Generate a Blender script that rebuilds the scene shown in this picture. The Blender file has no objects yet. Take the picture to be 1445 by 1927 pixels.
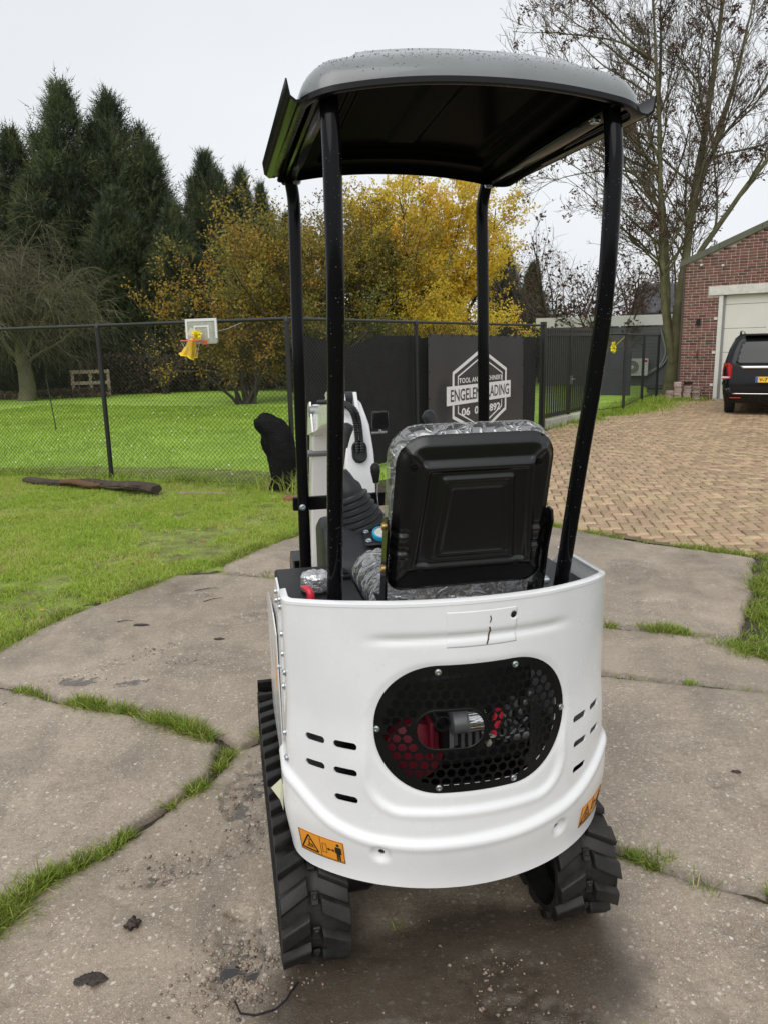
import bpy, bmesh, math, random
import numpy as np
from mathutils import Vector, Matrix
from mathutils.geometry import delaunay_2d_cdt

sc = bpy.context.scene
col = sc.collection
R_ = math.radians
# ------------------------------------------------------------------ camera
H = 1.69
pitch, roll = R_(12.124), R_(-1.25)
f_ = Vector((0, math.cos(pitch), -math.sin(pitch)))
u0 = Vector((0, math.sin(pitch), math.cos(pitch)))
r0 = Vector((1, 0, 0))
right = math.cos(roll) * r0 + math.sin(roll) * u0
up = -math.sin(roll) * r0 + math.cos(roll) * u0
cd = bpy.data.cameras.new('camera')
cd.sensor_fit = 'HORIZONTAL'; cd.sensor_width = 36.0; cd.lens = 36.0 * 1450 / 1445
cd.clip_start = 0.05; cd.clip_end = 3000
cam = bpy.data.objects.new('camera', cd); col.objects.link(cam)
mw = Matrix((right, up, -f_)).transposed().to_4x4()
mw.translation = (0, 0, H)
cam.matrix_world = mw
sc.camera = cam
# ------------------------------------------------------------------ sky, sun, exposure
SUN_EL, SUN_AZ = R_(48), R_(196)      # soft overcast light from behind the viewer (azimuth clockwise from +Y)
world = bpy.data.worlds.new('World'); sc.world = world; world.use_nodes = True
wn = world.node_tree; wn.nodes.clear()
sky = wn.nodes.new('ShaderNodeTexSky'); sky.sky_type = 'NISHITA'; sky.sun_disc = False
sky.sun_elevation = SUN_EL; sky.sun_rotation = SUN_AZ; sky.dust_density = 4.0; sky.air_density = 1.0
hs = wn.nodes.new('ShaderNodeHueSaturation'); hs.inputs['Saturation'].default_value = 0.12
mixw = wn.nodes.new('ShaderNodeMix'); mixw.data_type = 'RGBA'
mixw.inputs[0].default_value = 0.82
mixw.inputs[7].default_value = (7.7, 7.95, 8.25, 1)     # even cloud deck
# uneven cloud deck: very soft brightness changes
tcw = wn.nodes.new('ShaderNodeTexCoord'); nzw = wn.nodes.new('ShaderNodeTexNoise')
nzw.inputs['Scale'].default_value = 1.3; nzw.inputs['Detail'].default_value = 4; nzw.inputs['Roughness'].default_value = 0.45
mpw = wn.nodes.new('ShaderNodeMapping'); mpw.inputs['Scale'].default_value = (1, 1, 2.2)
rmp = wn.nodes.new('ShaderNodeMapRange'); rmp.inputs[1].default_value = 0.3; rmp.inputs[2].default_value = 0.7
rmp.inputs[3].default_value = 0.93; rmp.inputs[4].default_value = 1.05
mulw = wn.nodes.new('ShaderNodeVectorMath'); mulw.operation = 'SCALE'
bg = wn.nodes.new('ShaderNodeBackground'); bg.inputs['Strength'].default_value = 0.1
wo = wn.nodes.new('ShaderNodeOutputWorld')
L = wn.links.new
L(sky.outputs[0], hs.inputs['Color']); L(hs.outputs[0], mixw.inputs[6])
L(tcw.outputs['Generated'], mpw.inputs[0]); L(mpw.outputs[0], nzw.inputs['Vector']); L(nzw.outputs[0], rmp.inputs[0])
L(mixw.outputs[2], mulw.inputs[0]); L(rmp.outputs[0], mulw.inputs['Scale'])
L(mulw.outputs[0], bg.inputs['Color']); L(bg.outputs[0], wo.inputs['Surface'])
sd = bpy.data.lights.new('sun', 'SUN'); sd.energy = 1.25; sd.angle = R_(60); sd.color = (1.0, 0.97, 0.93)
sun = bpy.data.objects.new('sun', sd); col.objects.link(sun)
sdir = Vector((math.sin(SUN_AZ) * math.cos(SUN_EL), math.cos(SUN_AZ) * math.cos(SUN_EL), math.sin(SUN_EL)))
sun.rotation_euler = sdir.to_track_quat('Z', 'Y').to_euler()
sun.location = (0, -5, 20)
vs = sc.view_settings
vs.view_transform = 'Standard'; vs.look = 'None'; vs.gamma = 1.0; vs.use_curve_mapping = False
vs.exposure = 0.27
sc.cycles.use_denoising = True
sc.cycles.max_bounces = 6; sc.cycles.transparent_max_bounces = 12

# ================================================================== helpers
rnd = random.Random(7)
rng = np.random.default_rng(11)

def hash2(ix, iy, seed):
    h = (ix.astype(np.int64) * 374761393 + iy.astype(np.int64) * 668265263 + seed * 982451653) & 0xffffffff
    h = ((h ^ (h >> 13)) * 1274126177) & 0xffffffff
    h = (h ^ (h >> 16)) & 0xffffffff
    return h.astype(np.float64) / 0xffffffff

def vnoise(x, y, seed=0):
    ix, iy = np.floor(x), np.floor(y); fx, fy = x - ix, y - iy
    fx = fx * fx * (3 - 2 * fx); fy = fy * fy * (3 - 2 * fy)
    a = hash2(ix, iy, seed); b = hash2(ix + 1, iy, seed); c = hash2(ix, iy + 1, seed); d = hash2(ix + 1, iy + 1, seed)
    return (a * (1 - fx) + b * fx) * (1 - fy) + (c * (1 - fx) + d * fx) * fy

def fbm(x, y, seed=0, octv=4):
    x = np.asarray(x, float); y = np.asarray(y, float)
    s = 0; a = 0.5; t = 0
    for o in range(octv):
        s = s + a * vnoise(x * 2 ** o, y * 2 ** o, seed + o * 17); t += a; a *= 0.5
    return s / t

def sst(a, b, x):
    t = np.clip((x - a) / (b - a), 0, 1); return t * t * (3 - 2 * t)

def sdpoly(px, py, poly):
    """signed distance, positive inside"""
    poly = np.asarray(poly, float); n = len(poly)
    d = np.full(px.shape, 1e9); ins = np.zeros(px.shape, bool)
    for i in range(n):
        a = poly[i]; b = poly[(i + 1) % n]
        ex, ey = b - a; wx, wy = px - a[0], py - a[1]
        t = np.clip((wx * ex + wy * ey) / (ex * ex + ey * ey + 1e-18), 0, 1)
        d = np.minimum(d, (wx - ex * t) ** 2 + (wy - ey * t) ** 2)
        c = ((a[1] <= py) != (b[1] <= py))
        with np.errstate(divide='ignore', invalid='ignore'):
            xi = a[0] + (py - a[1]) * ex / (ey if abs(ey) > 1e-15 else 1e-15)
        ins ^= (c & (px < xi))
    d = np.sqrt(d)
    return np.where(ins, d, -d)

def setp(o, label=None, cat=None, group=None, kind=None):
    if label: o['label'] = label
    if cat: o['category'] = cat
    if group: o['group'] = group
    if kind: o['kind'] = kind
    return o

def thing(name, label, cat, loc=(0, 0, 0), rz=0.0, group=None):
    o = bpy.data.objects.new(name, None); col.objects.link(o)
    o.location = loc; o.rotation_euler = (0, 0, rz); o.empty_display_size = 0.1
    return setp(o, label, cat, group)

def link(name, me, mat=None, parent=None):
    o = bpy.data.objects.new(name, me); col.objects.link(o)
    if mat is not None and len(me.materials) == 0: me.materials.append(mat)
    if parent is not None: o.parent = parent
    return o

def npmesh(name, V, F, tint=None, smooth=False):
    V = np.asarray(V, np.float32); F = np.asarray(F, np.int32)
    me = bpy.data.meshes.new(name); k = F.shape[1]
    me.vertices.add(len(V)); me.vertices.foreach_set('co', V.ravel())
    me.loops.add(F.size); me.loops.foreach_set('vertex_index', F.ravel())
    me.polygons.add(len(F)); me.polygons.foreach_set('loop_start', np.arange(0, F.size, k, dtype=np.int32))
    me.polygons.foreach_set('loop_total', np.full(len(F), k, np.int32))
    if smooth: me.polygons.foreach_set('use_smooth', np.ones(len(F), bool))
    me.update(calc_edges=True)
    if tint is not None:
        for nm, arr in (tint.items() if isinstance(tint, dict) else {'tint': tint}.items()):
            at = me.attributes.new(nm, 'FLOAT', 'POINT'); at.data.foreach_set('value', np.asarray(arr, np.float32))
    return me

class MB:
    """collects shapes and links them as ONE mesh object"""
    def __init__(s): s.v = []; s.f = []
    def add(s, V, F):
        b = len(s.v); s.v += [tuple(map(float, p)) for p in V]; s.f += [tuple(b + i for i in f) for f in F]; return s
    def box(s, c, size, rot=None, bev=0.0, seg=1):
        bm = bmesh.new(); bmesh.ops.create_cube(bm, size=1.0)
        bmesh.ops.scale(bm, vec=Vector(size), verts=bm.verts)
        if bev > 0: bmesh.ops.bevel(bm, geom=list(bm.edges), offset=bev, segments=seg, affect='EDGES', profile=0.5)
        m = Matrix.Translation(Vector(c)) @ (rot.to_4x4() if rot is not None else Matrix.Identity(4))
        bm.transform(m); bm.verts.index_update()
        s.add([v.co for v in bm.verts], [[v.index for v in f.verts] for f in bm.faces]); bm.free(); return s
    def tube(s, pts, r, n=10, cap=True):
        pts = [Vector(p) for p in pts]; rs = r if hasattr(r, '__len__') else [r] * len(pts)
        prev = None; rings = []
        for i, p in enumerate(pts):
            t = (pts[min(i + 1, len(pts) - 1)] - pts[max(i - 1, 0)]).normalized()
            if prev is None: a = t.orthogonal().normalized()
            else: a = (prev - t * prev.dot(t)); a = a.normalized() if a.length > 1e-6 else t.orthogonal().normalized()
            prev = a; b = t.cross(a)
            rings.append([p + (a * math.cos(k * 2 * math.pi / n) + b * math.sin(k * 2 * math.pi / n)) * rs[i] for k in range(n)])
        V = [v for rr in rings for v in rr]; F = []
        for i in range(len(pts) - 1):
            for k in range(n): F.append((i * n + k, i * n + (k + 1) % n, (i + 1) * n + (k + 1) % n, (i + 1) * n + k))
        if cap: F.append(tuple(range(n))[::-1]); F.append(tuple((len(pts) - 1) * n + k for k in range(n)))
        return s.add(V, F)
    def lathe(s, prof, c=(0, 0, 0), axis='Z', n=20, rot=None):
        V = []; F = []
        for (r, h) in prof:
            for k in range(n):
                a = k * 2 * math.pi / n; x, y = r * math.cos(a), r * math.sin(a)
                V.append(Vector((x, y, h)) if axis == 'Z' else (Vector((h, x, y)) if axis == 'X' else Vector((y, h, x))))
        for i in range(len(prof) - 1):
            for k in range(n): F.append((i * n + k, i * n + (k + 1) % n, (i + 1) * n + (k + 1) % n, (i + 1) * n + k))
        F.append(tuple(range(n))[::-1]); F.append(tuple((len(prof) - 1) * n + k for k in range(n)))
        V = [(rot @ v if rot is not None else v) + Vector(c) for v in V]
        return s.add(V, F)
    def prism(s, poly, fn, t0, t1):
        """poly in 2-D, fn(u,v,t) -> 3-D, extruded from t0 to t1"""
        n = len(poly)
        V = [fn(u, v, t0) for u, v in poly] + [fn(u, v, t1) for u, v in poly]
        F = [tuple(range(n))[::-1], tuple(range(n, 2 * n))] + [(i, (i + 1) % n, n + (i + 1) % n, n + i) for i in range(n)]
        return s.add(V, F)
    def mesh(s, name, smooth=None):
        me = bpy.data.meshes.new(name); me.from_pydata(s.v, [], s.f); me.update()
        bm = bmesh.new(); bm.from_mesh(me); bmesh.ops.recalc_face_normals(bm, faces=bm.faces); bm.to_mesh(me); bm.free()
        if smooth is not None:
            me.polygons.foreach_set('use_smooth', np.ones(len(me.polygons), bool)); me.set_sharp_from_angle(angle=R_(smooth))
        return me
    def build(s, name, mat, parent=None, smooth=None):
        return link(name, s.mesh(name, smooth), mat, parent)

def copy_tree(o, parent=None):
    c = o.copy(); col.objects.link(c); c.parent = parent
    for ch in list(o.children): copy_tree(ch, c)
    return c

def rrect(hw, hh, r, n=8, cx=0, cy=0, rt=None):
    """rounded rectangle; rt = radius of the top corners"""
    rt = r if rt is None else rt; P = []
    for (sx, sy, a0, rr) in ((1, 1, 0, rt), (-1, 1, 90, rt), (-1, -1, 180, r), (1, -1, 270, r)):
        for k in range(n + 1):
            a = R_(a0 + 90 * k / n); P.append((cx + sx * (hw - rr) + rr * math.cos(a), cy + sy * (hh - rr) + rr * math.sin(a)))
    return P

def resample(poly, step, closed=True):
    P = [np.array(p, float) for p in poly]; out = []
    m = len(P) if closed else len(P) - 1
    for i in range(m):
        a, b = P[i], P[(i + 1) % len(P)]; L_ = np.linalg.norm(b - a); k = max(1, int(math.ceil(L_ / step)))
        for j in range(k): out.append(a + (b - a) * j / k)
    if not closed: out.append(P[-1])
    # drop doubles
    res = [out[0]]
    for p in out[1:]:
        if np.linalg.norm(p - res[-1]) > step * 0.02: res.append(p)
    if closed and np.linalg.norm(res[0] - res[-1]) < step * 0.02: res.pop()
    return np.array(res)

def relief(outline, holes, step, mapf, thick=0.0, rings=(), hstep=None, pts_extra=None):
    """thin formed sheet: flat outline with holes -> triangulated -> mapped to 3-D by mapf(u,v) -> thickness. returns V,F"""
    hstep = hstep or step
    loops = [resample(outline, step)] + [resample(h, hstep) for h in holes]
    allb = np.concatenate(loops)
    mn, mx = loops[0].min(0), loops[0].max(0)
    gx, gy = np.meshgrid(np.arange(mn[0], mx[0], step), np.arange(mn[1], mx[1], step * 0.866))
    gx = gx + (np.arange(gx.shape[0])[:, None] % 2) * step * 0.5
    G = np.stack([gx.ravel(), gy.ravel()], 1)
    ex = []
    for e in rings:
        P = loops[0]; t = np.roll(P, -1, 0) - np.roll(P, 1, 0); t /= (np.linalg.norm(t, axis=1)[:, None] + 1e-12)
        area = 0.5 * np.sum(P[:, 0] * np.roll(P[:, 1], -1) - P[:, 1] * np.roll(P[:, 0], -1))
        nrm = np.stack([-t[:, 1], t[:, 0]], 1) * (1 if area > 0 else -1)
        ex.append(P + nrm * e)
    so = sdpoly(G[:, 0], G[:, 1], loops[0]); lim = (max(rings) + step * 0.5) if len(rings) else step * 0.45
    keep = so > lim
    for h, lp in zip(holes, loops[1:]): keep &= sdpoly(G[:, 0], G[:, 1], lp) < -min(step, hstep) * 0.5
    G = G[keep]
    parts = [allb] + ex + [G]
    if pts_extra is not None: parts.append(pts_extra)
    P = np.concatenate(parts)
    edges = []; b = 0
    for lp in loops:
        n = len(lp); edges += [(b + i, b + (i + 1) % n) for i in range(n)]; b += n
    vo, eo, fo, _, _, _ = delaunay_2d_cdt([Vector(p) for p in P], edges, [], 0, 1e-7)
    vo = np.array([(v.x, v.y) for v in vo]); F = np.array([f for f in fo if len(f) == 3], int)
    cen = vo[F].mean(1)
    ok = sdpoly(cen[:, 0], cen[:, 1], loops[0]) > 0
    for lp in loops[1:]: ok &= sdpoly(cen[:, 0], cen[:, 1], lp) < 0
    F = F[ok]
    used = np.unique(F); remap = -np.ones(len(vo), int); remap[used] = np.arange(len(used)); vo = vo[used]; F = remap[F]
    e = 1e-4
    V = mapf(vo[:, 0], vo[:, 1])
    if thick:
        du = mapf(vo[:, 0] + e, vo[:, 1]) - mapf(vo[:, 0] - e, vo[:, 1]); dv = mapf(vo[:, 0], vo[:, 1] + e) - mapf(vo[:, 0], vo[:, 1] - e)
        N = np.cross(du, dv); N /= (np.linalg.norm(N, axis=1)[:, None] + 1e-12)
        n = len(V); V = np.concatenate([V, V - N * thick])
        cnt = {}
        for t in F:
            for a, b2 in ((t[0], t[1]), (t[1], t[2]), (t[2], t[0])):
                cnt[(a, b2)] = cnt.get((a, b2), 0) + 1
        rim = [(a, b2) for (a, b2) in cnt if (b2, a) not in cnt]
        RF = []
        for a, b2 in rim: RF += [(b2, a, a + n), (b2, a + n, b2 + n)]
        F = np.concatenate([F, F[:, ::-1] + n, np.array(RF, int)])
    return V, F

def sheet(name, mat, parent, *a, sharp=38, **k):
    V, F = relief(*a, **k); me = npmesh(name, V, F, smooth=True); me.set_sharp_from_angle(angle=R_(sharp))
    return link(name, me, mat, parent)

def bolt_mesh(r=0.008, h=0.006):
    m = MB(); m.lathe([(r * 1.25, 0), (r * 1.25, h * 0.25), (r * 0.98, h * 0.3), (r * 0.98, h * 0.9), (r * 0.8, h), (r * 0.45, h), (r * 0.4, h * 0.6)], n=12)
    return m.mesh('bolt', 35)
def orient(o, p, n):
    o.location = p; o.rotation_mode = 'QUATERNION'; o.rotation_quaternion = Vector(n).to_track_quat('Z', 'Y')

# ---------------------------------------------------------------- materials
def M(name, c, rough=0.5, metal=0.0, var=0.0, vs_=4.0, bump=0.0, bs=60.0, coat=0.0, spec=0.5, rvar=0.0, c2=None, det=5, dist=0.02, tint=None, alpha=1.0, ior=1.5):
    m = bpy.data.materials.new(name); m.use_nodes = True; nt = m.node_tree; b = nt.nodes['Principled BSDF']
    b.inputs['Base Color'].default_value = (*c, 1); b.inputs['Roughness'].default_value = rough; b.inputs['Metallic'].default_value = metal
    b.inputs['Specular IOR Level'].default_value = spec; b.inputs['Coat Weight'].default_value = coat; b.inputs['Coat Roughness'].default_value = 0.08
    b.inputs['Alpha'].default_value = alpha; b.inputs['IOR'].default_value = ior
    tc = nt.nodes.new('ShaderNodeTexCoord'); K = nt.links.new
    src = None
    if var > 0 or c2 is not None or rvar > 0:
        nz = nt.nodes.new('ShaderNodeTexNoise'); nz.inputs['Scale'].default_value = vs_; nz.inputs['Detail'].default_value = det; nz.inputs['Roughness'].default_value = 0.6
        K(tc.outputs['Object'], nz.inputs['Vector'])
        rp = nt.nodes.new('ShaderNodeMapRange'); rp.inputs[1].default_value = 0.3; rp.inputs[2].default_value = 0.7; K(nz.outputs[0], rp.inputs[0])
        mx = nt.nodes.new('ShaderNodeMix'); mx.data_type = 'RGBA'
        ca = tuple(x * (1 - var) for x in c); cb = c2 if c2 is not None else tuple(min(1, x * (1 + var)) for x in c)
        mx.inputs[6].default_value = (*ca, 1); mx.inputs[7].default_value = (*cb, 1)
        K(rp.outputs[0], mx.inputs[0]); src = mx.outputs[2]
        if rvar > 0:
            r2 = nt.nodes.new('ShaderNodeMapRange'); r2.inputs[1].default_value = 0.3; r2.inputs[2].default_value = 0.7
            r2.inputs[3].default_value = max(0.02, rough - rvar); r2.inputs[4].default_value = min(1, rough + rvar)
            K(nz.outputs[0], r2.inputs[0]); K(r2.outputs[0], b.inputs['Roughness'])
    if tint is not None:      # list of colours chosen by the per-point value 'tint'
        at = nt.nodes.new('ShaderNodeAttribute'); at.attribute_name = 'tint'
        cr = nt.nodes.new('ShaderNodeValToRGB'); cr.color_ramp.interpolation = 'LINEAR'
        for i, tcol in enumerate(tint):
            e = cr.color_ramp.elements[i] if i < 2 else cr.color_ramp.elements.new(1.0)
            e.position = i / max(1, len(tint) - 1); e.color = (*tcol, 1)
        K(at.outputs['Fac'], cr.inputs[0]); src = cr.outputs[0]
    if src is not None: K(src, b.inputs['Base Color'])
    if bump > 0:
        n2 = nt.nodes.new('ShaderNodeTexNoise'); n2.inputs['Scale'].default_value = bs; n2.inputs['Detail'].default_value = 5
        K(tc.outputs['Object'], n2.inputs['Vector'])
        bp = nt.nodes.new('ShaderNodeBump'); bp.inputs['Strength'].default_value = bump; bp.inputs['Distance'].default_value = dist
        K(n2.outputs[0], bp.inputs['Height']); K(bp.outputs[0], b.inputs['Normal'])
    return m

def leafmat(name, tints, trans=0.35, rough=0.55):
    m = M(name, tints[0], rough, tint=tints); nt = m.node_tree; b = nt.nodes['Principled BSDF']; K = nt.links.new
    tr = nt.nodes.new('ShaderNodeBsdfTranslucent'); mx = nt.nodes.new('ShaderNodeMixShader'); mx.inputs[0].default_value = trans
    K(b.inputs['Base Color'].links[0].from_socket, tr.inputs[0])
    K(b.outputs[0], mx.inputs[1]); K(tr.outputs[0], mx.inputs[2]); K(mx.outputs[0], nt.nodes['Material Output'].inputs[0])
    return m

white_paint = M('white paint', (0.815, 0.815, 0.82), 0.25, var=0.055, vs_=3.5, coat=0.5, rvar=0.09, det=9, bump=0.02, bs=250, dist=0.002)
black_gloss = M('black gloss paint', (0.005, 0.005, 0.006), 0.11, spec=0.16, bump=0.02, bs=120, dist=0.001, rvar=0.03, var=0.1, vs_=30)
black_satin = M('black satin steel', (0.006, 0.006, 0.0065), 0.30, spec=0.30, var=0.2, vs_=12, rvar=0.07, bump=0.03, bs=300, dist=0.001)
black_plastic = M('black moulded plastic', (0.014, 0.014, 0.015), 0.45, spec=0.3, var=0.15, vs_=18, bump=0.12, bs=700, dist=0.001)
grey_plastic = M('dark grey plastic', (0.030, 0.032, 0.036), 0.48, spec=0.35, var=0.12, vs_=18, bump=0.1, bs=600, dist=0.001)
rubber = M('track rubber', (0.011, 0.011, 0.012), 0.48, spec=0.28, var=0.35, vs_=14, rvar=0.14, bump=0.25, bs=140, dist=0.003, c2=(0.032, 0.029, 0.026))
zinc = M('zinc plated bolt', (0.62, 0.66, 0.70), 0.3, metal=1.0)
gold_zinc = M('yellow zinc bolt', (0.62, 0.42, 0.16), 0.35, metal=1.0)
chrome = M('chrome', (0.82, 0.82, 0.84), 0.14, metal=1.0)
steel_grey = M('grey cast metal', (0.22, 0.22, 0.23), 0.42, metal=0.6, bump=0.1, bs=200, dist=0.001)
foil = M('crumpled silver foil', (0.72, 0.72, 0.73), 0.28, metal=0.85, bump=0.8, bs=70, dist=0.01)
red_paint = M('engine red paint', (0.19, 0.007, 0.022), 0.5)
red_plastic = M('red plastic', (0.62, 0.025, 0.05), 0.35)
blue_plastic = M('bright blue plastic ring', (0.02, 0.33, 0.55), 0.3)
roof_mat = M('dark grey glossy roof', (0.185, 0.195, 0.20), 0.30, coat=0.5, var=0.08, vs_=8, rvar=0.08, bump=0.03, bs=90, dist=0.002)
orange_sticker = M('orange sticker', (0.86, 0.33, 0.02), 0.38, coat=0.3)
black_print = M('black print', (0.012, 0.012, 0.012), 0.5)
rust = M('rust brown scratch', (0.10, 0.03, 0.012), 0.8)
cream_paper = M('peeled cream backing paper', (0.62, 0.62, 0.45), 0.7)
hose_mat = M('black spiral hose guard', (0.014, 0.014, 0.015), 0.45)

# ================================================================== GROUND AND PAVING
def slab_material():
    m = bpy.data.materials.new('weathered wet concrete'); m.use_nodes = True; nt = m.node_tree; b = nt.nodes['Principled BSDF']; K = nt.links.new
    N = nt.nodes.new; tc = N('ShaderNodeTexCoord'); gm = N('ShaderNodeNewGeometry')
    def noise(scale, det=5, rough=0.6):
        n = N('ShaderNodeTexNoise'); n.inputs['Scale'].default_value = scale; n.inputs['Detail'].default_value = det; n.inputs['Roughness'].default_value = rough
        K(tc.outputs['Object'], n.inputs['Vector']); return n.outputs[0]
    def rng_(s, a, b_, c=0.0, d=1.0):
        r = N('ShaderNodeMapRange'); r.inputs[1].default_value = a; r.inputs[2].default_value = b_; r.inputs[3].default_value = c; r.inputs[4].default_value = d
        K(s, r.inputs[0]); return r.outputs[0]
    def mix(fac, a, b_):
        x = N('ShaderNodeMix'); x.data_type = 'RGBA'
        if hasattr(fac, 'links'): K(fac, x.inputs[0])
        else: x.inputs[0].default_value = fac
        for i, q in ((6, a), (7, b_)):
            if isinstance(q, tuple): x.inputs[i].default_value = (*q, 1)
            else: K(q, x.inputs[i])
        return x.outputs[2]
    def mathn(op, a, b_):
        x = N('ShaderNodeMath'); x.operation = op
        for i, q in ((0, a), (1, b_)):
            if isinstance(q, (int, float)): x.inputs[i].default_value = q
            else: K(q, x.inputs[i])
        return x.outputs[0]
    big = noise(0.9, 5); mid = noise(5, 6); fine = noise(60, 4); grit = noise(240, 3)
    c = mix(rng_(big, 0.35, 0.65), (0.285, 0.230, 0.170), (0.415, 0.345, 0.265))
    c = mix(rng_(mid, 0.40, 0.68, 0, 0.6), c, (0.225, 0.172, 0.122))
    c = mix(rng_(fine, 0.42, 0.66, 0, 0.55), c, (0.150, 0.113, 0.080))
    c = mix(rng_(grit, 0.52, 0.66, 0, 0.7), c, (0.54, 0.455, 0.36))
    stain = N('ShaderNodeTexNoise'); stain.inputs['Scale'].default_value = 2.3; stain.inputs['Detail'].default_value = 8; stain.inputs['Roughness'].default_value = 0.7; stain.inputs['Distortion'].default_value = 0.8
    smap = N('ShaderNodeMapping'); smap.inputs['Scale'].default_value = (1.0, 0.55, 1.0); smap.inputs['Rotation'].default_value = (0, 0, 0.5); K(tc.outputs['Object'], smap.inputs[0]); K(smap.outputs[0], stain.inputs['Vector'])
    c = mix(rng_(stain.outputs[0], 0.48, 0.66, 0, 0.58), c, (0.140, 0.112, 0.084))
    c = mix(rng_(stain.outputs[0], 0.46, 0.30, 0, 0.40), c, (0.46, 0.37, 0.28))
    # exposed small aggregate: pale and pinkish stones where the skin has worn away
    worn = N('ShaderNodeAttribute'); worn.attribute_name = 'worn'
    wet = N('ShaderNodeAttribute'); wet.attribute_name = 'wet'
    dst = N('ShaderNodeTexNoise'); dst.inputs['Scale'].default_value = 40; K(tc.outputs['Object'], dst.inputs['Vector'])
    wv = N('ShaderNodeMix'); wv.data_type = 'VECTOR'; wv.inputs[0].default_value = 0.02; K(tc.outputs['Object'], wv.inputs[4]); K(dst.outputs['Color'], wv.inputs[5])
    isst = None
    for (scale, base_, gain, bright) in ((62, 0.993, 0.12, 1.0), (115, 0.985, 0.17, 0.95), (230, 0.965, 0.26, 0.9)):
        vo = N('ShaderNodeTexVoronoi'); vo.inputs['Scale'].default_value = scale; vo.inputs['Randomness'].default_value = 1; K(wv.outputs[1], vo.inputs['Vector'])
        sep = N('ShaderNodeSeparateColor'); K(vo.outputs['Color'], sep.inputs[0])
        thr = mathn('SUBTRACT', base_, mathn('MULTIPLY', worn.outputs['Fac'], gain)); thr = mathn('SUBTRACT', thr, mathn('MULTIPLY', rng_(mid, 0.4, 0.7), 0.04))
        k = mathn('MULTIPLY', mathn('GREATER_THAN', sep.outputs[0], thr), rng_(vo.outputs['Distance'], 0.22, 0.50, 1, 0))
        stone = mix(sep.outputs[1], (0.54 * bright, 0.47 * bright, 0.38 * bright), mix(rng_(sep.outputs[2], 0.3, 1.0), (0.68 * bright, 0.64 * bright, 0.57 * bright), (0.42 * bright, 0.27 * bright, 0.20 * bright)))
        c = mix(k, c, stone)
        isst = k if isst is None else mathn('MAXIMUM', isst, k)
    c = mix(mathn('MULTIPLY', wet.outputs['Fac'], 0.86), c, (0.040, 0.030, 0.022))  # darkens damp concrete; round the machine it also paints in its shadow
    K(c, b.inputs['Base Color'])
    ro = rng_(mid, 0.35, 0.65, 0.52, 0.30)
    ro = mathn('SUBTRACT', ro, mathn('MULTIPLY', wet.outputs['Fac'], 0.12))
    K(ro, b.inputs['Roughness'])
    h = mathn('ADD', mathn('MULTIPLY', fine, 0.5), mathn('ADD', mathn('MULTIPLY', grit, 0.25), mathn('MULTIPLY', isst, 0.22)))
    bp = N('ShaderNodeBump'); bp.inputs['Strength'].default_value = 0.55; bp.inputs['Distance'].default_value = 0.006
    K(h, bp.inputs['Height']); K(bp.outputs[0], b.inputs['Normal'])
    return m
slab_mat = slab_material()
soil_mat = M('dark moist soil', (0.050, 0.036, 0.024), 0.8, var=0.5, vs_=9, bump=0.9, bs=45, dist=0.03, c2=(0.075, 0.062, 0.034))
lawn_mat = M('lawn thatch and soil', (0.15, 0.125, 0.045), 0.8, var=0.3, vs_=5, bump=0.9, bs=40, dist=0.03, c2=(0.27, 0.36, 0.06))
field_mat = M('mown field', (0.23, 0.385, 0.038), 0.8, var=0.15, vs_=0.9, bump=0.6, bs=20, dist=0.05, c2=(0.35, 0.54, 0.060), det=9)
far_mat = M('far ground', (0.055, 0.075, 0.022), 0.9, var=0.3, vs_=0.2, c2=(0.10, 0.12, 0.035))
water_mat = bpy.data.materials.new('rain water'); water_mat.use_nodes = True; _t = water_mat.node_tree; _t.nodes.clear()
_o = _t.nodes.new('ShaderNodeOutputMaterial'); _m = _t.nodes.new('ShaderNodeMixShader'); _f = _t.nodes.new('ShaderNodeFresnel'); _f.inputs[0].default_value = 1.7; _a = _t.nodes.new('ShaderNodeBsdfTransparent'); _a.inputs[0].default_value = (0.93, 0.91, 0.88, 1); _g = _t.nodes.new('ShaderNodeBsdfGlossy'); _g.inputs['Roughness'].default_value = 0.03
_t.links.new(_f.outputs[0], _m.inputs[0]); _t.links.new(_a.outputs[0], _m.inputs[1]); _t.links.new(_g.outputs[0], _m.inputs[2]); _t.links.new(_m.outputs[0], _o.inputs[0])

def grid_field(name, x0, x1, y0, y1, step, zf, mat, kind='structure'):
    nx = int((x1 - x0) / step) + 1; ny = int((y1 - y0) / step) + 1
    X, Y = np.meshgrid(np.linspace(x0, x1, nx), np.linspace(y0, y1, ny))
    V = np.stack([X, Y, zf(X, Y)], -1).reshape(-1, 3)
    i = np.arange(nx * ny).reshape(ny, nx)
    F = np.stack([i[:-1, :-1], i[:-1, 1:], i[1:, 1:], i[1:, :-1]], -1).reshape(-1, 4)
    o = link(name, npmesh(name, V, F, smooth=True), mat); o['kind'] = kind
    return o
me = npmesh('ground', [(-900, -500, -0.12), (900, -500, -0.12), (900, 1500, -0.12), (-900, 1500, -0.12)], [(0, 1, 2, 3)])
link('ground', me, far_mat)['kind'] = 'structure'
def soil_z(X, Y): return -0.026 + 0.016 * (fbm(X * 3, Y * 3, 3) - 0.5) + 0.01 * (fbm(X * 18, Y * 18, 9) - 0.5)
grid_field('soil', -4.2, 7.0, 0.2, 9.6, 0.05, soil_z, soil_mat)
FA = np.array([-1.08, 9.2]); FL = np.array([-0.931, 0.364]); FR = np.array([0.558, 0.830])   # fence corner and the two fence directions
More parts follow.
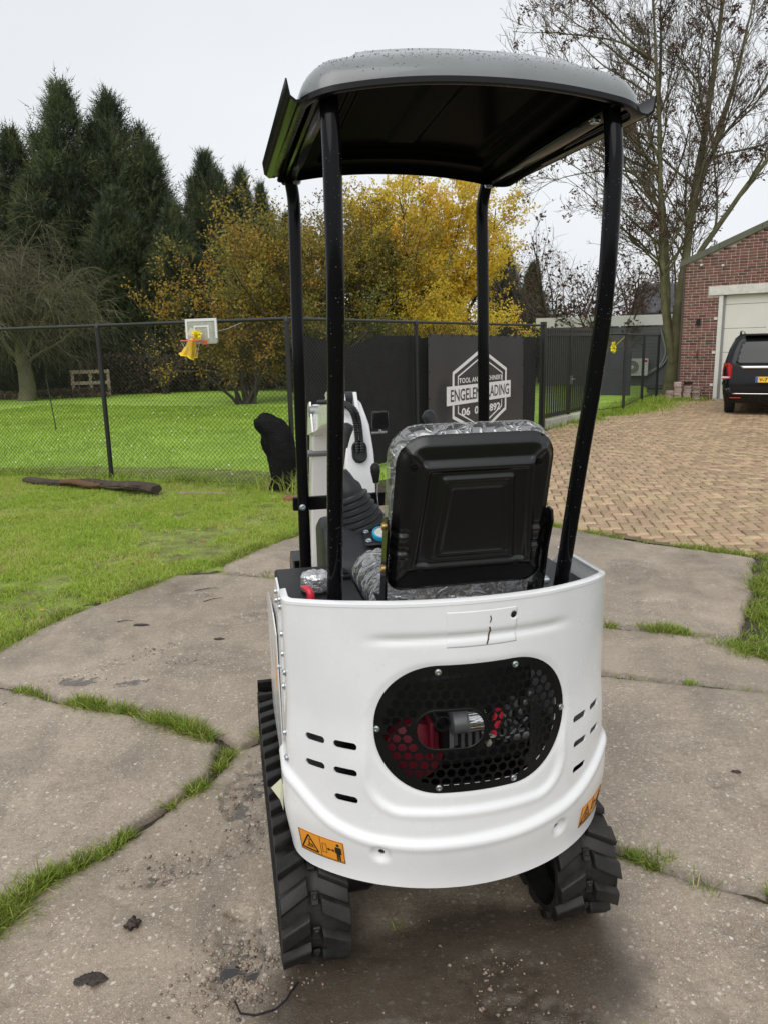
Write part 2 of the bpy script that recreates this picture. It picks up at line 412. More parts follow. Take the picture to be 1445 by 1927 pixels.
def lawn_edge_poly():
    return [(-2.30, 4.2), (-2.17, 4.80), (-1.64, 5.74), (-1.33, 6.0), (-1.16, 6.45), (-0.78, 7.08), (-0.6, 7.45), (-0.35, 8.6), (-0.30, 10.6), (-14, 15.2), (-14, 4.0), (-2.9, 3.9)]
LAWN = np.array(lawn_edge_poly())
def lawn_z(X, Y):
    s = sdpoly(X, Y, LAWN)
    return np.where(s > -0.25, -0.02 + 0.03 * sst(-0.1, 0.5, s) + 0.035 * (fbm(X * 1.3, Y * 1.3, 5) - 0.5) + 0.02 * (fbm(X * 9, Y * 9, 6) - 0.5), -0.10)
grid_field('lawn', -9.0, -0.2, 3.7, 11.6, 0.05, lawn_z, lawn_mat)
def field_z(X, Y): return 0.01 + 0.10 * (fbm(X * 0.25, Y * 0.25, 8) - 0.5) + 0.03 * (fbm(X * 1.6, Y * 1.6, 4) - 0.5) - 0.16 * (sdpoly(X, Y, [(-0.9, 9.4), (3.2, 15.9), (5.2, 18.6), (9, 27), (12, 36), (-40, 36), (-40, 23), (-3.6, 10.35)]) < -0.15)
grid_field('field', -34, 12, 9.3, 35.5, 0.2, field_z, field_mat)

# concrete slabs, each a cast piece of its own with broken edges
yard = bpy.data.objects.new('concrete_yard', None); col.objects.link(yard); yard['kind'] = 'structure'
g0, g1, g2, g3, gj, gk = (-2.03, 3.76), (-1.61, 3.55), (-1.22, 3.42), (-0.73, 3.12), (-0.66, 3.06), (-0.54, 3.15)
g4, g5, g6, g7, g8 = (-0.72, 2.84), (-0.85, 2.62), (-0.99, 2.375), (-1.14, 2.23), (-1.22, 2.02)
r1, r2, r3, r4 = (1.32, 4.45), (1.66, 4.34), (1.98, 4.20), (2.06, 3.92)
k1, k2, k3 = (1.11, 3.74), (1.53, 3.61), (1.88, 3.50)
m1, m2, m3, m4 = (0.78, 2.31), (0.88, 2.23), (0.99, 2.16), (1.17, 2.07)
s1, s2 = (-1.31, 5.80), (-0.70, 5.57)
SLABS = [
 ([(-2.30, 4.22), (-2.15, 4.80), (-1.63, 5.74), s1, s2, (0.2, 5.08), r1, r2, r3, r4, (2.5, 3.75), (2.45, 3.42), k3, k2, k1, (0.3, 3.40), gk, gj, g3, g2, g1, g0, (-2.5, 3.92)], 0.019, 0.0, 1),
 ([g0, g1, g2, g3, g4, g5, g6, g7, g8, (-1.35, 1.9), (-1.75, 1.75), (-2.9, 1.9), (-2.9, 3.95), (-2.5, 3.92)], 0.014, 0.006, 2),
 ([gj, g4, g5, g6, g7, g8, (-1.5, 1.70), (-1.6, 1.15), (1.6, 1.1), (1.8, 1.8), m4, m3, m2, m1, (0.48, 2.60), (0.15, 3.28), (-0.3, 3.22), gk], 0.0115, -0.002, 3),
 ([k1, k2, k3, (2.45, 3.42), (2.3, 2.6), (1.85, 1.85), m4, m3, m2, m1, (0.48, 2.60), (0.15, 3.28), (0.3, 3.40)], 0.015, 0.004, 4),
 ([r1, r2, r3, (2.09, 4.25), (2.48, 4.95), (2.85, 5.70), (2.95, 5.86), (2.26, 6.38), (1.56, 7.15), (1.05, 7.75), (-0.2, 5.95), (0.2, 5.08)], 0.025, 0.003, 5),
 ([s1, s2, (0.2, 5.08), (-0.2, 5.95), (1.05, 7.75), (0.1, 8.9), (-0.33, 9.0), (-0.36, 8.5), (-0.62, 7.42), (-0.78, 7.05), (-1.17, 6.42), (-1.33, 6.02)], 0.028, -0.002, 6),
]
# broken patches: x, y, rx, ry, angle, depth
SPALL = [(-0.74, 2.28, 0.15, 0.075, 20, 0.011), (-0.43, 1.93, 0.09, 0.13, 10, 0.016), (-0.56, 2.74, 0.08, 0.20, -8, 0.015), (-0.42, 1.78, 0.06, 0.09, 40, 0.012), (-0.50, 2.45, 0.07, 0.12, -20, 0.010),
         (-1.63, 3.80, 0.10, 0.07, 0, 0.010), (-1.33, 3.77, 0.10, 0.04, 20, 0.010), (-1.40, 4.15, 0.30, 0.06, 48, 0.006), (-1.05, 4.05, 0.20, 0.08, 10, 0.006), (-0.9, 4.7, 0.25, 0.1, 30, 0.006), (-1.3, 5.2, .15, .06, 0, .006),
         (0.30, 1.80, 0.13, 0.10, 20, 0.009), (0.38, 1.66, 0.14, 0.06, -10, 0.009), (-0.02, 1.60, 0.2, 0.05, 5, 0.010), (1.25, 3.0, 0.13, 0.09, 0, 0.007), (1.62, 3.25, 0.1, 0.1, 0, 0.008), (1.33, 2.72, 0.12, 0.07, 30, 0.006),
         (1.95, 5.75, 0.16, 0.14, 0, 0.007), (1.75, 4.85, 0.12, 0.06, 0, 0.008), (1.75, 5.35, 0.2, 0.05, 10, 0.005), (1.95, 4.75, .05, .05, 0, .006), (-1.02, 1.78, 0.09, 0.05, 10, 0.005), (-0.84, 1.81, 0.05, 0.03, -10, 0.004), (1.05, 1.95, .18, .07, 10, .005), (-1.75, 2.8, 0.2, 0.08, 10, 0.005), (-1.95, 3.25, .12, .1, 0, .008)]
SLABZ = {}
def slab_height(X, Y, seed):
    z = 0.006 * (fbm(X * 2.2, Y * 2.2, seed) - 0.5) + 0.0035 * (fbm(X * 14, Y * 14, seed + 5) - 0.5) + 0.0018 * (fbm(X * 70, Y * 70, seed + 9, 2) - 0.5)
    pit = fbm(X * 9, Y * 9, seed + 31); z -= 0.004 * sst(0.66, 0.76, pit)
    worn = sst(0.42, 0.68, fbm(X * 1.1 + 3, Y * 1.1, 71 + seed, 5)) * 0.55 + {2: 0.55, 4: 0.30, 3: 0.0}.get(seed, 0.10)
    sp = np.zeros_like(X)
    for (cx, cy, rx, ry, an, dep) in SPALL:
        a = R_(an); dx, dy = X - cx, Y - cy; u = (dx * math.cos(a) + dy * math.sin(a)) / rx; v = (-dx * math.sin(a) + dy * math.cos(a)) / ry
        q = np.sqrt(u * u + v * v) + 0.85 * (fbm(X * 16, Y * 16, 55, 4) - 0.5)
        mk = sst(1.08, 0.90, q); z -= dep * mk; sp = np.maximum(sp, mk)
        worn = np.maximum(worn, sst(2.2, 0.9, q))
    z += sp * 0.024 * (fbm(X * 38, Y * 38, 77, 3) - 0.45)
    # fine hairline cracks
    for (ax, ay, bx, by) in ((-0.95, 2.15, -0.62, 1.98), (0.9, 2.75, 1.75, 2.42), (1.28, 3.05, 1.9, 2.85), (-0.5, 2.6, -0.62, 2.52), (0.42, 1.75, 0.6, 1.45)):
        L2 = math.hypot(bx - ax, by - ay); t = ((X - ax) * (bx - ax) + (Y - ay) * (by - ay)) / L2; d = ((X - ax) * (by - ay) - (Y - ay) * (bx - ax)) / L2
        d = d + 0.05 * (fbm(X * 6, Y * 6, 13) - 0.5)
        z -= 0.006 * np.exp(-(d / 0.007) ** 2) * (t > 0) * (t < L2)
    return z, worn, sp
for poly, st, dz, seed in SLABS:
    P = np.array(poly); mn, mx = P.min(0) - 0.04, P.max(0) + 0.04
    nx = int((mx[0] - mn[0]) / st) + 1; ny = int((mx[1] - mn[1]) / st) + 1
    X, Y = np.meshgrid(np.linspace(mn[0], mx[0], nx), np.linspace(mn[1], mx[1], ny))
    s = sdpoly(X, Y, P) - 0.012 + 0.05 * (fbm(X * 5, Y * 5, seed + 40) - 0.5) + 0.022 * (fbm(X * 28, Y * 28, seed + 44) - 0.5)
    z, worn, sp = slab_height(X, Y, seed)
    z = z + dz - 0.075 * sst(0.016, -0.020, s) - 0.006 * sst(0.07, 0.01, s)
    wet_shade_n = fbm(X * 3.2, Y * 3.2, 91)
    wet = np.clip(sst(1.05, 0.55, np.sqrt(((X - 0.16) / 0.62) ** 2 + ((Y - 1.70) / 0.52) ** 2) + 1.0 * (wet_shade_n - 0.5)), 0, 1) * 1.0  # wet stain, with the machine's soft shadow painted into the same patch
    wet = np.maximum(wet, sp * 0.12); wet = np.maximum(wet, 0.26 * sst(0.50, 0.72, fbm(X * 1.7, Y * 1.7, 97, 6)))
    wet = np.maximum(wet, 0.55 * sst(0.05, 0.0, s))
    i = np.arange(nx * ny).reshape(ny, nx); Fq = np.stack([i[:-1, :-1], i[:-1, 1:], i[1:, 1:], i[1:, :-1]], -1).reshape(-1, 4)
    Fq = Fq[(s.ravel()[Fq].max(1) > -0.022)]
    V = np.stack([X, Y, z], -1).reshape(-1, 3); used = np.unique(Fq); rm = np.zeros(len(V), int); rm[used] = np.arange(len(used))
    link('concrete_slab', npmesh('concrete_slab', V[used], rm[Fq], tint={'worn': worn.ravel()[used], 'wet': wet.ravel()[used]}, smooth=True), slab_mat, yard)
for (px, py, rx, ry, lev) in ((-1.63, 3.80, 0.12, 0.08, -0.0065), (-1.33, 3.77, 0.11, 0.05, -0.0065), (-0.43, 1.92, 0.10, 0.13, -0.0185), (-0.56, 2.74, 0.09, 0.20, -0.0178), (-0.74, 2.27, 0.15, 0.08, -0.0145), (-1.95, 3.25, .13, .11, -.001)):
    n = 28; V = [(px, py, lev)] + [(px + rx * math.cos(k * 2 * math.pi / n), py + ry * math.sin(k * 2 * math.pi / n), lev) for k in range(n)]
    o = link('puddle', npmesh('puddle', V, [(0, 1 + k, 1 + (k + 1) % n) for k in range(n)]), water_mat); o['kind'] = 'structure'

# brick paving in herringbone
paver_mat = M('ochre paving brick', (0.41, 0.280, 0.155), 0.45, rvar=0.16, var=0.25, vs_=6, bump=0.5, bs=70, dist=0.006, c2=(0.50, 0.365, 0.220))
def objrand(m, amt=0.25, wetx=None):
    """colour shift from the object's own random number / the per-point tint"""
    nt = m.node_tree; K = nt.links.new; b = nt.nodes['Principled BSDF']; src = b.inputs['Base Color'].links[0].from_socket
    at = nt.nodes.new('ShaderNodeAttribute'); at.attribute_name = 'tint'; oi = nt.nodes.new('ShaderNodeObjectInfo')
    ad = nt.nodes.new('ShaderNodeMath'); ad.operation = 'ADD'; K(at.outputs['Fac'], ad.inputs[0]); K(oi.outputs['Random'], ad.inputs[1])
    fr = nt.nodes.new('ShaderNodeMath'); fr.operation = 'FRACT'; K(ad.outputs[0], fr.inputs[0])
    mr = nt.nodes.new('ShaderNodeMapRange'); mr.inputs[3].default_value = 1 - amt; mr.inputs[4].default_value = 1 + amt; K(fr.outputs[0], mr.inputs[0])
    h = nt.nodes.new('ShaderNodeHueSaturation'); K(src, h.inputs['Color']); K(mr.outputs[0], h.inputs['Value'])
    m2 = nt.nodes.new('ShaderNodeMath'); m2.operation = 'MULTIPLY'; m2.inputs[1].default_value = 7.31; K(fr.outputs[0], m2.inputs[0])
    f2 = nt.nodes.new('ShaderNodeMath'); f2.operation = 'FRACT'; K(m2.outputs[0], f2.inputs[0])
    mr2 = nt.nodes.new('ShaderNodeMapRange'); mr2.inputs[3].default_value = 0.485; mr2.inputs[4].default_value = 0.51; K(f2.outputs[0], mr2.inputs[0]); K(mr2.outputs[0], h.inputs['Hue'])
    K(h.outputs[0], b.inputs['Base Color'])
objrand(paver_mat, 0.24)
PAVE = np.array([(0.05, 9.1), (1.10, 7.75), (1.60, 7.18), (2.30, 6.42), (3.02, 5.92), (5.2, 4.6), (11, 6), (15.5, 16.8), (9.55, 22.1), (8.7, 22.85), (8.3, 22.4), (5.75, 18.4), (4.95, 17.7), (3.35, 15.5)])
pave = bpy.data.objects.new('brick_pavement', None); col.objects.link(pave); pave['kind'] = 'structure'
V = [(x, y, -0.016) for x, y in PAVE]
link('joint_bed', npmesh('joint_bed', V, [tuple(range(len(V)))]), M('mossy joint sand', (0.105, 0.085, 0.045), 0.9, var=0.4, vs_=5, c2=(0.20, 0.15, 0.09)), pave)
def paver_geo(w, l, jx=0.0):
    b = 0.006; hw, hl = w / 2, l / 2
    V = [(-hw, -hl, -0.03), (hw, -hl, -0.03), (hw, hl, -0.03), (-hw, hl, -0.03), (-hw, -hl, -b), (hw, -hl, -b), (hw, hl, -b), (-hw, hl, -b), (-hw + b, -hl + b, 0), (hw - b, -hl + b, 0), (hw - b, hl - b, 0), (-hw + b, hl - b, 0)]
    F = [(8, 9, 10, 11)] + [(4 + i, 4 + (i + 1) % 4, 8 + (i + 1) % 4, 8 + i) for i in range(4)] + [(i, (i + 1) % 4, 4 + (i + 1) % 4, 4 + i) for i in range(4)]
    return np.array(V), np.array(F)
PW, PL = 0.098, 0.204; GV, GF = paver_geo(PW - 0.009, PL - 0.010)
ang0 = R_(45 + 37)
cands = []
for i in range(-160, 260):
    for j in range(-80, 160):
        for k in (0, 1):
            # herringbone lattice in units of paver width: shift (1,1) and (2,-2)
            ux = i + 2 * j; uy = i - 2 * j
            if k == 0: cx, cy, a = ux + 1.0, uy + 0.5, math.pi / 2
            else: cx, cy, a = ux + 0.5, uy + 2.0, 0.0
            if k == 1: cx, cy = ux + 0.5 , uy + 2.0
            X_ = cx * PW * 1.04; Y_ = cy * PW * 1.04
            wx = 6 + X_ * math.cos(ang0) - Y_ * math.sin(ang0); wy = 12 + X_ * math.sin(ang0) + Y_ * math.cos(ang0)
            cands.append((wx, wy, a + ang0))
cands = np.array(cands)
sd_ = sdpoly(cands[:, 0], cands[:, 1], PAVE); cands = cands[sd_ > 0.05]
def pave_z(x, y): return 0.03 * (fbm(x * 0.5, y * 0.5, 21) - 0.5) + 0.012 * (fbm(x * 2.5, y * 2.5, 23) - 0.5) + 0.002
# only what a viewer near the photographer's place could see clearly
order = np.argsort(np.hypot(cands[:, 0], cands[:, 1]) + 1000 * (np.abs(np.degrees(np.arctan2(cands[:, 0], cands[:, 1])) - 18) > 11))
near = cands[order[:300]]; rest = cands[order[300:]]
pme = npmesh('brick', GV, GF); pme.materials.append(paver_mat)
for k, (x, y, a) in enumerate(near):
    o = link('brick', pme, None, pave)
    o.location = (x, y, float(pave_z(np.array(x), np.array(y))) + rnd.uniform(-0.003, 0.003)); o.rotation_euler = (rnd.gauss(0, 0.022), rnd.gauss(0, 0.022), a + rnd.gauss(0, 0.02))
n = len(rest); ca, sa = np.cos(rest[:, 2] + rng.normal(0, 0.012, n)), np.sin(rest[:, 2])
zz = pave_z(rest[:, 0], rest[:, 1]) + rng.uniform(-0.003, 0.003, n)
tx = rng.normal(0, 0.012, (n, 2))
VX = rest[:, 0, None] + GV[None, :, 0] * ca[:, None] - GV[None, :, 1] * sa[:, None]
VY = rest[:, 1, None] + GV[None, :, 0] * sa[:, None] + GV[None, :, 1] * ca[:, None]
VZ = zz[:, None] + GV[None, :, 2] + GV[None, :, 0] * tx[:, :1] + GV[None, :, 1] * tx[:, 1:]
FF = (np.arange(n)[:, None, None] * len(GV) + GF[None]).reshape(-1, 4)
o = link('far_bricks', npmesh('far_bricks', np.stack([VX, VY, VZ], -1).reshape(-1, 3), FF, tint=np.repeat(rng.random(n), len(GV))), paver_mat, pave); o['kind'] = 'stuff'
print('pavers', len(cands))

# ================================================================== GRASS, STONES
grass_mat = leafmat('grass blades', [(0.150, 0.185, 0.028), (0.270, 0.400, 0.036), (0.410, 0.560, 0.065), (0.56, 0.50, 0.20)], 0.40, 0.5)
def blades(P, h, w, lean, tint, seg=2, r=None):
    """P n x 3 roots -> grass blades (n x (2*seg+1) verts)"""
    r = r or rng; n = len(P); a = r.uniform(0, 2 * np.pi, n); l = lean * np.abs(r.normal(1, 0.6, n)); hh = h
    d = np.stack([np.cos(a), np.sin(a)], 1); b = r.uniform(0, 2 * np.pi, n); sx = np.stack([np.cos(b), np.sin(b)], 1)
    rows = []
    for k in range(seg):
        t = k / seg; off = d * (l * hh * t ** 1.7)[:, None]; wd = (w * (1 - 0.45 * t))[:, None] * 0.5
        z = P[:, 2] + hh * (t - 0.25 * np.minimum(l, 1.5) * t * t)
        for sg in (-1, 1): rows.append(np.stack([P[:, 0] + off[:, 0] + sg * sx[:, 0] * wd[:, 0], P[:, 1] + off[:, 1] + sg * sx[:, 1] * wd[:, 0], z], 1))
    off = d * (l * hh)[:, None]; rows.append(np.stack([P[:, 0] + off[:, 0], P[:, 1] + off[:, 1], P[:, 2] + hh * (1 - 0.25 * np.minimum(l, 1.5))], 1))
    m = 2 * seg + 1; V = np.stack(rows, 1).reshape(-1, 3); base = np.arange(n) * m; F = []
    for k in range(seg - 1):
        F.append(np.stack([base + 2 * k, base + 2 * k + 1, base + 2 * k + 3], 1)); F.append(np.stack([base + 2 * k, base + 2 * k + 3, base + 2 * k + 2], 1))
    F.append(np.stack([base + 2 * seg - 2, base + 2 * seg - 1, base + 2 * seg], 1))
    return V, np.concatenate(F), np.repeat(tint, m)
def stuffgrass(name, label, lst, cat='grass', mat=None, parent=None):
    V = np.concatenate([a[0] for a in lst]); off = np.cumsum([0] + [len(a[0]) for a in lst[:-1]])
    F = np.concatenate([a[1] + o for a, o in zip(lst, off)]); T = np.concatenate([a[2] for a in lst])
    o = link(name, npmesh(name, V, F, tint=T), mat or grass_mat, parent); o['kind'] = 'stuff'
    if label: setp(o, label, cat)
    return o
def inpoly(n, poly, r=rng, margin=0.0):
    poly = np.asarray(poly); mn, mx = poly.min(0), poly.max(0); out = []
    while sum(map(len, out)) < n:
        p = r.uniform(mn, mx, (n * 2, 2)); out.append(p[sdpoly(p[:, 0], p[:, 1], poly) > margin])
    return np.concatenate(out)[:n]
# lawn left of the slabs (4 - 11 m away), thinner and yellower towards the slab edge
LV = np.array([(-2.28, 4.15), (-2.15, 4.82), (-1.62, 5.76), (-1.31, 6.05), (-1.14, 6.48), (-0.76, 7.1), (-0.58, 7.45), (-0.36, 8.6), (-0.6, 9.15), (-1.0, 9.3), (-6.2, 11.3), (-6.0, 8.0), (-3.1, 4.0)])
p = inpoly(190000, LV, margin=-0.03); s = sdpoly(p[:, 0], p[:, 1], LV); dens = fbm(p[:, 0] * 2.4, p[:, 1] * 2.4, 61); fine = fbm(p[:, 0] * 9, p[:, 1] * 9, 62)
bare = sst(0.46, 0.60, fbm(p[:, 0] * 1.9 + 7, p[:, 1] * 1.9, 63, 5)) * sst(1.3, 0.05, s) * 0.9 + 0.5 * sst(0.62, 0.70, fbm(p[:, 0] * 3.1, p[:, 1] * 3.1, 67, 4))
keep = rng.random(len(p)) < np.clip(0.12 + 1.2 * sst(0.30, 0.55, 0.6 * dens + 0.4 * fine) - bare, 0.02, 1); p, s, dens, bare = p[keep], s[keep], dens[keep], bare[keep]
z = lawn_z(p[:, 0], p[:, 1]); hgt = rng.uniform(0.022, 0.052, len(p)) * (0.6 + 0.9 * dens)
tint = np.clip(0.46 + 0.50 * fbm(p[:, 0] * 1.5, p[:, 1] * 1.5, 64) + rng.normal(0, 0.17, len(p)) - 0.08 + 0.25 * bare, 0, 1)
stuffgrass('lawn_grass', 'short green grass on the verge between fence and concrete', [blades(np.c_[p, z - 0.004], hgt, rng.uniform(0.0045, 0.009, len(p)), 0.75, tint, 2)])
# field behind the chain link
FV = np.array([(-1.2, 9.5), (-0.6, 10.3), (-0.9, 22), (-11, 26), (-13, 20), (-6.0, 11.4)])
p = inpoly(60000, FV); z = field_z(p[:, 0], p[:, 1]); dist = np.hypot(p[:, 0], p[:, 1])
tint = np.clip(0.42 + 0.5 * (fbm(p[:, 0] * 0.8, p[:, 1] * 0.8, 66) - 0.5) + rng.normal(0, 0.13, len(p)), 0, 0.85)
stuffgrass('field_grass', 'bright green grass of the field behind the chain link fence', [blades(np.c_[p, z - 0.01], rng.uniform(0.04, 0.09, len(p)), 0.006 + 0.0012 * (dist - 9), 0.7, tint, 1)])
p = inpoly(200, FV); p = p[fbm(p[:, 0] * 0.9, p[:, 1] * 0.9, 70) > 0.48]; z = field_z(p[:, 0], p[:, 1]) + 0.06; a_ = np.repeat(np.c_[p, z][:, None], 4, 1) + np.array([(-1, -1, 0), (1, -1, 0), (1, 1, 0), (-1, 1, 0)])[None] * 0.009 + np.array([(0, 0, -.006), (0, 0, -.006), (0, 0, .01), (0, 0, .01)])[None]
o = link('daisies', npmesh('daisies', a_.reshape(-1, 3), np.arange(4 * len(p)).reshape(-1, 4)), M('daisy white', (0.75, 0.76, 0.70), 0.6)); setp(o, 'tiny white daisies dotted over the field', 'flowers', kind='stuff')
# fallen leaves on the verge
fl_mat = leafmat('fallen leaves', [(0.10, 0.05, 0.025), (0.26, 0.15, 0.04), (0.50, 0.36, 0.06)], 0.1, 0.6)
p = inpoly(330, LV); n_ = len(p); C_ = np.c_[p, lawn_z(p[:, 0], p[:, 1]) + rng.uniform(0.01, 0.045, n_)]; d_ = rng.normal(0, 1, (n_, 3)) * (1, 1, .25); d_ /= np.linalg.norm(d_, axis=1)[:, None]; e_ = np.cross(d_, np.array([0, 0, 1.0]) + rng.normal(0, .3, (n_, 3))); s_ = rng.uniform(0.012, 0.03, n_)[:, None]
V = np.stack([C_ - d_ * s_, C_ + e_ * s_ * .5, C_ + d_ * s_, C_ - e_ * s_ * .5], 1).reshape(-1, 3); o = link('fallen_leaves', npmesh('fallen_leaves', V, np.arange(4 * n_).reshape(-1, 4), tint=np.repeat(rng.random(n_), 4)), fl_mat); setp(o, 'scattered small fallen leaves in the verge grass', 'leaves', kind='stuff')
# tufts in the joints between the slabs
def tuft(lines, n, spread, h0, h1, seed, thr=0.42):
    out = []
    for ln, cnt, sp, hh in lines:
        P = resample(ln, 0.01, closed=False); idx = rng.integers(0, len(P), cnt); q = P[idx] + rng.normal(0, sp, (cnt, 2))
        dn = fbm(q[:, 0] * 5.5, q[:, 1] * 5.5, seed); k = (rng.random(cnt) < sst(thr, thr + 0.12, dn)) & (np.hypot(*(q - P[idx]).T) < sp * 2.2 * sst(0.30, 0.62, dn) + 0.006); q = q[k]; dn = dn[k]
        out.append((q, hh * (0.35 + 1.1 * dn)))
    return out
JL = [([g1, g2, g3, gj], 5200, 0.026, 0.050), ([(-2.1, 3.80), g0, g1], 900, 0.024, 0.035), ([gj, gk, (-0.40, 3.22)], 1500, 0.032, 0.048), ([gj, g4], 700, 0.022, 0.045), ([g4, g5], 1900, 0.026, 0.045), ([g5, g6], 700, 0.016, 0.035),
      ([g6, g7], 700, 0.022, 0.04), ([g7, g8, (-1.38, 1.85)], 4200, 0.034, 0.055), ([m1, m2], 160, 0.02, 0.03), ([(0.86, 2.25), m3, m4, (1.4, 1.97)], 2600, 0.034, 0.045), ([s1, s2, (-0.4, 5.4)], 3000, 0.045, 0.05), ([r1, r2, r3, (2.15, 4.12)], 4600, 0.040, 0.045),
      ([(1.95, 4.15), r4, (2.3, 3.7)], 3400, 0.07, 0.055), ([(2.1, 4.15), (2.5, 4.85), (2.88, 5.6)], 4200, 0.08, 0.05), ([(1.5, 7.2), (2.26, 6.42), (2.95, 5.92), (3.4, 5.6)], 5200, 0.05, 0.04), ([k1, k2, k3], 120, 0.012, 0.02), ([(-2.32, 4.2), (-2.15, 4.82), (-1.62, 5.76), (-1.31, 6.05), (-1.14, 6.48), (-0.76, 7.1)], 6500, 0.05, 0.05)]
lst = []
for q, hh in tuft(JL, 0, 0, 0, 0, 83, 0.40):
    lst.append(blades(np.c_[q, np.full(len(q), -0.03)], hh * rng.uniform(0.7, 1.6, len(q)) + 0.012, rng.uniform(0.0028, 0.0055, len(q)), 0.75, np.clip(rng.normal(0.12, 0.2, len(q)) + 0.75 * (rng.random(len(q)) < 0.20), 0, 1), 3))
q = np.array([(x + rng.normal(0, 0.018), y + rng.normal(0, 0.014)) for (x, y, c) in ((0.83, 2.30, 60), (-0.62, 3.95, 50), (1.53, 3.62, 70), (-1.32, 4.92, 40), (0.02, 1.98, 40), (2.12, 4.2, 60), (0.62, 1.62, 12), (0.68, 1.57, 10)) for _ in range(c)])
lst.append(blades(np.c_[q, np.full(len(q), -0.012)], rng.uniform(0.012, 0.03, len(q)), rng.uniform(0.003, 0.005, len(q)), 0.9, rng.uniform(0.2, 0.6, len(q)), 2))
q = inpoly(9000, [(2.05, 4.0), (2.45, 3.75), (3.6, 4.6), (3.5, 5.6), (2.98, 5.85), (2.55, 5.0), (2.15, 4.3)]); q = q[rng.random(len(q)) < sst(0.32, 0.52, fbm(q[:, 0] * 5, q[:, 1] * 5, 45))]
lst.append(blades(np.c_[q, np.full(len(q), -0.03)], rng.uniform(0.02, 0.055, len(q)), rng.uniform(0.004, 0.007, len(q)), 0.8, np.clip(rng.normal(0.25, 0.2, len(q)), 0, 1), 2))
stuffgrass('joint_grass', 'grass and moss tufts growing in the joints between concrete slabs', lst)
# weeds between the paving bricks
p = inpoly(26000, PAVE); dn = fbm(p[:, 0] * 2.2, p[:, 1] * 2.2, 88); ed = sdpoly(p[:, 0], p[:, 1], PAVE)
k = (rng.random(len(p)) < sst(0.52, 0.72, dn) * (0.25 + 0.75 * sst(2.6, 0.0, ed))) & (p[:, 1] < 17); p = p[k]
stuffgrass('paving_weeds', 'low green weeds growing between the ochre paving bricks', [blades(np.c_[p, pave_z(p[:, 0], p[:, 1]) - 0.012], rng.uniform(0.015, 0.035, len(p)), rng.uniform(0.006, 0.012, len(p)), 0.9, rng.uniform(0.1, 0.65, len(p)), 1)], cat='weeds')
# rough grass along the fences, by the gate and the garage
p = []
for (a, b, cnt, sp) in (((-1.0, 9.35), (-5.6, 11.1), 5200, 0.14), ((-1.0, 9.1), (-0.2, 10.3), 1500, 0.16), ((3.6, 15.6), (5.0, 17.6), 2200, 0.18), ((5.9, 18.9), (8.4, 23.2), 9000, 0.42), ((5.2, 18.0), (6.4, 19.6), 2600, 0.25), ((8.2, 22.3), (9.3, 22.1), 600, 0.12)):
    t = rng.random(cnt)[:, None]; p.append(np.array(a) * (1 - t) + np.array(b) * t + rng.normal(0, sp, (cnt, 2)))
p = np.concatenate(p); dn = fbm(p[:, 0] * 3, p[:, 1] * 3, 99); k = rng.random(len(p)) < sst(0.3, 0.6, dn); p = p[k]; dn = dn[k]
far = np.hypot(p[:, 0], p[:, 1])
stuffgrass('rough_grass', 'longer unmown grass along the foot of the fences', [blades(np.c_[p, np.full(len(p), -0.02)], rng.uniform(0.05, 0.17, len(p)) * (0.6 + 0.8 * dn), 0.004 + 0.0006 * far, 0.8, np.clip(rng.normal(0.42, 0.25, len(p)), 0, 1), 2)])
# tall dry weeds by the fence corner
wl = []
for (cx, cy, n_, h_, t_) in ((-1.15, 9.15, 130, 0.42, 0.85), (-0.95, 9.0, 80, 0.35, 0.7), (-1.5, 9.28, 90, 0.28, 0.35), (-2.9, 9.85, 70, 0.22, 0.4), (-3.4, 10.0, 80, 0.26, 0.55), (-2.2, 9.5, 60, 0.2, 0.4)):
    q = np.c_[rng.normal(cx, 0.16, n_), rng.normal(cy, 0.08, n_), np.full(n_, -0.02)]
    wl.append(blades(q, rng.uniform(0.4, 1, n_) * h_, rng.uniform(0.006, 0.011, n_), 0.55, np.clip(rng.normal(t_, 0.2, n_), 0, 1), 3))
stuffgrass('tall_weeds', 'tall straw coloured weeds at the foot of the fence corner', wl, 'weeds')
# loose gravel in the broken patches
stone_mat = M('small stones', (0.3, 0.27, 0.22), 0.6, tint=[(0.08, 0.068, 0.055), (0.20, 0.16, 0.12), (0.34, 0.29, 0.23), (0.24, 0.14, 0.10)])
OV = np.array([(1, 0, 0), (-1, 0, 0), (0, 1, 0), (0, -1, 0), (0, 0, 1), (0, 0, -1)], float); OF = np.array([(0, 2, 4), (2, 1, 4), (1, 3, 4), (3, 0, 4), (2, 0, 5), (1, 2, 5), (3, 1, 5), (0, 3, 5)])
def stones(P, r):
    n = len(P); V = OV[None] * (r[:, None] * rng.uniform(0.6, 1.3, (n, 3)))[:, None, :] * rng.uniform(0.8, 1.2, (n, 6, 1)); V[:, :, 2] *= 0.6
    a = rng.uniform(0, 6.28, n); c, s_ = np.cos(a)[:, None], np.sin(a)[:, None]
    x = V[:, :, 0] * c - V[:, :, 1] * s_; y = V[:, :, 0] * s_ + V[:, :, 1] * c
    return np.stack([x + P[:, None, 0], y + P[:, None, 1], V[:, :, 2] + P[:, None, 2]], -1).reshape(-1, 3), (np.arange(n)[:, None, None] * 6 + OF[None]).reshape(-1, 3), np.repeat(rng.random(n), 6)
P = []; Rr = []
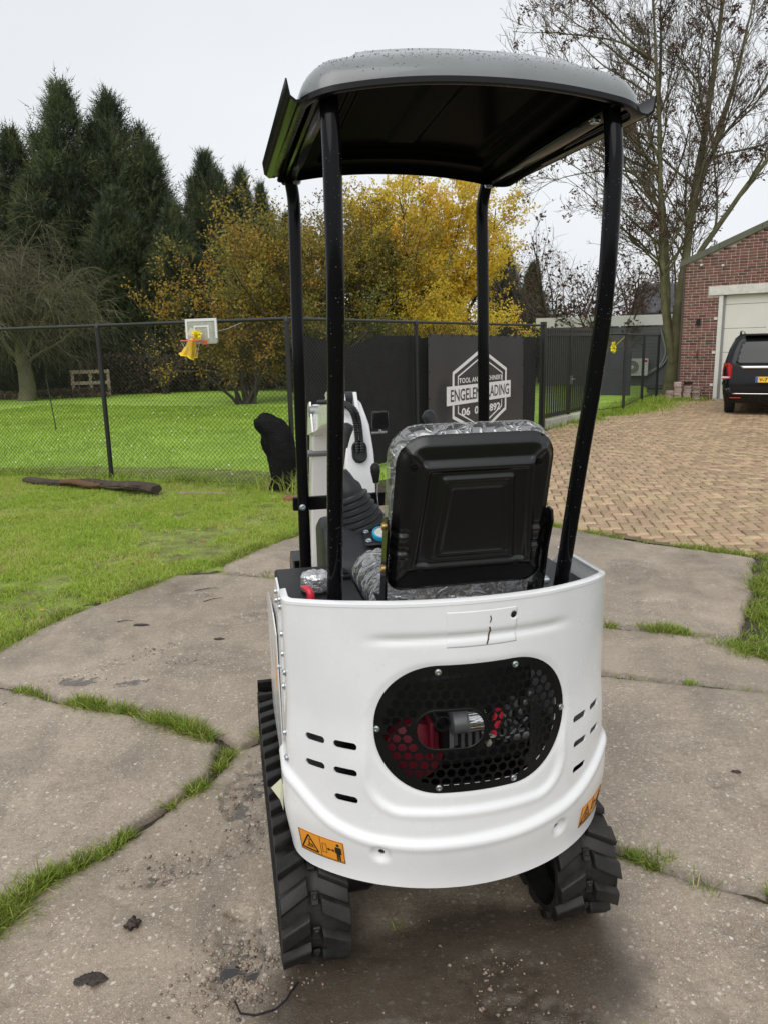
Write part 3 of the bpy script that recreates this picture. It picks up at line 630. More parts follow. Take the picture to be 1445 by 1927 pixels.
for (cx, cy, rx, ry, an, dep) in SPALL[:14]:
    n_ = int(620 * math.sqrt(rx * ry)); q = rng.normal(0, 0.6, (n_, 2)) * (rx, ry); a = R_(an)
    x = cx + q[:, 0] * math.cos(a) - q[:, 1] * math.sin(a); y = cy + q[:, 0] * math.sin(a) + q[:, 1] * math.cos(a)
    zz = slab_height(x, y, 3)[0]; P.append(np.c_[x, y, zz]); Rr.append(np.abs(rng.normal(0.003, 0.0022, n_)) + 0.001)
n_ = 1100; x = rng.uniform(-1.6, 1.7, n_); y = rng.uniform(1.55, 5.0, n_) ; P.append(np.c_[x, y, np.zeros(n_)]); Rr.append(np.abs(rng.normal(0.0012, 0.001, n_)) + 0.0006)
n_ = 260; x = rng.normal(-0.42, 0.10, n_); y = rng.normal(1.80, 0.07, n_); P.append(np.c_[x, y, slab_height(x, y, 3)[0]]); Rr.append(np.abs(rng.normal(0.004, 0.002, n_)) + 0.001)
a_ = stones(np.concatenate(P), np.concatenate(Rr)); me = npmesh('gravel', a_[0], a_[1], tint=a_[2], smooth=False)
setp(link('gravel', me, stone_mat), 'loose gravel and crumbs in the broken patches of concrete', 'gravel', kind='stuff')
# mud clod, flakes, twigs, cable
mud = M('wet dark mud', (0.035, 0.022, 0.018), 0.45, var=0.3, vs_=60, bump=0.8, bs=90, dist=0.01)
def lump(name, x, y, z, rx, ry, rz_, seed, mat, label, cat, group=None):
    bm = bmesh.new(); bmesh.ops.create_icosphere(bm, subdivisions=4, radius=1)
    for v in bm.verts:
        c = v.co; k = 0.45 + 1.0 * float(fbm(np.array(c.x * 2.1 + seed), np.array(c.y * 2.1 + c.z * 1.3), seed, 4)); v.co = Vector((c.x * rx * k, c.y * ry * k, max(c.z, -0.35) * rz_ * k))
    me_ = bpy.data.meshes.new(name); bm.to_mesh(me_); bm.free()
    me_.polygons.foreach_set('use_smooth', np.ones(len(me_.polygons), bool))
    o = link(name, me_, mat); o.location = (x, y, z); return setp(o, label, cat, group)
lump('mud_clod', -0.783, 2.01, 0.008, 0.024, 0.022, 0.016, 3, mud, 'small dark clod of mud lying alone on the near slab', 'clod')
for (x, y, rx, ry, sd2, lb) in ((-0.84, 1.81, 0.042, 0.026, 5, 'flat dark mud flake on the slab at the lower left'), (-1.55, 4.62, 0.05, 0.02, 8, 'dark leaf debris on the far left slab'), (1.38, 2.78, 0.02, 0.012, 9, 'small dark stone on the slab right of the machine'), (-1.0, 4.35, 0.03, 0.02, 12, 'small mossy crumb on the slab left of the machine')):
    lump('mud_flake', x, y, 0.002, rx, ry, 0.004, sd2, mud, lb, 'debris', 'debris on the slabs')
m = MB(); m.tube([(-0.42, 1.715, 0.012), (-0.40, 1.682, 0.006), (-0.36, 1.675, 0.006), (-0.31, 1.69, 0.008), (-0.285, 1.72, 0.008), (-0.275, 1.75, 0.006), (-0.26, 1.78, 0.005)], 0.0028, 6)
setp(m.build('cable', black_plastic, smooth=60), 'thin black cable lying on wet concrete behind the left track', 'cable')
for k, (x, y, a, l, lb) in enumerate(((-1.37, 5.30, 20, 0.17, 'thin dark twig on the far left slab below the lawn'), (-1.25, 5.05, 35, 0.14, 'short dark twig nearest the machine on the far left slab'), (-1.72, 4.68, 10, 0.10, 'bent dark twig near the lawn edge on the far left slab'), (-1.9, 3.5, 60, 0.05, 'tiny twig on the left slab'))):
    a = R_(a); m = MB(); m.tube([(x, y, 0.004), (x + l * .5 * math.cos(a), y + l * .5 * math.sin(a) + 0.006, 0.008), (x + l * math.cos(a), y + l * math.sin(a), 0.004)], [0.003, 0.0025, 0.001], 5)
    setp(m.build('twig', mud), lb, 'twig', 'twigs on the slabs')

# ================================================================== MINI EXCAVATOR
EX = thing('mini_excavator', 'white mini excavator with black canopy and rubber tracks, seen from behind', 'excavator', (0.1916, 1.861, 0), R_(11.53))
CR, CCY, TH1, RF = 0.55, 0.418, 0.904, 0.06
CP = (CR * math.sin(TH1), CCY - CR * math.cos(TH1)); CC = (CP[0] - RF * math.sin(TH1), CP[1] + RF * math.cos(TH1))
S1 = CR * TH1; S2 = S1 + RF * (math.pi / 2 - TH1)
def cowl_plan(s):
    sg = np.where(s < 0, -1.0, 1.0); a = np.abs(s); th = np.minimum(a, S1) / CR
    x = CR * np.sin(th); y = CCY - CR * np.cos(th); nx = np.sin(th); ny = -np.cos(th)
    t2 = TH1 + np.clip(a - S1, 0, S2 - S1) / RF; in2 = a > S1
    x = np.where(in2, CC[0] + RF * np.sin(t2), x); y = np.where(in2, CC[1] - RF * np.cos(t2), y); nx = np.where(in2, np.sin(t2), nx); ny = np.where(in2, -np.cos(t2), ny)
    y = y + np.maximum(a - S2, 0)
    return x * sg, y, nx * sg, ny
bx_ = np.array([-0.52, -0.444, -0.40, -0.357, -0.27, -0.158, -0.025, 0.12, 0.263, 0.353, 0.422, 0.52]); bz_ = np.array([0.64, 0.602, 0.556, 0.508, 0.478, 0.474, 0.480, 0.486, 0.503, 0.536, 0.575, 0.64])
sx_ = np.linspace(-0.9, 0.9, 721); _zz = np.interp(CR * np.sin(np.clip(sx_ / CR, -1.5, 1.5)), bx_, bz_); ker = np.hanning(61); ker /= ker.sum(); BZ = np.convolve(np.pad(_zz, 30, 'edge'), ker, 'valid')
def cowl_d(s, z):
    zc = np.interp(s, sx_, BZ)
    d = 0.013 * sst(zc + 0.012, zc - 0.022, z) + 0.005 * np.exp(-((z - zc + 0.010) / 0.012) ** 2)
    u = np.abs(s + 0.012) - (0.262 - 0.09); w = (0.555 + 0.09) - z     # raised field round the grille
    q = np.where((u > 0) & (w > 0), np.hypot(np.maximum(u, 0), np.maximum(w, 0)), np.maximum(u, w)) - 0.09
    fade = sst(0.80, 0.64, z)
    d = d + 0.0075 * sst(-0.012, 0.014, q) * fade + 0.004 * np.exp(-((q - 0.006) / 0.010) ** 2) * fade
    # pressed line under the rim
    d = d - 0.0065 * np.exp(-((z - 1.012 + 0.015 * (s / 0.3) ** 2) / 0.010) ** 2) * sst(0.30, 0.20, np.abs(s)) + 0.002 * sst(1.0, 1.03, z) * sst(0.30, 0.20, np.abs(s))
    for sg in (-1, 1):
        r = np.hypot(s - sg * 0.245, z - 0.432); d = d - 0.012 * sst(0.027, 0.012, r)
    r = (np.hypot(np.maximum(np.abs(s) - 0.10, 0), z - 0.772)) - 0.168       # slight dish where the grille sits
    d = d - 0.004 * sst(0.012, -0.004, r)
    return d
def cowl_map(s, z, off=0.0):
    x, y, nx, ny = cowl_plan(s); d = cowl_d(s, z) + off
    lean = 0.02 * sst(0.5, 0.33, z)           # skirt tucks in a little at the bottom
    return np.stack([x + nx * (d - lean), y + ny * (d - lean), z], -1)
def cowl_pt(s, z, off=0.0): return cowl_map(np.array([s], float), np.array([z], float), off)[0]
def cowl_n(s):
    _, _, nx, ny = cowl_plan(np.array([float(s)])); return (float(nx[0]), float(ny[0]), 0.0)
SL, SR = -0.60, 0.80
def rim_z(s): return 1.098 - 0.034 * min(abs(s) / 0.5, 1.0) ** 2
out = []
for s in np.arange(SL, SR + 1e-6, 0.01):
    a = abs(s); zb = 0.335 + (0.06 * (1 - math.sqrt(max(0, 1 - min(1, (a - 0.44) / 0.10) ** 2))) if a > 0.44 else 0.0); out.append((s, zb))
top = [(s, rim_z(s)) for s in np.arange(SR, SL - 1e-6, -0.01)]
outline = out + top
def stadium(hw, hh, cx=0, cy=0, n=14): return rrect(hw, hh, min(hw, hh) * 0.999, n, cx, cy)
holes = [rrect(0.238, 0.152, 0.148, 16, 0, 0.772)]
SLOTS = [(0.334, 0.716, 0.0325), (0.422, 0.716, 0.030), (0.334, 0.645, 0.0325), (0.422, 0.645, 0.030), (0.334, 0.570, 0.0325)]
for sg in (-1, 1):
    for (s, z, hl) in SLOTS: holes.append(stadium(hl, 0.0098, sg * s, z, 6))
    holes.append(stadium(0.0085, 0.0085, sg * 0.245, 0.432, 5))
holes.append(stadium(0.0088, 0.0088, 0.0915, 1.054, 5))
cowl = sheet('rear_cowl', white_paint, EX, outline, holes, 0.0085, cowl_map, thick=0.0045, hstep=0.004, sharp=45)
# folded rim along the top of the cowl
m = MB(); ss = np.arange(SL, SR + 1e-6, 0.0125); V = []; F = []
for s in ss:
    p = cowl_pt(s, rim_z(s)); n_ = cowl_n(s)
    for (o_, dz) in ((0.0015, -0.004), (0.001, 0.003), (-0.004, 0.0065), (-0.016, 0.0075), (-0.018, 0.004), (-0.005, -0.003)): V.append((p[0] + n_[0] * o_, p[1] + n_[1] * o_, p[2] + dz))
for i in range(len(ss) - 1):
    for k in range(6): F.append((i * 6 + k, i * 6 + (k + 1) % 6, (i + 1) * 6 + (k + 1) % 6, (i + 1) * 6 + k))
m.add(V, F).build('cowl_rim', white_paint, cowl, 50)
# grille plate with hexagon mesh
gout = rrect(0.258, 0.169, 0.164, 20, 0, 0.772); win = stadium(0.087, 0.052, -0.067, 0.772, 10)
hexes = []; pt = 0.0268
for j in range(-8, 9):
    for i in range(-11, 12):
        cx = (i + 0.5 * (j % 2)) * pt; cz = 0.772 + j * pt * 0.866
        hx = [(cx + 0.0122 * math.cos(R_(60 * k)), cz + 0.0122 * math.sin(R_(60 * k))) for k in range(6)]
        q = np.array(hx); inn = sdpoly(q[:, 0], q[:, 1], rrect(0.236, 0.150, 0.146, 16, 0, 0.772)); ow = sdpoly(q[:, 0], q[:, 1], win)
        if inn.min() > 0.0 and ow.max() < -0.006: hexes.append(hx)
        elif inn.max() > 0.008 and ow.max() < -0.006:       # trimmed holes along the border
            ins = rrect(0.235, 0.149, 0.145, 16, 0, 0.772)
            q2 = []
            for (a, b) in hx:
                ll = float(sdpoly(np.array([a]), np.array([b]), ins)[0])
                if ll > 0: q2.append((a, b))
                else:
                    for _ in range(8):
                        a += (cx - a) * 0.18; b += (cz - b) * 0.18
                        if float(sdpoly(np.array([a]), np.array([b]), ins)[0]) > 0: break
                    q2.append((a, b))
            if min(float(v) for v in sdpoly(np.array([v[0] for v in q2]), np.array([v[1] for v in q2]), ins)) > -0.001: hexes.append(q2)
grille = sheet('grille', black_satin, EX, gout, hexes + [win], 0.03, lambda s, z: cowl_map(s, z * 0 + 0.772, 0.0035) * [1, 1, 0] + np.stack([s * 0, s * 0, z], -1), thick=0.0022, hstep=0.02, sharp=30)
def strip_on_cowl(path, w, off, h):
    """raised bead following a path on the cowl"""
    V = []; F = []; n = len(path)
    for i, (s, z) in enumerate(path):
        a = np.array(path[(i + 1) % n]) - np.array(path[i - 1]); a = a / (np.linalg.norm(a) + 1e-9); nn = np.array([-a[1], a[0]])
        for (k, o_) in ((-1, off), (-0.6, off + h), (0.6, off + h), (1, off)):
            q = np.array([s, z]) + nn * w * k; p = cowl_pt(q[0], 0.772, o_); V.append((p[0], p[1], q[1]))
    for i in range(n):
        for k in range(3): F.append((i * 4 + k, i * 4 + k + 1, ((i + 1) % n) * 4 + k + 1, ((i + 1) % n) * 4 + k))
    return V, F
m = MB(); m.add(*strip_on_cowl([tuple(p) for p in resample(win, 0.006)], 0.0035, 0.0035, 0.002)); m.build('window_ring', black_satin, grille, 40)
m = MB(); p = cowl_pt(-0.088, 0.772, -0.01); m.lathe([(0.0205, -0.03), (0.0205, 0.008), (0.017, 0.0085), (0.0165, -0.02)], (p[0], p[1], 0.787), 'Z', 20, Matrix.Rotation(R_(90), 3, 'X')); m.build('exhaust_pipe', black_satin, EX, 40)
bm_ = bolt_mesh()
def bolt(parent, p, n, mat=zinc, sc_=1.0):
    o = link('bolt', bm_, None, parent); orient(o, p, n); o.scale = (sc_,) * 3
    if not o.data.materials: o.data.materials.append(zinc)
    if mat is not zinc: o.material_slots[0].link = 'OBJECT'; o.material_slots[0].material = mat
    return o
for (s, z) in ((-0.098, 0.925), (0.098, 0.925), (-0.250, 0.772), (0.250, 0.772), (-0.098, 0.618), (0.098, 0.618)):
    p = cowl_pt(s, 0.772, 0.0036); bolt(grille, (p[0], p[1], z), cowl_n(s), sc_=0.85)
for (s, z) in ((-0.575, 1.05), (-0.575, 1.03), (-0.56, 0.96), (-0.56, 0.905), (-0.53, 0.865), (-0.59, 0.80), (-0.54, 0.69), (-0.525, 0.625)): bolt(cowl, cowl_pt(s, z, 0.001), cowl_n(s), sc_=1.0)
# hazard stickers on the lower corners
def on_cowl(s, z, off): return tuple(cowl_pt(s, z, off))
def sticker(sg):
    ca = sg * 0.412; hw, hh, cz = 0.070, 0.034, 0.412
    def mp(u, v, t): return on_cowl(ca + u, cz + v + 0.10 * (u + 0.07) * (1 if sg < 0 else -0.0) * 0, t)
    V, F = relief([(-hw, -hh), (hw, -hh), (hw, hh), (-hw, hh)], [], 0.008, lambda u, v: cowl_map(ca + u, cz + v, 0.0012), thick=0.0006)
    st = link('hazard_sticker', npmesh('hazard_sticker', V, F, smooth=True), orange_sticker, EX)
    st['label'] = 'orange warning sticker on the %s lower corner of the cowl' % ('left' if sg < 0 else 'right')
    pr = MB()
    def poly(pts): pr.prism(pts, mp, 0.0010, 0.0020)
    def line(a, b, w):
        a, b = np.array(a), np.array(b); d = b - a; d = d / np.linalg.norm(d); n_ = np.array([-d[1], d[0]]) * w / 2
        k = max(1, int(np.linalg.norm(b - a) / 0.012))
        for i in range(k):
            p0 = a + (b - a) * i / k; p1 = a + (b - a) * (i + 1) / k; poly([tuple(p0 - n_), tuple(p1 - n_), tuple(p1 + n_), tuple(p0 + n_)])
    T = [(-0.064, -0.024), (-0.010, -0.024), (-0.037, 0.024)]
    for i in range(3): line(T[i], T[(i + 1) % 3], 0.0042)
    line((-0.046, -0.014), (-0.028, -0.014), 0.003); line((-0.040, -0.014), (-0.037, 0.004), 0.003); line((-0.037, -0.004), (-0.026, -0.010), 0.0025); line((-0.030, -0.004), (-0.022, -0.016), 0.002); line((-0.041, 0.008), (-0.033, 0.008), 0.002)
    line((0, -0.034), (0, 0.034), 0.0008)
    for a, b in (((0.006, -0.014), (0.018, -0.014)), ((0.018, -0.014), (0.018, 0.014)), ((0.018, 0.014), (0.006, 0.014)), ((0.006, 0.014), (0.006, -0.014))): line(a, b, 0.0009)
    line((0.022, 0), (0.040, 0), 0.0026); poly([(0.020, 0), (0.026, -0.005), (0.026, 0.005)]); poly([(0.043, 0), (0.037, 0.005), (0.037, -0.005)])
    poly([(0.053 + 0.0042 * math.cos(k), 0.021 + 0.0045 * math.sin(k)) for k in np.arange(0, 6.28, 0.6)])
    poly([(0.046, 0.014), (0.060, 0.014), (0.062, 0.010), (0.062, -0.006), (0.059, -0.006), (0.0585, 0.006), (0.0585, -0.029), (0.054, -0.029), (0.0535, -0.008), (0.0525, -0.008), (0.052, -0.029), (0.0475, -0.029), (0.0475, 0.006), (0.047, -0.006), (0.044, -0.006), (0.044, 0.010)])
    for a, b in (((-0.0685, -0.0325), (0.0685, -0.0325)), ((-0.0685, 0.0325), (0.0685, 0.0325)), ((-0.0685, -0.0325), (-0.0685, 0.0325)), ((0.0685, -0.0325), (0.0685, 0.0325))): line(a, b, 0.0009)
    pr.build('print', black_print, st)
sticker(-1); sticker(1)
# clear tape with a rust scratch near the rim
V, F = relief([(-0.077, 0.985), (0.100, 0.985), (0.100, 1.075), (-0.077, 1.075)], [stadium(0.0092, 0.0092, 0.0915, 1.054, 5)], 0.005, lambda s, z: cowl_map(s, z, 0.00025), thick=0.0001)
tape_mat = M('clear tape', (0.81, 0.81, 0.82), 0.25, coat=0.5); o = link('clear_tape', npmesh('clear_tape', V, F, smooth=True), tape_mat, EX)
for sc0, sc1, w in ((((0.029, 1.060), (0.031, 1.052), (0.028, 1.042)), None, 0.0016), (((0.027, 1.032), (0.0295, 1.022), (0.028, 1.012), (0.025, 1.000), (0.021, 0.988)), None, 0.0022)):
    m = MB()
    for a, b in zip(sc0[:-1], sc0[1:]):
        m.add([on_cowl(a[0] - w, a[1], 0.0014), on_cowl(a[0] + w, a[1], 0.0014), on_cowl(b[0] + w * .8, b[1], 0.0014), on_cowl(b[0] - w * .8, b[1], 0.0014)], [(0, 1, 2, 3)])
    m.build('scratch', rust, o)
# peeling paper at the left edge
m = MB(); p = cowl_pt(-0.55, 0.55, 0.004); m.add([p, (p[0] - 0.028, p[1] + 0.01, p[2] - 0.03), (p[0] - 0.006, p[1] - 0.006, p[2] - 0.06), (p[0] + .002, p[1] - 0.004, p[2] - 0.095), (p[0] + .004, p[1], p[2] - 0.02)], [(0, 1, 2, 4), (2, 3, 4)]); m.build('peeling_paper', cream_paper, EX)
# house floor, side panels, deck
m = MB(); m.box((0, 0.50, 0.47), (0.84, 0.86, 0.06), bev=0.008); m.box((0, 0.46, 0.41), (0.5, 0.7, 0.08)); m.build('house_floor', black_satin, EX, 40)
def side_panel(sg):
    poly = [(0.17, 0.40), (0.85, 0.42), (0.88, 0.50), (0.86, 0.70), (0.62, 0.86), (0.40, 0.98), (0.31, 1.06), (0.27, 1.075), (0.17, 1.066)] if sg < 0 else [(0.38, 0.42), (0.85, 0.42), (0.88, 0.50), (0.86, 0.72), (0.62, 0.90), (0.45, 1.0), (0.38, 1.06)]
    m = MB(); m.prism(poly, lambda u, v, t: (sg * t, u, v), 0.444, 0.449); return m.build('side_panel', white_paint, EX)
side_panel(-1); side_panel(1)
m = MB(); m.prism([(0.30, 0.55), (0.78, 0.55), (0.80, 0.86), (0.60, 0.93), (0.34, 0.95), (0.29, 0.90)], lambda u, v, t: (-t - 0.006 * max(0, (v - 0.86)) / 0.09, u, v), 0.4495, 0.4525); m.build('access_flap', white_paint, EX)
m = MB(); m.prism([(0.36, 0.70), (0.41, 0.70), (0.40, 0.88), (0.37, 0.88)], lambda u, v, t: (-t, u, v), 0.4528, 0.4545); m.build('orange_tag', orange_sticker, EX)
for (y, z) in ((0.24, 1.045), (0.24, 1.02), (0.30, 0.80)): bolt(EX, (-0.450, y, z), (-1, 0, 0))
for x in (-0.325, 0.325): m = MB(); m.box((x, 0.33, 1.0), (0.22, 0.46, 0.03), bev=0.006); m.build('deck', black_plastic, EX, 40)
# filler cap under foil, red shut-off lever
cap = MB(); n = 30; prof = [(0.036, 1.015), (0.039, 1.02), (0.041, 1.03), (0.041, 1.062), (0.038, 1.068), (0.030, 1.072), (0.012, 1.071)]; V = []; F = []
for (r, h) in prof:
    for k in range(n):
        a = k * 2 * math.pi / n; rr = r * (1 + (0.05 if (k % 3 == 0 and h < 1.065) else 0) + rnd.uniform(-0.025, 0.025)); V.append((-0.335 + rr * math.cos(a), 0.30 + rr * math.sin(a), h + rnd.uniform(-0.0025, 0.0025)))
for i in range(len(prof) - 1):
    for k in range(n): F.append((i * n + k, i * n + (k + 1) % n, (i + 1) * n + (k + 1) % n, (i + 1) * n + k))
F.append(tuple((len(prof) - 1) * n + k for k in range(n))); cap.add(V, F); cap.build('filler_cap', foil, EX, 25)
m = MB(); m.lathe([(0.043, 1.014), (0.043, 1.024), (0.038, 1.026)], (-0.335, 0.30, 0), n=24); m.build('filler_neck', black_plastic, EX, 40)
m = MB(); m.tube([(-0.365, 0.155, 1.01), (-0.365, 0.155, 1.040)], 0.011, 12); m.build('valve_stem', black_plastic, EX, 40)
m = MB(); m.tube([(-0.365, 0.155, 1.035), (-0.365, 0.155, 1.055), (-0.367, 0.158, 1.064), (-0.375, 0.172, 1.069), (-0.382, 0.190, 1.066)], [0.0105, 0.0105, 0.010, 0.008, 0.005], 12); m.build('red_lever', red_plastic, EX, 50)
for p in ((-0.31, 0.16, 1.016), (-0.29, 0.40, 1.016)): bolt(EX, p, (0, 0, 1), sc_=1.0)
m = MB(); m.box((-0.245, 0.40, 1.02), (0.05, 0.022, 0.012), bev=.002); m.box((-0.245, 0.44, 1.02), (0.05, 0.022, 0.012), bev=.002); m.build('seat_bracket', black_satin, EX)
bolt(EX, (-0.25, 0.40, 1.026), (0, 0, 1)); bolt(EX, (-0.25, 0.44, 1.026), (0, 0, 1))
# engine behind the grille
m = MB(); m.box((0.0, 0.22, 0.66), (0.50, 0.20, 0.30), bev=0.02); m.box((0.05, 0.24, 0.88), (0.5, 0.2, 0.16), bev=0.02); engine = m.build('engine', M('dark engine block', (0.012, 0.012, 0.013), 0.6), EX, 40)
m = MB(); m.lathe([(0.02, -0.01), (0.07, 0), (0.082, 0.02), (0.085, 0.06), (0.06, 0.075)], (-0.118, 0.12, 0.615), 'Z', 28, Matrix.Rotation(R_(90), 3, 'X')); m.box((-0.075, 0.05, 0.665), (0.012, 0.06, 0.10), bev=.003); m.build('fan_housing', red_paint, engine, 40)
m = MB(); m.box((-0.050, 0.0, 0.70), (0.016, 0.05, 0.11), bev=.002); m.build('bracket', black_satin, engine)
m = MB(); m.lathe([(0.024, -0.045), (0.031, -0.04), (0.031, -0.005), (0.034, -0.002), (0.034, 0.0)], (0.005, -0.02, 0.735), 'X', 22); m.box((-0.035, -0.01, 0.70), (0.012, 0.03, 0.07)); m.build('starter_motor', steel_grey, engine, 40)
m = MB(); m.lathe([(0.031, 0.0), (0.031, 0.048), (0.026, 0.052)], (0.005, -0.02, 0.735), 'X', 22); m.build('starter_sleeve', chrome, engine, 40)
m = MB(); m.tube([(0.095, -0.02, 0.755), (0.093, -0.02, 0.735), (0.083, -0.02, 0.712), (0.085, -0.02, 0.690)], [0.011, 0.013, 0.012, 0.011], 10); m.build('terminal_cap', red_plastic, engine, 50)
m = MB(); m.tube([(0.086, -0.015, 0.690), (0.078, -0.01, 0.66), (0.082, 0.02, 0.635)], 0.008, 8); m.build('cable_sleeve', M('pale cable', (0.55, 0.52, 0.45), 0.6), engine, 50)
m = MB()
for k in range(9): m.box((-0.01 + 0.02 * k, 0.045, 0.668 - 0.004 * (k % 3)), (0.012, 0.05, 0.05 + 0.01 * (k % 2)), bev=.002)
for k in range(6): m.box((0.12 + 0.02 * k, 0.02 + 0.012 * k, 0.70 + 0.018 * (k % 3)), (0.015, 0.03, 0.03), bev=.003)
m.lathe([(0.016, 0), (0.016, 0.05)], (0.14, 0.01, 0.66), 'X', 12); m.tube([(0.11, 0, 0.73), (0.15, 0.0, 0.70), (0.17, 0.02, 0.66)], 0.006, 8); m.tube([(0.05, -0.01, 0.69), (0.12, -0.02, 0.672), (0.19, 0.02, 0.70)], 0.004, 8); m.build('fittings', steel_grey, engine, 40)
# posts
def bend(pts, r=0.03, n=5):
    out = [Vector(pts[0])]
    for a, b, c in zip(pts[:-2], pts[1:-1], pts[2:]):
        a, b, c = Vector(a), Vector(b), Vector(c); p0 = b + (a - b).normalized() * min(r, (a - b).length * .45); p1 = b + (c - b).normalized() * min(r, (c - b).length * .45)
        for k in range(n + 1):
            t = k / n; out.append(p0 * (1 - t) ** 2 + b * 2 * t * (1 - t) + p1 * t * t)
    out.append(Vector(pts[-1])); return out
posts = {}
for sg in (-1, 1):
    pc_ = [(0.122, 0.96), (0.088, 1.06), (-0.008, 1.42), (-0.062, 1.60), (-0.090, 1.72), (-0.106, 1.83), (-0.114, 1.95), (-0.119, 2.08), (-0.114, 2.13), (-0.095, 2.19)]
    zq = np.linspace(0.96, 2.19, 42); yq = np.interp(zq, [q[1] for q in pc_], [q[0] for q in pc_])
    for _ in range(4): yq[1:-1] = 0.25 * yq[:-2] + 0.5 * yq[1:-1] + 0.25 * yq[2:]
    m = MB(); m.tube([(sg * 0.311, y, z) for y, z in zip(yq, zq)], 0.0198, 20)
    po = m.build('rear_post', black_gloss, EX, 50)
    m = MB(); m.box((sg * 0.306, 0.118, 0.985), (0.07, 0.07, 0.012), bev=.003); m.box((sg * 0.306 - sg * 0.0, 0.118, 1.0), (0.012, 0.06, 0.05)); m.build('post_foot', black_satin, po)
    m = MB(); m.tube(bend([(sg * 0.322, 0.752, 0.50), (sg * 0.312, 0.752, 1.7), (sg * 0.304, 0.752, 2.14), (sg * 0.315, 0.735, 2.20)], 0.05, 6), 0.0195, 20)
    m.build('front_post', black_gloss, EX, 50)
    m = MB(); m.box((sg * 0.320, 0.31, 2.196), (0.042, 0.90, 0.028), bev=.008, seg=2); rail = m.build('roof_rail', black_gloss, EX, 40)
    for y in (-0.04, 0.68): bolt(rail, (sg * 0.300, y, 2.180), (0, 0, -1), sc_=1.3)
m = MB(); m.box((0, 0.782, 1.175), (0.70, 0.022, 0.046), bev=.004); bar = m.build('cross_bar', black_gloss, EX, 40)
for sg in (-1, 1): bolt(bar, (sg * 0.322, 0.731, 1.172), (0, -1, 0), sc_=1.1)
# roof shell
RX, RY0, RY1 = 0.372, -0.160, 0.712; RCY = (RY0 + RY1) / 2; RHY = (RY1 - RY0) / 2
rout = rrect(RX, RHY, 0.075, 14, 0, RCY); RO = np.array(rout)
def roof_edge(x, y): return 2.174 + 0.042 * (1 - (np.abs(x) / RX) ** 2.2) + 0.028 * (y - RY0)
def roof_map(x, y):
    e = np.maximum(sdpoly(x, y, RO), 0); t = np.clip(1 - e / 0.085, 0, 1)
    z = roof_edge(x, y) + 0.066 * np.sqrt(np.maximum(1 - t ** 2.2, 0)) + 0.014 * sst(0.0, 0.28, e)
    z = z + 0.016 * sst(0.27, 0.24, np.abs(x)) * sst(0.06, 0.11, e) - 0.010 * sst(0.06, 0.03, np.abs(x)) * sst(0.09, 0.14, e)
    return np.stack([x, y, z], -1)
roof = sheet('roof', roof_mat, EX, rout, [], 0.022, roof_map, thick=0.006, rings=(0.0015, 0.005, 0.011, 0.02, 0.032, 0.048), sharp=50)
lipP = resample(rout, 0.012); V = []; F = []; n = len(lipP)
tl = np.roll(lipP, -1, 0) - np.roll(lipP, 1, 0); tl /= np.linalg.norm(tl, axis=1)[:, None]
for q, t in zip(lipP, tl):
    nx_, ny_ = t[1], -t[0]; ze = float(roof_edge(np.array(q[0]), np.array(q[1])))
    for (o_, dz) in ((0.0015, 0.003), (0.0015, -0.008), (-0.004, -0.011), (-0.016, -0.009), (-0.016, 0.006)): V.append((q[0] + nx_ * o_, q[1] + ny_ * o_, ze + dz))
for i in range(n):
    for k in range(5): F.append((i * 5 + k, i * 5 + (k + 1) % 5, ((i + 1) % n) * 5 + (k + 1) % 5, ((i + 1) % n) * 5 + k))
m = MB(); m.add(V, F).build('roof_lip', black_satin, roof, 40)
def liner_map(x, y):
    e = sdpoly(x, y, RO); z = roof_edge(x, y) + 0.012 - 0.018 * sst(0.035, 0.02, e)
    for (e0, a) in ((0.125, 0.016), (0.155, 0.012)): z = z + a * sst(e0 - 0.007, e0 + 0.007, e)
    z = z - 0.007 * sst(0.05, 0.035, np.abs(x + 0.02)) * sst(0.17, 0.20, e)
    return np.stack([x, -y + 2 * RCY, z], -1)
lin = rrect(RX - 0.010, RHY - 0.010, 0.066, 10, 0, RCY)
sheet('roof_liner', M('black roof lining', (0.004, 0.004, 0.0045), 0.22, spec=0.05, ior=1.12), EX, lin, [], 0.0085, liner_map, thick=0.003, sharp=60)
for sg in (-1, 1):                      # upturned gutter along each side
    m = MB(); V = []; F = []; ys = np.linspace(RY0 + 0.03, RY1 - 0.02, 14)
    prof = [(0.350, 0.010), (0.366, -0.002), (0.380, -0.004), (0.391, 0.004), (0.397, 0.034), (0.400, 0.034), (0.396, 0.002), (0.382, -0.009), (0.364, -0.007), (0.349, 0.005)]
    for y in ys:
        k = 1 - 0.5 * math.exp(-((y - ys[0]) / 0.03) ** 2) * 0
        for (x, dz) in prof: V.append((sg * x, y, float(roof_edge(np.array(RX), np.array(y))) + dz * k))
    n = len(prof)
    for i in range(len(ys) - 1):
        for k in range(n): F.append((i * n + k, i * n + (k + 1) % n, (i + 1) * n + (k + 1) % n, (i + 1) * n + k))
    F += [tuple(range(n)), tuple((len(ys) - 1) * n + k for k in range(n))]
    m.add(V, F).build('gutter', black_gloss, EX, 60)
m = MB(); z_ = float(roof_map(np.array([-0.30]), np.array([-0.03]))[0, 2])
for (x, y) in ((-0.318, 0.02), (0.30, 0.02)): m.lathe([(0.008, 0), (0.008, 0.012), (0.006, 0.014)], (x, y, float(roof_map(np.array([x]), np.array([y]))[0, 2])), n=10)
m.build('roof_bolt', zinc, roof, 40)
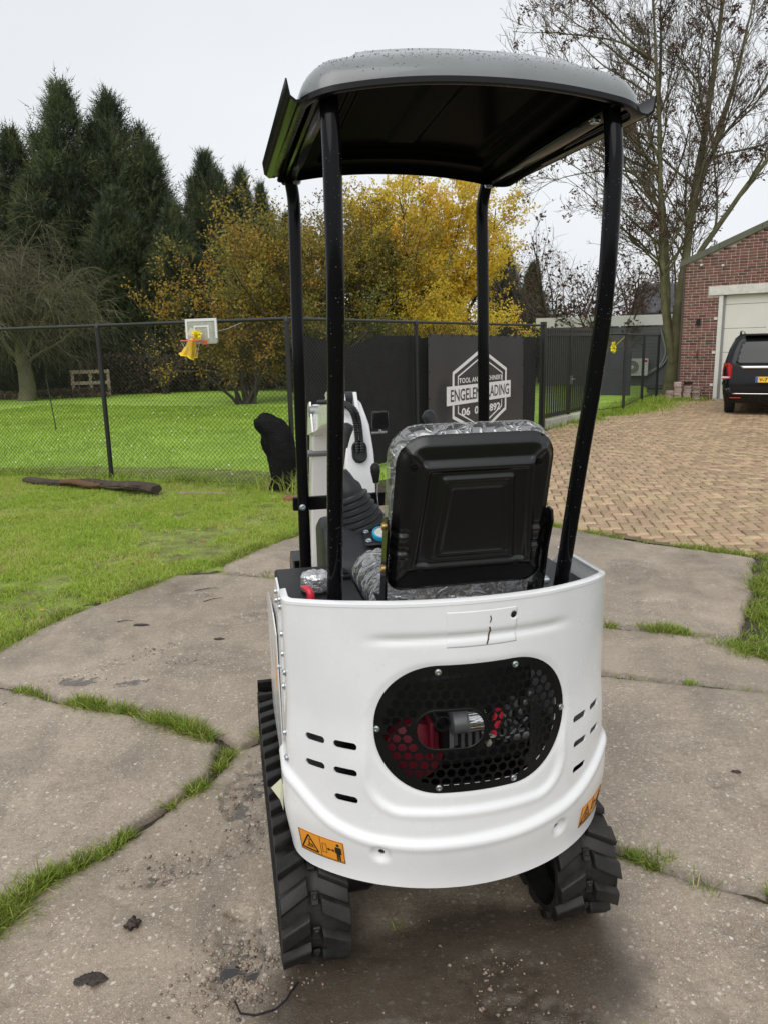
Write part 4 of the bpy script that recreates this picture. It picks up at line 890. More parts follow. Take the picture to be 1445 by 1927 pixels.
# rain drops on the roof skirt
P = []; 
while len(P) < 900:
    x = rnd.uniform(-0.36, 0.36); y = RY0 + 0.004 + abs(rnd.gauss(0, 0.05)); P.append((x, y))
P = np.array(P); e = sdpoly(P[:, 0], P[:, 1], RO); P = P[(e > 0.004) & (rng.random(len(P)) < 0.25 + 0.75 * sst(0.0, 0.03, e))]; Q = roof_map(P[:, 0], P[:, 1]); rr = np.abs(rng.normal(0.0004, 0.0006, len(Q))) + 0.0004
a_ = stones(Q, rr); o = link('rain_drops', npmesh('rain_drops', a_[0], a_[1], smooth=True), M('rain drop', (0.07, 0.072, 0.075), 0.08), roof); o['kind'] = 'stuff'
P = []; Rr = []
for sg in (-1, 1):
    for k in range(170):
        z = rnd.uniform(1.1, 2.1); t = (z - 0.96) / 0.70; y = float(np.interp(z, zq, yq)); x = sg * 0.311; a = rnd.uniform(math.pi, 2 * math.pi)
        P.append((x + 0.0199 * math.cos(a), y + 0.0199 * math.sin(a), z)); Rr.append(abs(rnd.gauss(0.0004, 0.0005)) + 0.0004)
a_ = stones(np.array(P), np.array(Rr)); o = link('post_drops', npmesh('post_drops', a_[0], a_[1], smooth=True), M('bright drop', (0.25, 0.26, 0.27), 0.1), EX); o['kind'] = 'stuff'
# seat
TA = math.atan(0.31); cT, sT = math.cos(TA), math.sin(TA)
def seat_pt(u, v, h): return np.stack([u, -0.002 - v * sT - h * cT, 1.098 + v * cT - h * sT], -1)
SH = 0.416
so = []
for p in rrect(0.195, SH / 2, 0.04, 8, 0.002, SH / 2, rt=0.066): so.append((p[0] * (1.0 + 0.03 * math.sin(math.pi * p[1] / SH) - 0.05 * (p[1] / SH)), p[1]))
SO = np.array(so)
T1 = np.array([(-0.150, 0.075), (0.158, 0.075), (0.132, 0.352), (-0.128, 0.352)]); T2 = np.array([(-0.101, 0.098), (0.108, 0.098), (0.084, 0.316), (-0.080, 0.316)])
def rsd(u, v, P, r): return sdpoly(u, v, P) 
def seat_h(u, v):
    e = sdpoly(u, v, SO); h = 0.020 * sst(0.0, 0.022, e)
    t1 = sdpoly(u, v, T1); h = h + 0.015 * sst(-0.010, 0.004, t1) - 0.010 * sst(0.010, 0.020, t1)
    t2 = sdpoly(u, v, T2); h = h + 0.010 * np.exp(-((t2 - 0.002) / 0.0050) ** 2) + 0.004 * sst(0.004, 0.012, t2) + 0.006 * np.exp(-((t2 - 0.018) / 0.004) ** 2)
    for (cu, cv) in ((-0.128, 0.352), (0.132, 0.352), (-0.150, 0.075), (0.158, 0.075)):      # corner creases
        du, dv = (math.copysign(1, cu) * 0.707, (0.707 if cv > 0.2 else -0.707)); a = (u - cu) * du + (v - cv) * dv; b = (u - cu) * dv - (v - cv) * du
        h = h + 0.007 * np.exp(-(b / 0.007) ** 2) * sst(-0.002, 0.012, a) * sst(0.075, 0.045, a)
    for v0 in (0.125, 0.175):
        h = h - 0.006 * np.exp(-((v - v0) / 0.006) ** 2) * sst(0.148, 0.160, np.abs(u)) + 0.004 * np.exp(-((v - v0 + 0.013) / 0.006) ** 2) * sst(0.148, 0.160, np.abs(u))
    for cv, cu in ((0.345, 0.150), (0.075, 0.122)):
        h = h - 0.002 * sst(0.012, 0.006, np.hypot(np.abs(u) - cu, v - cv))
    return h
V, F = relief(so, [], 0.0055, lambda u, v: seat_pt(u, v, seat_h(u, v)), thick=0.0)
# the sheet must face the rear
sm = npmesh('seat_back_shell', V, F, smooth=True); sm.flip_normals() if False else None
shell = link('seat_back_shell', sm, M('black seat shell', (0.007, 0.007, 0.0075), 0.27, spec=0.55), EX)
for (u, v) in ((-0.149, 0.343), (0.149, 0.343), (-0.120, 0.075), (0.120, 0.075)):
    o = bolt(shell, tuple(seat_pt(np.array(u), np.array(v), np.array(float(seat_h(np.array([u]), np.array([v]))[0])))), (0, -cT, -sT), black_satin, 0.75)
# cushions
def cushion(name, hw, hh, depth, fn, mat, r=0.05, amp=0.0, seed=1, step=0.010, parent=None, bulge=0.02):
    ol = rrect(hw, hh, r, 8); OL = np.array(ol)
    def mp(u, v, side):
        e = np.maximum(sdpoly(u, v, OL), 0); t = np.clip(1 - e / (depth * 0.5), 0, 1); h = depth * 0.5 * np.sqrt(np.maximum(1 - t ** 2, 0)) + bulge * sst(0, 0.1, e)
        if amp: 
            w = fbm(u * 22 + seed, v * 22, seed, 3); h = h + amp * (np.abs(w - 0.5) * 4 - 0.6) * sst(0, 0.01, e) + amp * 0.6 * (fbm(u * 60, v * 14, seed + 4) - 0.5)
        return fn(u, v, side * h)
    V1, F1 = relief(ol, [], step, lambda u, v: mp(u, v, 1), rings=(0.0015, 0.005, 0.012, 0.02)); V2, F2 = relief(ol, [], step, lambda u, v: mp(u, v, -1), rings=(0.0015, 0.005, 0.012, 0.02))
    me_ = npmesh(name, np.concatenate([V1, V2]), np.concatenate([F1, F2[:, ::-1] + len(V1)]), smooth=True)
    return link(name, me_, mat, parent)
vinyl = M('black seat vinyl', (0.020, 0.020, 0.021), 0.45, bump=0.1, bs=400, dist=0.001)
wrap = M('clear plastic wrap', (0.80, 0.81, 0.82), 0.10, spec=0.8)
nt = wrap.node_tree; b = nt.nodes['Principled BSDF']; K = nt.links.new; tcw2 = nt.nodes.new('ShaderNodeTexCoord'); acc = None
for (scl, dis, pw_, amp_) in ((5, 0.5, 14, 0.65), (11, 0.6, 14, 0.45), (24, 0.4, 10, 0.14)):       # creases: thin ridged lines at three sizes
    nzz = nt.nodes.new('ShaderNodeTexNoise'); nzz.inputs['Scale'].default_value = scl; nzz.inputs['Detail'].default_value = 2; nzz.inputs['Distortion'].default_value = dis; K(tcw2.outputs['Object'], nzz.inputs['Vector'])
    def mm(op, a, c):
        x = nt.nodes.new('ShaderNodeMath'); x.operation = op
        for i_, q_ in ((0, a), (1, c)):
            if isinstance(q_, (int, float)): x.inputs[i_].default_value = q_
            else: K(q_, x.inputs[i_])
        return x.outputs[0]
    ridge = mm('MULTIPLY', mm('POWER', mm('SUBTRACT', 1.0, mm('ABSOLUTE', mm('MULTIPLY', mm('SUBTRACT', nzz.outputs[0], 0.5), 4.0), 0)), pw_), amp_)
    ridge = mm('MAXIMUM', ridge, 0.0); acc = ridge if acc is None else mm('ADD', acc, ridge)
bp = nt.nodes.new('ShaderNodeBump'); bp.inputs['Strength'].default_value = 1.0; bp.inputs['Distance'].default_value = 0.012; K(acc, bp.inputs['Height']); K(bp.outputs[0], b.inputs['Normal'])
gl = nt.nodes.new('ShaderNodeBsdfGlossy'); gl.inputs['Roughness'].default_value = 0.14; K(bp.outputs[0], gl.inputs['Normal']); trn = nt.nodes.new('ShaderNodeBsdfTransparent')
m1_ = nt.nodes.new('ShaderNodeMixShader'); m1_.inputs[0].default_value = 0.30; K(trn.outputs[0], m1_.inputs[1]); K(gl.outputs[0], m1_.inputs[2])
m2_ = nt.nodes.new('ShaderNodeMixShader'); K(mm('MINIMUM', mm('ADD', mm('MULTIPLY', acc, 0.55), 0.05), 0.6), m2_.inputs[0]); K(m1_.outputs[0], m2_.inputs[1]); K(b.outputs[0], m2_.inputs[2]); K(m2_.outputs[0], nt.nodes['Material Output'].inputs[0])
def backfn(u, v, h): return seat_pt(u + 0.0, v + 0.222, -0.040 + (-h))
cushion('back_cushion', 0.190, 0.196, 0.075, backfn, vinyl, 0.075, parent=EX, bulge=0.0)
cushion('back_cover', 0.199, 0.201, 0.082, backfn, wrap, 0.076, 0.005, 5, 0.006, EX, bulge=0.002)
def basefn(u, v, h): return np.stack([u, v + 0.235, 1.030 + h + 0.03 * np.asarray(v)], -1)
cushion('seat_cushion', 0.205, 0.205, 0.09, basefn, vinyl, 0.06, parent=EX)
cushion('seat_cover', 0.217, 0.216, 0.108, basefn, wrap, 0.065, 0.007, 9, 0.008, EX)
def hemfn(u, v, h): return np.stack([u, 0.03 + h - 0.25 * (v), 1.085 + v], -1)
cushion('cover_hem', 0.19, 0.045, 0.02, hemfn, wrap, 0.015, 0.006, 13, 0.006, EX, bulge=0.0)
m = MB(); m.box((0, 0.24, 0.955), (0.36, 0.36, 0.10), bev=0.01); m.build('seat_base', black_satin, EX, 40)
for sg in (-1, 1):
    m = MB(); X_ = sg * 0.203
    m.prism([(0.20, 1.00), (0.00, 1.00), (-0.02, 1.03), (-0.060, 1.20), (-0.085, 1.27), (-0.080, 1.295), (-0.060, 1.300), (-0.035, 1.285), (-0.010, 1.19), (0.03, 1.08), (0.20, 1.04)], lambda u, v, t: (X_ + sg * t, u, v), -0.003, 0.003)
    pl = m.build('hinge_plate', black_gloss, EX)
    for (y, z) in ((-0.052, 1.275), (-0.030, 1.165), (0.03, 1.03)): bolt(pl, (X_ + sg * 0.003, y, z), (sg, 0, 0), gold_zinc, 1.15)
m = MB(); m.lathe([(0.012, 0), (0.012, 0.015), (0.009, 0.02)], (0.235, 0.05, 1.075), 'X', 12); m.lathe([(0.010, 0.0), (0.012, 0.01), (0.010, 0.02), (0.012, 0.03), (0.01, 0.04), (0.012, .05)], (0.232, 0.1, 1.08), 'Z', 12); m.build('seat_adjuster', zinc, EX, 40)
# control consoles with bellows and levers
def console(sg):
    m = MB(); m.prism([(0.50, 0.5), (0.90, 0.5), (0.90, 1.08), (0.80, 1.125), (0.66, 1.115), (0.52, 1.03), (0.50, 0.95)], lambda u, v, t: (sg * t, u, v), 0.035, 0.265)
    me_ = m.mesh('console'); bm = bmesh.new(); bm.from_mesh(me_); bmesh.ops.bevel(bm, geom=list(bm.edges), offset=0.025, segments=4, affect='EDGES', profile=0.5); bm.to_mesh(me_); bm.free()
    me_.polygons.foreach_set('use_smooth', np.ones(len(me_.polygons), bool)); me_.set_sharp_from_angle(angle=R_(50))
    c = link('console', me_, grey_plastic, EX)
    b0 = Vector((sg * 0.125, 0.70, 1.10)); b1 = Vector((sg * 0.195, 0.70, 1.29)); pts = []; rs = []
    N_ = 6
    for k in range(N_):
        t0 = k / N_ * 0.62; r = 0.072 * (1 - t0) + 0.026 * t0
        for dt, dr in ((0.0, 0.004), (0.012, 0.010), (0.045, 0.010), (0.062, 0.0), (0.085, -0.003)): pts.append(b0 + (b1 - b0) * (t0 + dt * 1.0)); rs.append(r + dr)
    for t0, r in ((0.66, 0.046), (0.72, 0.044), (0.80, 0.034), (0.92, 0.028), (1.0, 0.022)): pts.append(b0 + (b1 - b0) * t0); rs.append(r)
    m = MB(); m.tube(pts, rs, 28); m.build('bellows', grey_plastic, EX, 35)
    top = Vector((sg * 0.165, 0.735, 1.432)) if sg < 0 else Vector((0.118, 0.75, 1.458))
    m = MB(); m.tube([b1, b1 + (top - b1) * 0.7], 0.009, 10); mid = b1 + (top - b1) * 0.55; m.tube([mid, mid + (top - mid) * 0.3, mid + (top - mid) * 0.6, top - (top - mid) * 0.06, top + (top - mid) * 0.1, top + (top - mid) * 0.22], [0.013, 0.015, 0.018, 0.024, 0.022, 0.006], 16); m.build('joystick', grey_plastic, EX, 60)
    return c
cl = console(-1); console(1)
m = MB(); m.box((-0.095, 0.585, 1.085), (0.10, 0.075, 0.010), Matrix.Rotation(R_(22), 3, 'X'), bev=.004); gp = m.build('gauge_plate', black_plastic, EX, 40)
Rg = Matrix.Rotation(R_(22), 3, 'X'); gc = Vector((-0.082, 0.587, 1.094))
def ring_lathe(prof, c, rot, n=28):
    m = MB(); m.lathe(prof, tuple(c), 'Z', n, rot); return m
ring_lathe([(0.033, -0.005), (0.035, 0.004), (0.034, 0.012), (0.029, 0.0125), (0.0285, 0.006)], gc, Rg).build('gauge_ring', blue_plastic, gp, 40)
ring_lathe([(0.0287, 0.0), (0.0287, 0.0095), (0.02, 0.0105)], gc, Rg).build('gauge_face', M('fogged gauge glass', (0.55, 0.55, 0.5), 0.12, var=0.3, vs_=90), gp, 40)
for (x, y) in ((-0.132, 0.612), (-0.132, 0.565)): bolt(gp, (x, y, 1.092 + (y - 0.585) * 0.40), (0, -0.37, 0.93))
m = MB(); m.tube([(-0.058, 0.77, 1.12), (-0.065, 0.765, 1.255)], 0.0055, 10); lv = m.build('lever_rod', chrome, EX, 40)
m = MB(); m.tube([(-0.0645, 0.765, 1.235), (-0.065, 0.765, 1.25), (-0.066, 0.765, 1.275), (-0.0665, 0.765, 1.290), (-0.0668, 0.765, 1.300), (-0.067, 0.765, 1.304)], [0.010, 0.0125, 0.017, 0.0165, 0.011, 0.004], 16); m.build('lever_knob', black_plastic, lv, 60)
m = MB(); m.box((-0.058, 0.77, 1.122), (0.04, 0.06, 0.012), bev=.003); m.build('lever_slot', black_satin, EX)
# boom, arm, bucket
def beam(path, hts, x0, x1):
    """box beam along a path in the y-z plane"""
    P = [np.array(p, float) for p in path]; U = []; D = []
    for i, p in enumerate(P):
        t = P[min(i + 1, len(P) - 1)] - P[max(i - 1, 0)]; t /= np.linalg.norm(t); n_ = np.array([-t[1], t[0]]); U.append(p + n_ * hts[i] / 2); D.append(p - n_ * hts[i] / 2)
    V = []; F = []
    X0 = x0 if hasattr(x0, '__len__') else [x0] * len(P); X1 = x1 if hasattr(x1, '__len__') else [x1] * len(P)
    for u, d, x0, x1 in zip(U, D, X0, X1): V += [(x0, u[0], u[1]), (x1, u[0], u[1]), (x1, d[0], d[1]), (x0, d[0], d[1])]
    for i in range(len(P) - 1):
        for k in range(4): F.append((i * 4 + k, i * 4 + (k + 1) % 4, i * 4 + 4 + (k + 1) % 4, i * 4 + 4 + k))
    F += [(0, 1, 2, 3), tuple(len(P) * 4 - 4 + k for k in range(4))]
    m = MB(); m.add(V, F); me_ = m.mesh('beam'); bm = bmesh.new(); bm.from_mesh(me_); ed = [e for e in bm.edges if len(e.link_faces) == 2 and e.calc_face_angle(0) > 0.9]
    bmesh.ops.bevel(bm, geom=ed, offset=0.010, segments=3, affect='EDGES', profile=0.5); bm.to_mesh(me_); bm.free()
    me_.polygons.foreach_set('use_smooth', np.ones(len(me_.polygons), bool)); me_.set_sharp_from_angle(angle=R_(35)); return me_
boom = link('boom', beam([(1.34, 0.58), (1.37, 0.80), (1.39, 1.00), (1.40, 1.14), (1.415, 1.24), (1.45, 1.33), (1.52, 1.39), (1.62, 1.415), (1.85, 1.40), (2.10, 1.36), (2.62, 1.24)], [0.10, 0.15, 0.165, 0.17, 0.17, 0.165, 0.155, 0.145, 0.13, 0.12, 0.10], [-0.082] * 11, [0.044, 0.044, 0.043, 0.042, 0.040, 0.033, 0.020, 0.012, 0.012, 0.020, 0.030]), white_paint, EX)
m = MB(); m.prism([(1.40, 1.42), (1.46, 1.505), (1.52, 1.50), (1.64, 1.46)], lambda u, v, t: (t, u, v), -0.070, -0.055); m.prism([(1.40, 1.42), (1.46, 1.505), (1.52, 1.50), (1.64, 1.46)], lambda u, v, t: (t, u, v), -0.020, -0.005); m.build('boom_lug', white_paint, boom)
m = MB(); m.lathe([(0.024, -0.04), (0.028, -0.03), (0.028, 0.03), (0.024, 0.04)], (-0.038, 1.49, 1.478), 'X', 18); m.build('boom_pin', grey_plastic, boom, 40)
m = MB(); m.box((-0.02, 1.28, 0.56), (0.16, 0.20, 0.26), bev=.02, seg=2); m.box((-0.02, 1.10, 0.48), (0.30, 0.3, 0.10), bev=.02); m.build('swing_post', white_paint, EX, 40)
for dx in (-0.009, 0.009):
    m = MB(); pts = bend([(-0.022 + dx, 1.345, 1.225), (-0.022 + dx, 1.312, 1.305), (-0.028 + dx, 1.350, 1.435), (-0.075 + dx, 1.43, 1.470), (-0.15 + dx, 1.56, 1.46)], 0.07, 8); pts = [Vector(p) for p in resample([tuple(p) for p in pts], 0.006, closed=False)]
    m.tube(pts, [0.0095 + 0.0017 * (1 if k % 2 else -1) for k in range(len(pts))], 10); m.build('hydraulic_hose', hose_mat, boom, 30)
def ovals(hw, hh, c, n=24): return [(c[0] + hw * math.cos(k * 2 * math.pi / n), c[1] + hh * math.sin(k * 2 * math.pi / n)) for k in range(n)]
V, F = relief(rrect(0.031, 0.045, 0.0305, 8, -0.022, 1.270), [rrect(0.021, 0.034, 0.0205, 8, -0.022, 1.270)], 0.01, lambda u, v: np.stack([u, 1.322 + (v - 1.27) * 0.30 + 0 * u, v], -1), thick=0.012)
link('hose_grommet', npmesh('hose_grommet', V, F), black_plastic, boom)
m = MB(); m.add([(x, 1.3255 + (z - 1.27) * 0.30, z) for x, z in rrect(0.0215, 0.0345, 0.021, 6, -0.022, 1.270)], [tuple(range(28))]); m.build('hose_opening', black_print, boom)
m = MB(); m.box((0.082, 1.40, 1.388), (0.070, 0.030, 0.075), bev=.006); lamp = m.build('work_lamp', black_satin, EX, 40)
m = MB(); m.tube([(0.045, 1.40, 1.335), (0.11, 1.40, 1.338)], 0.005, 8); m.tube([(0.082, 1.40, 1.338), (0.082, 1.40, 1.355)], 0.006, 8); m.lathe([(0.009, 0), (0.009, 0.008)], (0.09, 1.395, 1.334), 'Z', 8); m.build('lamp_bracket', zinc, lamp, 40)
arm = link('arm', beam([(2.50, 1.36), (2.62, 1.22), (2.78, 0.90), (2.92, 0.45), (2.96, 0.30)], [0.08, 0.16, 0.15, 0.11, 0.08], -0.075, 0.035), white_paint, EX)
m = MB(); m.prism([(2.42, 1.24), (2.50, 1.40), (2.58, 1.38), (2.66, 1.20)], lambda u, v, t: (t, u, v), -0.093, -0.083); m.prism([(2.42, 1.24), (2.50, 1.40), (2.58, 1.38), (2.66, 1.20)], lambda u, v, t: (t, u, v), 0.043, 0.053); m.build('arm_plate', white_paint, arm)
m = MB(); m.lathe([(0.03, -0.075), (0.034, -0.07), (0.034, 0.055), (0.03, 0.06)], (-0.02, 2.50, 1.345), 'X', 16); m.lathe([(0.02, -0.10), (0.02, 0.07)], (-0.02, 2.60, 1.10), 'X', 12); m.build('arm_pin', steel_grey, arm, 40)
m = MB(); m.tube([(-0.038, 1.52, 1.48), (-0.02, 2.20, 1.45)], 0.024, 14); m.build('arm_cylinder', white_paint, boom, 40)
m = MB(); m.tube([(-0.02, 2.20, 1.44), (-0.02, 2.50, 1.38)], 0.013, 10); m.build('cylinder_rod', chrome, boom, 40)
m = MB(); m.tube([(-0.02, 2.70, 1.28), (-0.02, 3.02, 0.66)], 0.022, 12); m.build('bucket_cylinder', black_satin, arm, 40)
m = MB()
for x in (-0.10, 0.06): m.prism([(2.98, 0.68), (3.03, 0.68), (3.06, 0.40), (3.0, 0.38)], lambda u, v, t: (t, u, v), x - 0.008, x + 0.008)
m.build('bucket_link', black_satin, arm)
bk = MB(); pr = [(2.92, 0.38), (3.10, 0.40), (3.20, 0.30), (3.18, 0.12), (3.05, 0.02), (2.88, 0.01), (2.74, 0.02)]; bw = 0.16; V = []; F = []
inn = [(2.93, 0.36), (3.09, 0.38), (3.18, 0.29), (3.16, 0.13), (3.05, 0.035), (2.88, 0.025), (2.74, 0.03)]
bk.prism(pr + inn[::-1], lambda u, v, t: (-0.02 + t, u, v), -bw, bw)
for sg in (-1, 1): bk.prism(pr, lambda u, v, t: (-0.02 + sg * t, u, v), bw, bw + 0.01)
for k in range(4): bk.box((-0.02 - bw + 0.03 + k * 0.087, 2.70, 0.022), (0.03, 0.10, 0.016), bev=.003)
bk.build('bucket', black_satin, EX)
# dozer blade folded at the front
m = MB(); m.prism([(1.36, 0.05), (1.37, 0.05), (1.40, 0.15), (1.38, 0.27), (1.35, 0.30), (1.345, 0.29), (1.37, 0.25), (1.385, 0.15)], lambda u, v, t: (t, u, v), -0.49, 0.49); m.box((-0.2, 1.18, 0.16), (0.05, 0.36, 0.06)); m.box((0.2, 1.18, 0.16), (0.05, 0.36, 0.06)); m.build('dozer_blade', black_satin, EX)
# undercarriage and tracks
m = MB(); m.box((0, 0.60, 0.24), (0.52, 0.50, 0.12), bev=.015); m.lathe([(0.24, 0.28), (0.24, 0.37), (0.2, 0.38)], (0, 0.55, 0), n=28); m.build('undercarriage', black_satin, EX, 40)
TR = 0.150; TY0, TY1, TZ = 0.140, 1.075, 0.176; LS = TY1 - TY0; PER = 2 * LS + 2 * math.pi * TR
def track_pos(t, r=TR):
    """path parameter (metres at radius TR) -> y, z, outward normal (ny,nz), tangent"""
    t = t % PER
    if t < LS: return TY0 + t, TZ - r, (0, -1), (1, 0)
    t -= LS
    if t < math.pi * TR: a = -math.pi / 2 + t / TR; return TY1 + r * math.cos(a), TZ + r * math.sin(a), (math.cos(a), math.sin(a)), (-math.sin(a), math.cos(a))
    t -= math.pi * TR
    if t < LS: return TY1 - t, TZ + r, (0, 1), (-1, 0)
    t -= LS; a = math.pi / 2 + t / TR
    return TY0 + r * math.cos(a), TZ + r * math.sin(a), (math.cos(a), math.sin(a)), (-math.sin(a), math.cos(a))
def lug_mesh(half):
    """half lug: half=-1 outer left, +1 right; local x across, y along, z outward"""
    s_ = half; V = []
    base = [(0.015, 0.034), (0.093, -0.004), (0.093, -0.058), (0.015, -0.016)]; topq = [(0.018, 0.022), (0.0905, -0.014), (0.0895, -0.051), (0.018, -0.013)]
    V = [(s_ * x, y, 0.0) for x, y in base] + [(s_ * x, y, 0.0235) for x, y in topq]
    V += [(s_ * x, y, 0.019) for x, y in [(0.0155, 0.027), (0.0925, -0.009), (0.0925, -0.0555), (0.0155, -0.0150)]]
    F = [(4, 5, 6, 7), (8, 9, 5, 4), (9, 10, 6, 5), (10, 11, 7, 6), (11, 8, 4, 7), (0, 1, 9, 8), (1, 2, 10, 9), (2, 3, 11, 10), (3, 0, 8, 11)]
    m = MB(); m.add(V, F); me_ = m.mesh('lug'); bm = bmesh.new(); bm.from_mesh(me_); bmesh.ops.bevel(bm, geom=[e for e in bm.edges if e.calc_face_angle(0) > 0.5], offset=0.0022, segments=2, affect='EDGES', profile=0.5); bm.to_mesh(me_); bm.free()
    me_.polygons.foreach_set('use_smooth', np.ones(len(me_.polygons), bool)); me_.set_sharp_from_angle(angle=R_(30)); me_.materials.append(rubber); return me_
LUG = {-1: lug_mesh(-1), 1: lug_mesh(1)}
m = MB(); m.box((0, 0, 0.006), (0.022, 0.036, 0.012), bev=.003); m.box((0, 0.004, 0.010), (0.014, 0.016, 0.012), bev=.003); CENT = m.mesh('centre_block', 30); CENT.materials.append(rubber)
NL = 33
for sg in (-1, 1):
    cx = -0.405 if sg < 0 else 0.372
    V = []; F = []; NS = 150; prof = [(-0.093, 0.0), (-0.090, 0.003), (-0.02, 0.0035), (-0.012, -0.002), (0.012, -0.002), (0.02, 0.0035), (0.090, 0.003), (0.093, 0.0), (0.093, -0.016), (0.03, -0.018), (0.02, -0.03), (-0.02, -0.03), (-0.03, -0.018), (-0.093, -0.016)]; n = len(prof)
    for i in range(NS):
        y, z, (ny, nz), _ = track_pos(i / NS * PER)
        for (x, h) in prof: V.append((cx + x, y + ny * h, z + nz * h))
    for i in range(NS):
        for k in range(n): F.append((i * n + k, i * n + (k + 1) % n, ((i + 1) % NS) * n + (k + 1) % n, ((i + 1) % NS) * n + k))
    m = MB(); m.add(V, F); tr = m.build('rubber_track', rubber, EX, 35)
    for k in range(NL):
        for half in (-1, 0, 1):
            t = (k + (0.5 if half == 1 else 0.0 if half == -1 else 0.25)) / NL * PER
            y, z, (ny, nz), (ty, tz) = track_pos(t)
            fl = 1.0
            # x axis across, y along travel so that the chevron points up seen from behind
            mt = Matrix(((1, 0, 0, cx), (0, -ty, ny, y + ny * 0.001), (0, -tz, nz, z + nz * 0.001), (0, 0, 0, 1)))
            if half == 0: o = link('centre_block', CENT, None, tr)
            else: o = link('lug', LUG[half], None, tr)
            o.matrix_local = mt
    m = MB(); m.box((cx, 0.60, 0.175), (0.09, 0.80, 0.10), bev=.015); m.box((cx - sg * 0.12, 0.60, 0.2), (0.16, 0.4, 0.08)); fr_ = m.build('track_frame', black_satin, EX, 40)
    for (y, r, nm) in ((TY0, 0.125, 'sprocket'), (TY1, 0.125, 'idler'), (0.4, 0.045, 'roller'), (0.62, 0.045, 'roller'), (0.84, 0.045, 'roller')):
        m = MB(); z_ = TZ if r > 0.1 else 0.085; m.lathe([(r * 0.3, -0.045), (r * 0.8, -0.04), (r, -0.03), (r, 0.03), (r * 0.8, 0.04), (r * 0.3, 0.045)], (cx, y, z_), 'X', 24); m.build(nm, black_satin, fr_, 40)
    m = MB(); m.lathe([(0.050, 0.0), (0.054, 0.004), (0.054, 0.085), (0.050, 0.09), (0.046, 0.10), (0.02, 0.102)], (cx + (0.08 if sg < 0 else -0.18), TY0 + 0.02, 0.205), 'X', 24); mo = m.build('drive_motor', black_satin, EX, 40)
    bolt(mo, (cx + (0.182 if sg < 0 else -0.182), TY0 - 0.005, 0.215), (-sg, 0, 0), sc_=1.2)

# ================================================================== FENCES, BANNER, GATE
fence_black = M('black coated steel', (0.014, 0.014, 0.015), 0.38, var=0.2, vs_=8)
wire_mat = M('dark plastic coated wire', (0.022, 0.026, 0.022), 0.5)
def seg_tubes(A, B, r):
    """many thin 3-sided wires from A to B (n x 3)"""
    d = B - A; d = d / np.linalg.norm(d, axis=1)[:, None]; ref = np.where(np.abs(d[:, 2:3]) < 0.9, np.array([[0, 0, 1.0]]), np.array([[1.0, 0, 0]]))
    u = np.cross(d, ref); u /= np.linalg.norm(u, axis=1)[:, None]; w = np.cross(d, u); n = len(A); rows = []
    for E_ in (A, B):
        for k in range(3): a = k * 2 * math.pi / 3; rows.append(E_ + r * (u * math.cos(a) + w * math.sin(a)))
    V = np.stack(rows, 1).reshape(-1, 3); b = np.arange(n)[:, None] * 6
    F = np.concatenate([b + np.array([[k, (k + 1) % 3, 3 + (k + 1) % 3, 3 + k]]) for k in range(3)]); return V, F
def chain_mesh(A, d, length, h, p=0.031, r=0.0024):
    nu = int(length / p); nz = int(h / (p * 0.95)); iu, iz = np.meshgrid(np.arange(nu), np.arange(nz)); iu = iu.ravel(); iz = iz.ravel()
    u0_ = (iu + ((iz + iu) % 2)) * p; u1_ = (iu + ((iz + iu + 1) % 2)) * p; z0_ = 0.02 + iz * p * 0.95; z1_ = z0_ + p * 0.95
    def pt(u, z): 
        bul = 0.012 * np.sin(u * 2.1) * np.sin(z * 1.6); return np.stack([A[0] + d[0] * u + d[1] * bul, A[1] + d[1] * u - d[0] * bul, z], 1)
    return seg_tubes(pt(u0_, z0_), pt(u1_, z1_), r)
def fence(A, d, length, posts_t, label, h=2.03):
    F_ = thing('chain_link_fence', label, 'fence', (A[0], A[1], 0)); d = np.array(d)
    for t in posts_t:
        m = MB(); m.tube([(d[0] * t, d[1] * t, -0.1), (d[0] * t, d[1] * t, h - 0.01)], 0.030, 14); po = m.build('post', fence_black, F_, 50)
        m = MB(); m.lathe([(0.033, h - 0.05), (0.034, h - 0.04), (0.034, h + 0.01), (0.02, h + 0.03)], (d[0] * t, d[1] * t, 0), n=12); m.build('post_cap', fence_black, po, 50)
    m = MB(); n_ = max(2, int(length / 0.05)); pts = [(d[0] * t, d[1] * t, h) for t in np.linspace(0, length, n_)]; m.tube(pts, [0.021 + (0.0022 if k % 2 else 0) for k in range(n_)], 10); m.build('top_rail', fence_black, F_, 40)
    V, F = chain_mesh((0.03 * d[1], -0.03 * d[0]), d, length, h - 0.04)
    o = link('wire_mesh', npmesh('wire_mesh', V, F), wire_mat, F_); o['kind'] = 'stuff'
    m = MB(); m.tube([(d[0] * t + 0.032 * d[1], d[1] * t - 0.032 * d[0], 0.06 + 0.004 * math.sin(t * 9)) for t in np.linspace(0, length, 24)], 0.0022, 5); m.build('tension_wire', wire_mat, F_)
    return F_
fence(FA, FL, 7.6, (0.0, 2.74, 5.6), 'black chain link fence along the lawn with the green field behind it')
fence(FA, FR, 7.62, (2.87, 5.2), 'black chain link fence carrying the dark screen and the banner')
def on_fr(t, z, off=0.0): return (FA[0] + FR[0] * t + FR[1] * off, FA[1] + FR[1] * t - FR[0] * off, z)   # off > 0: towards the yard
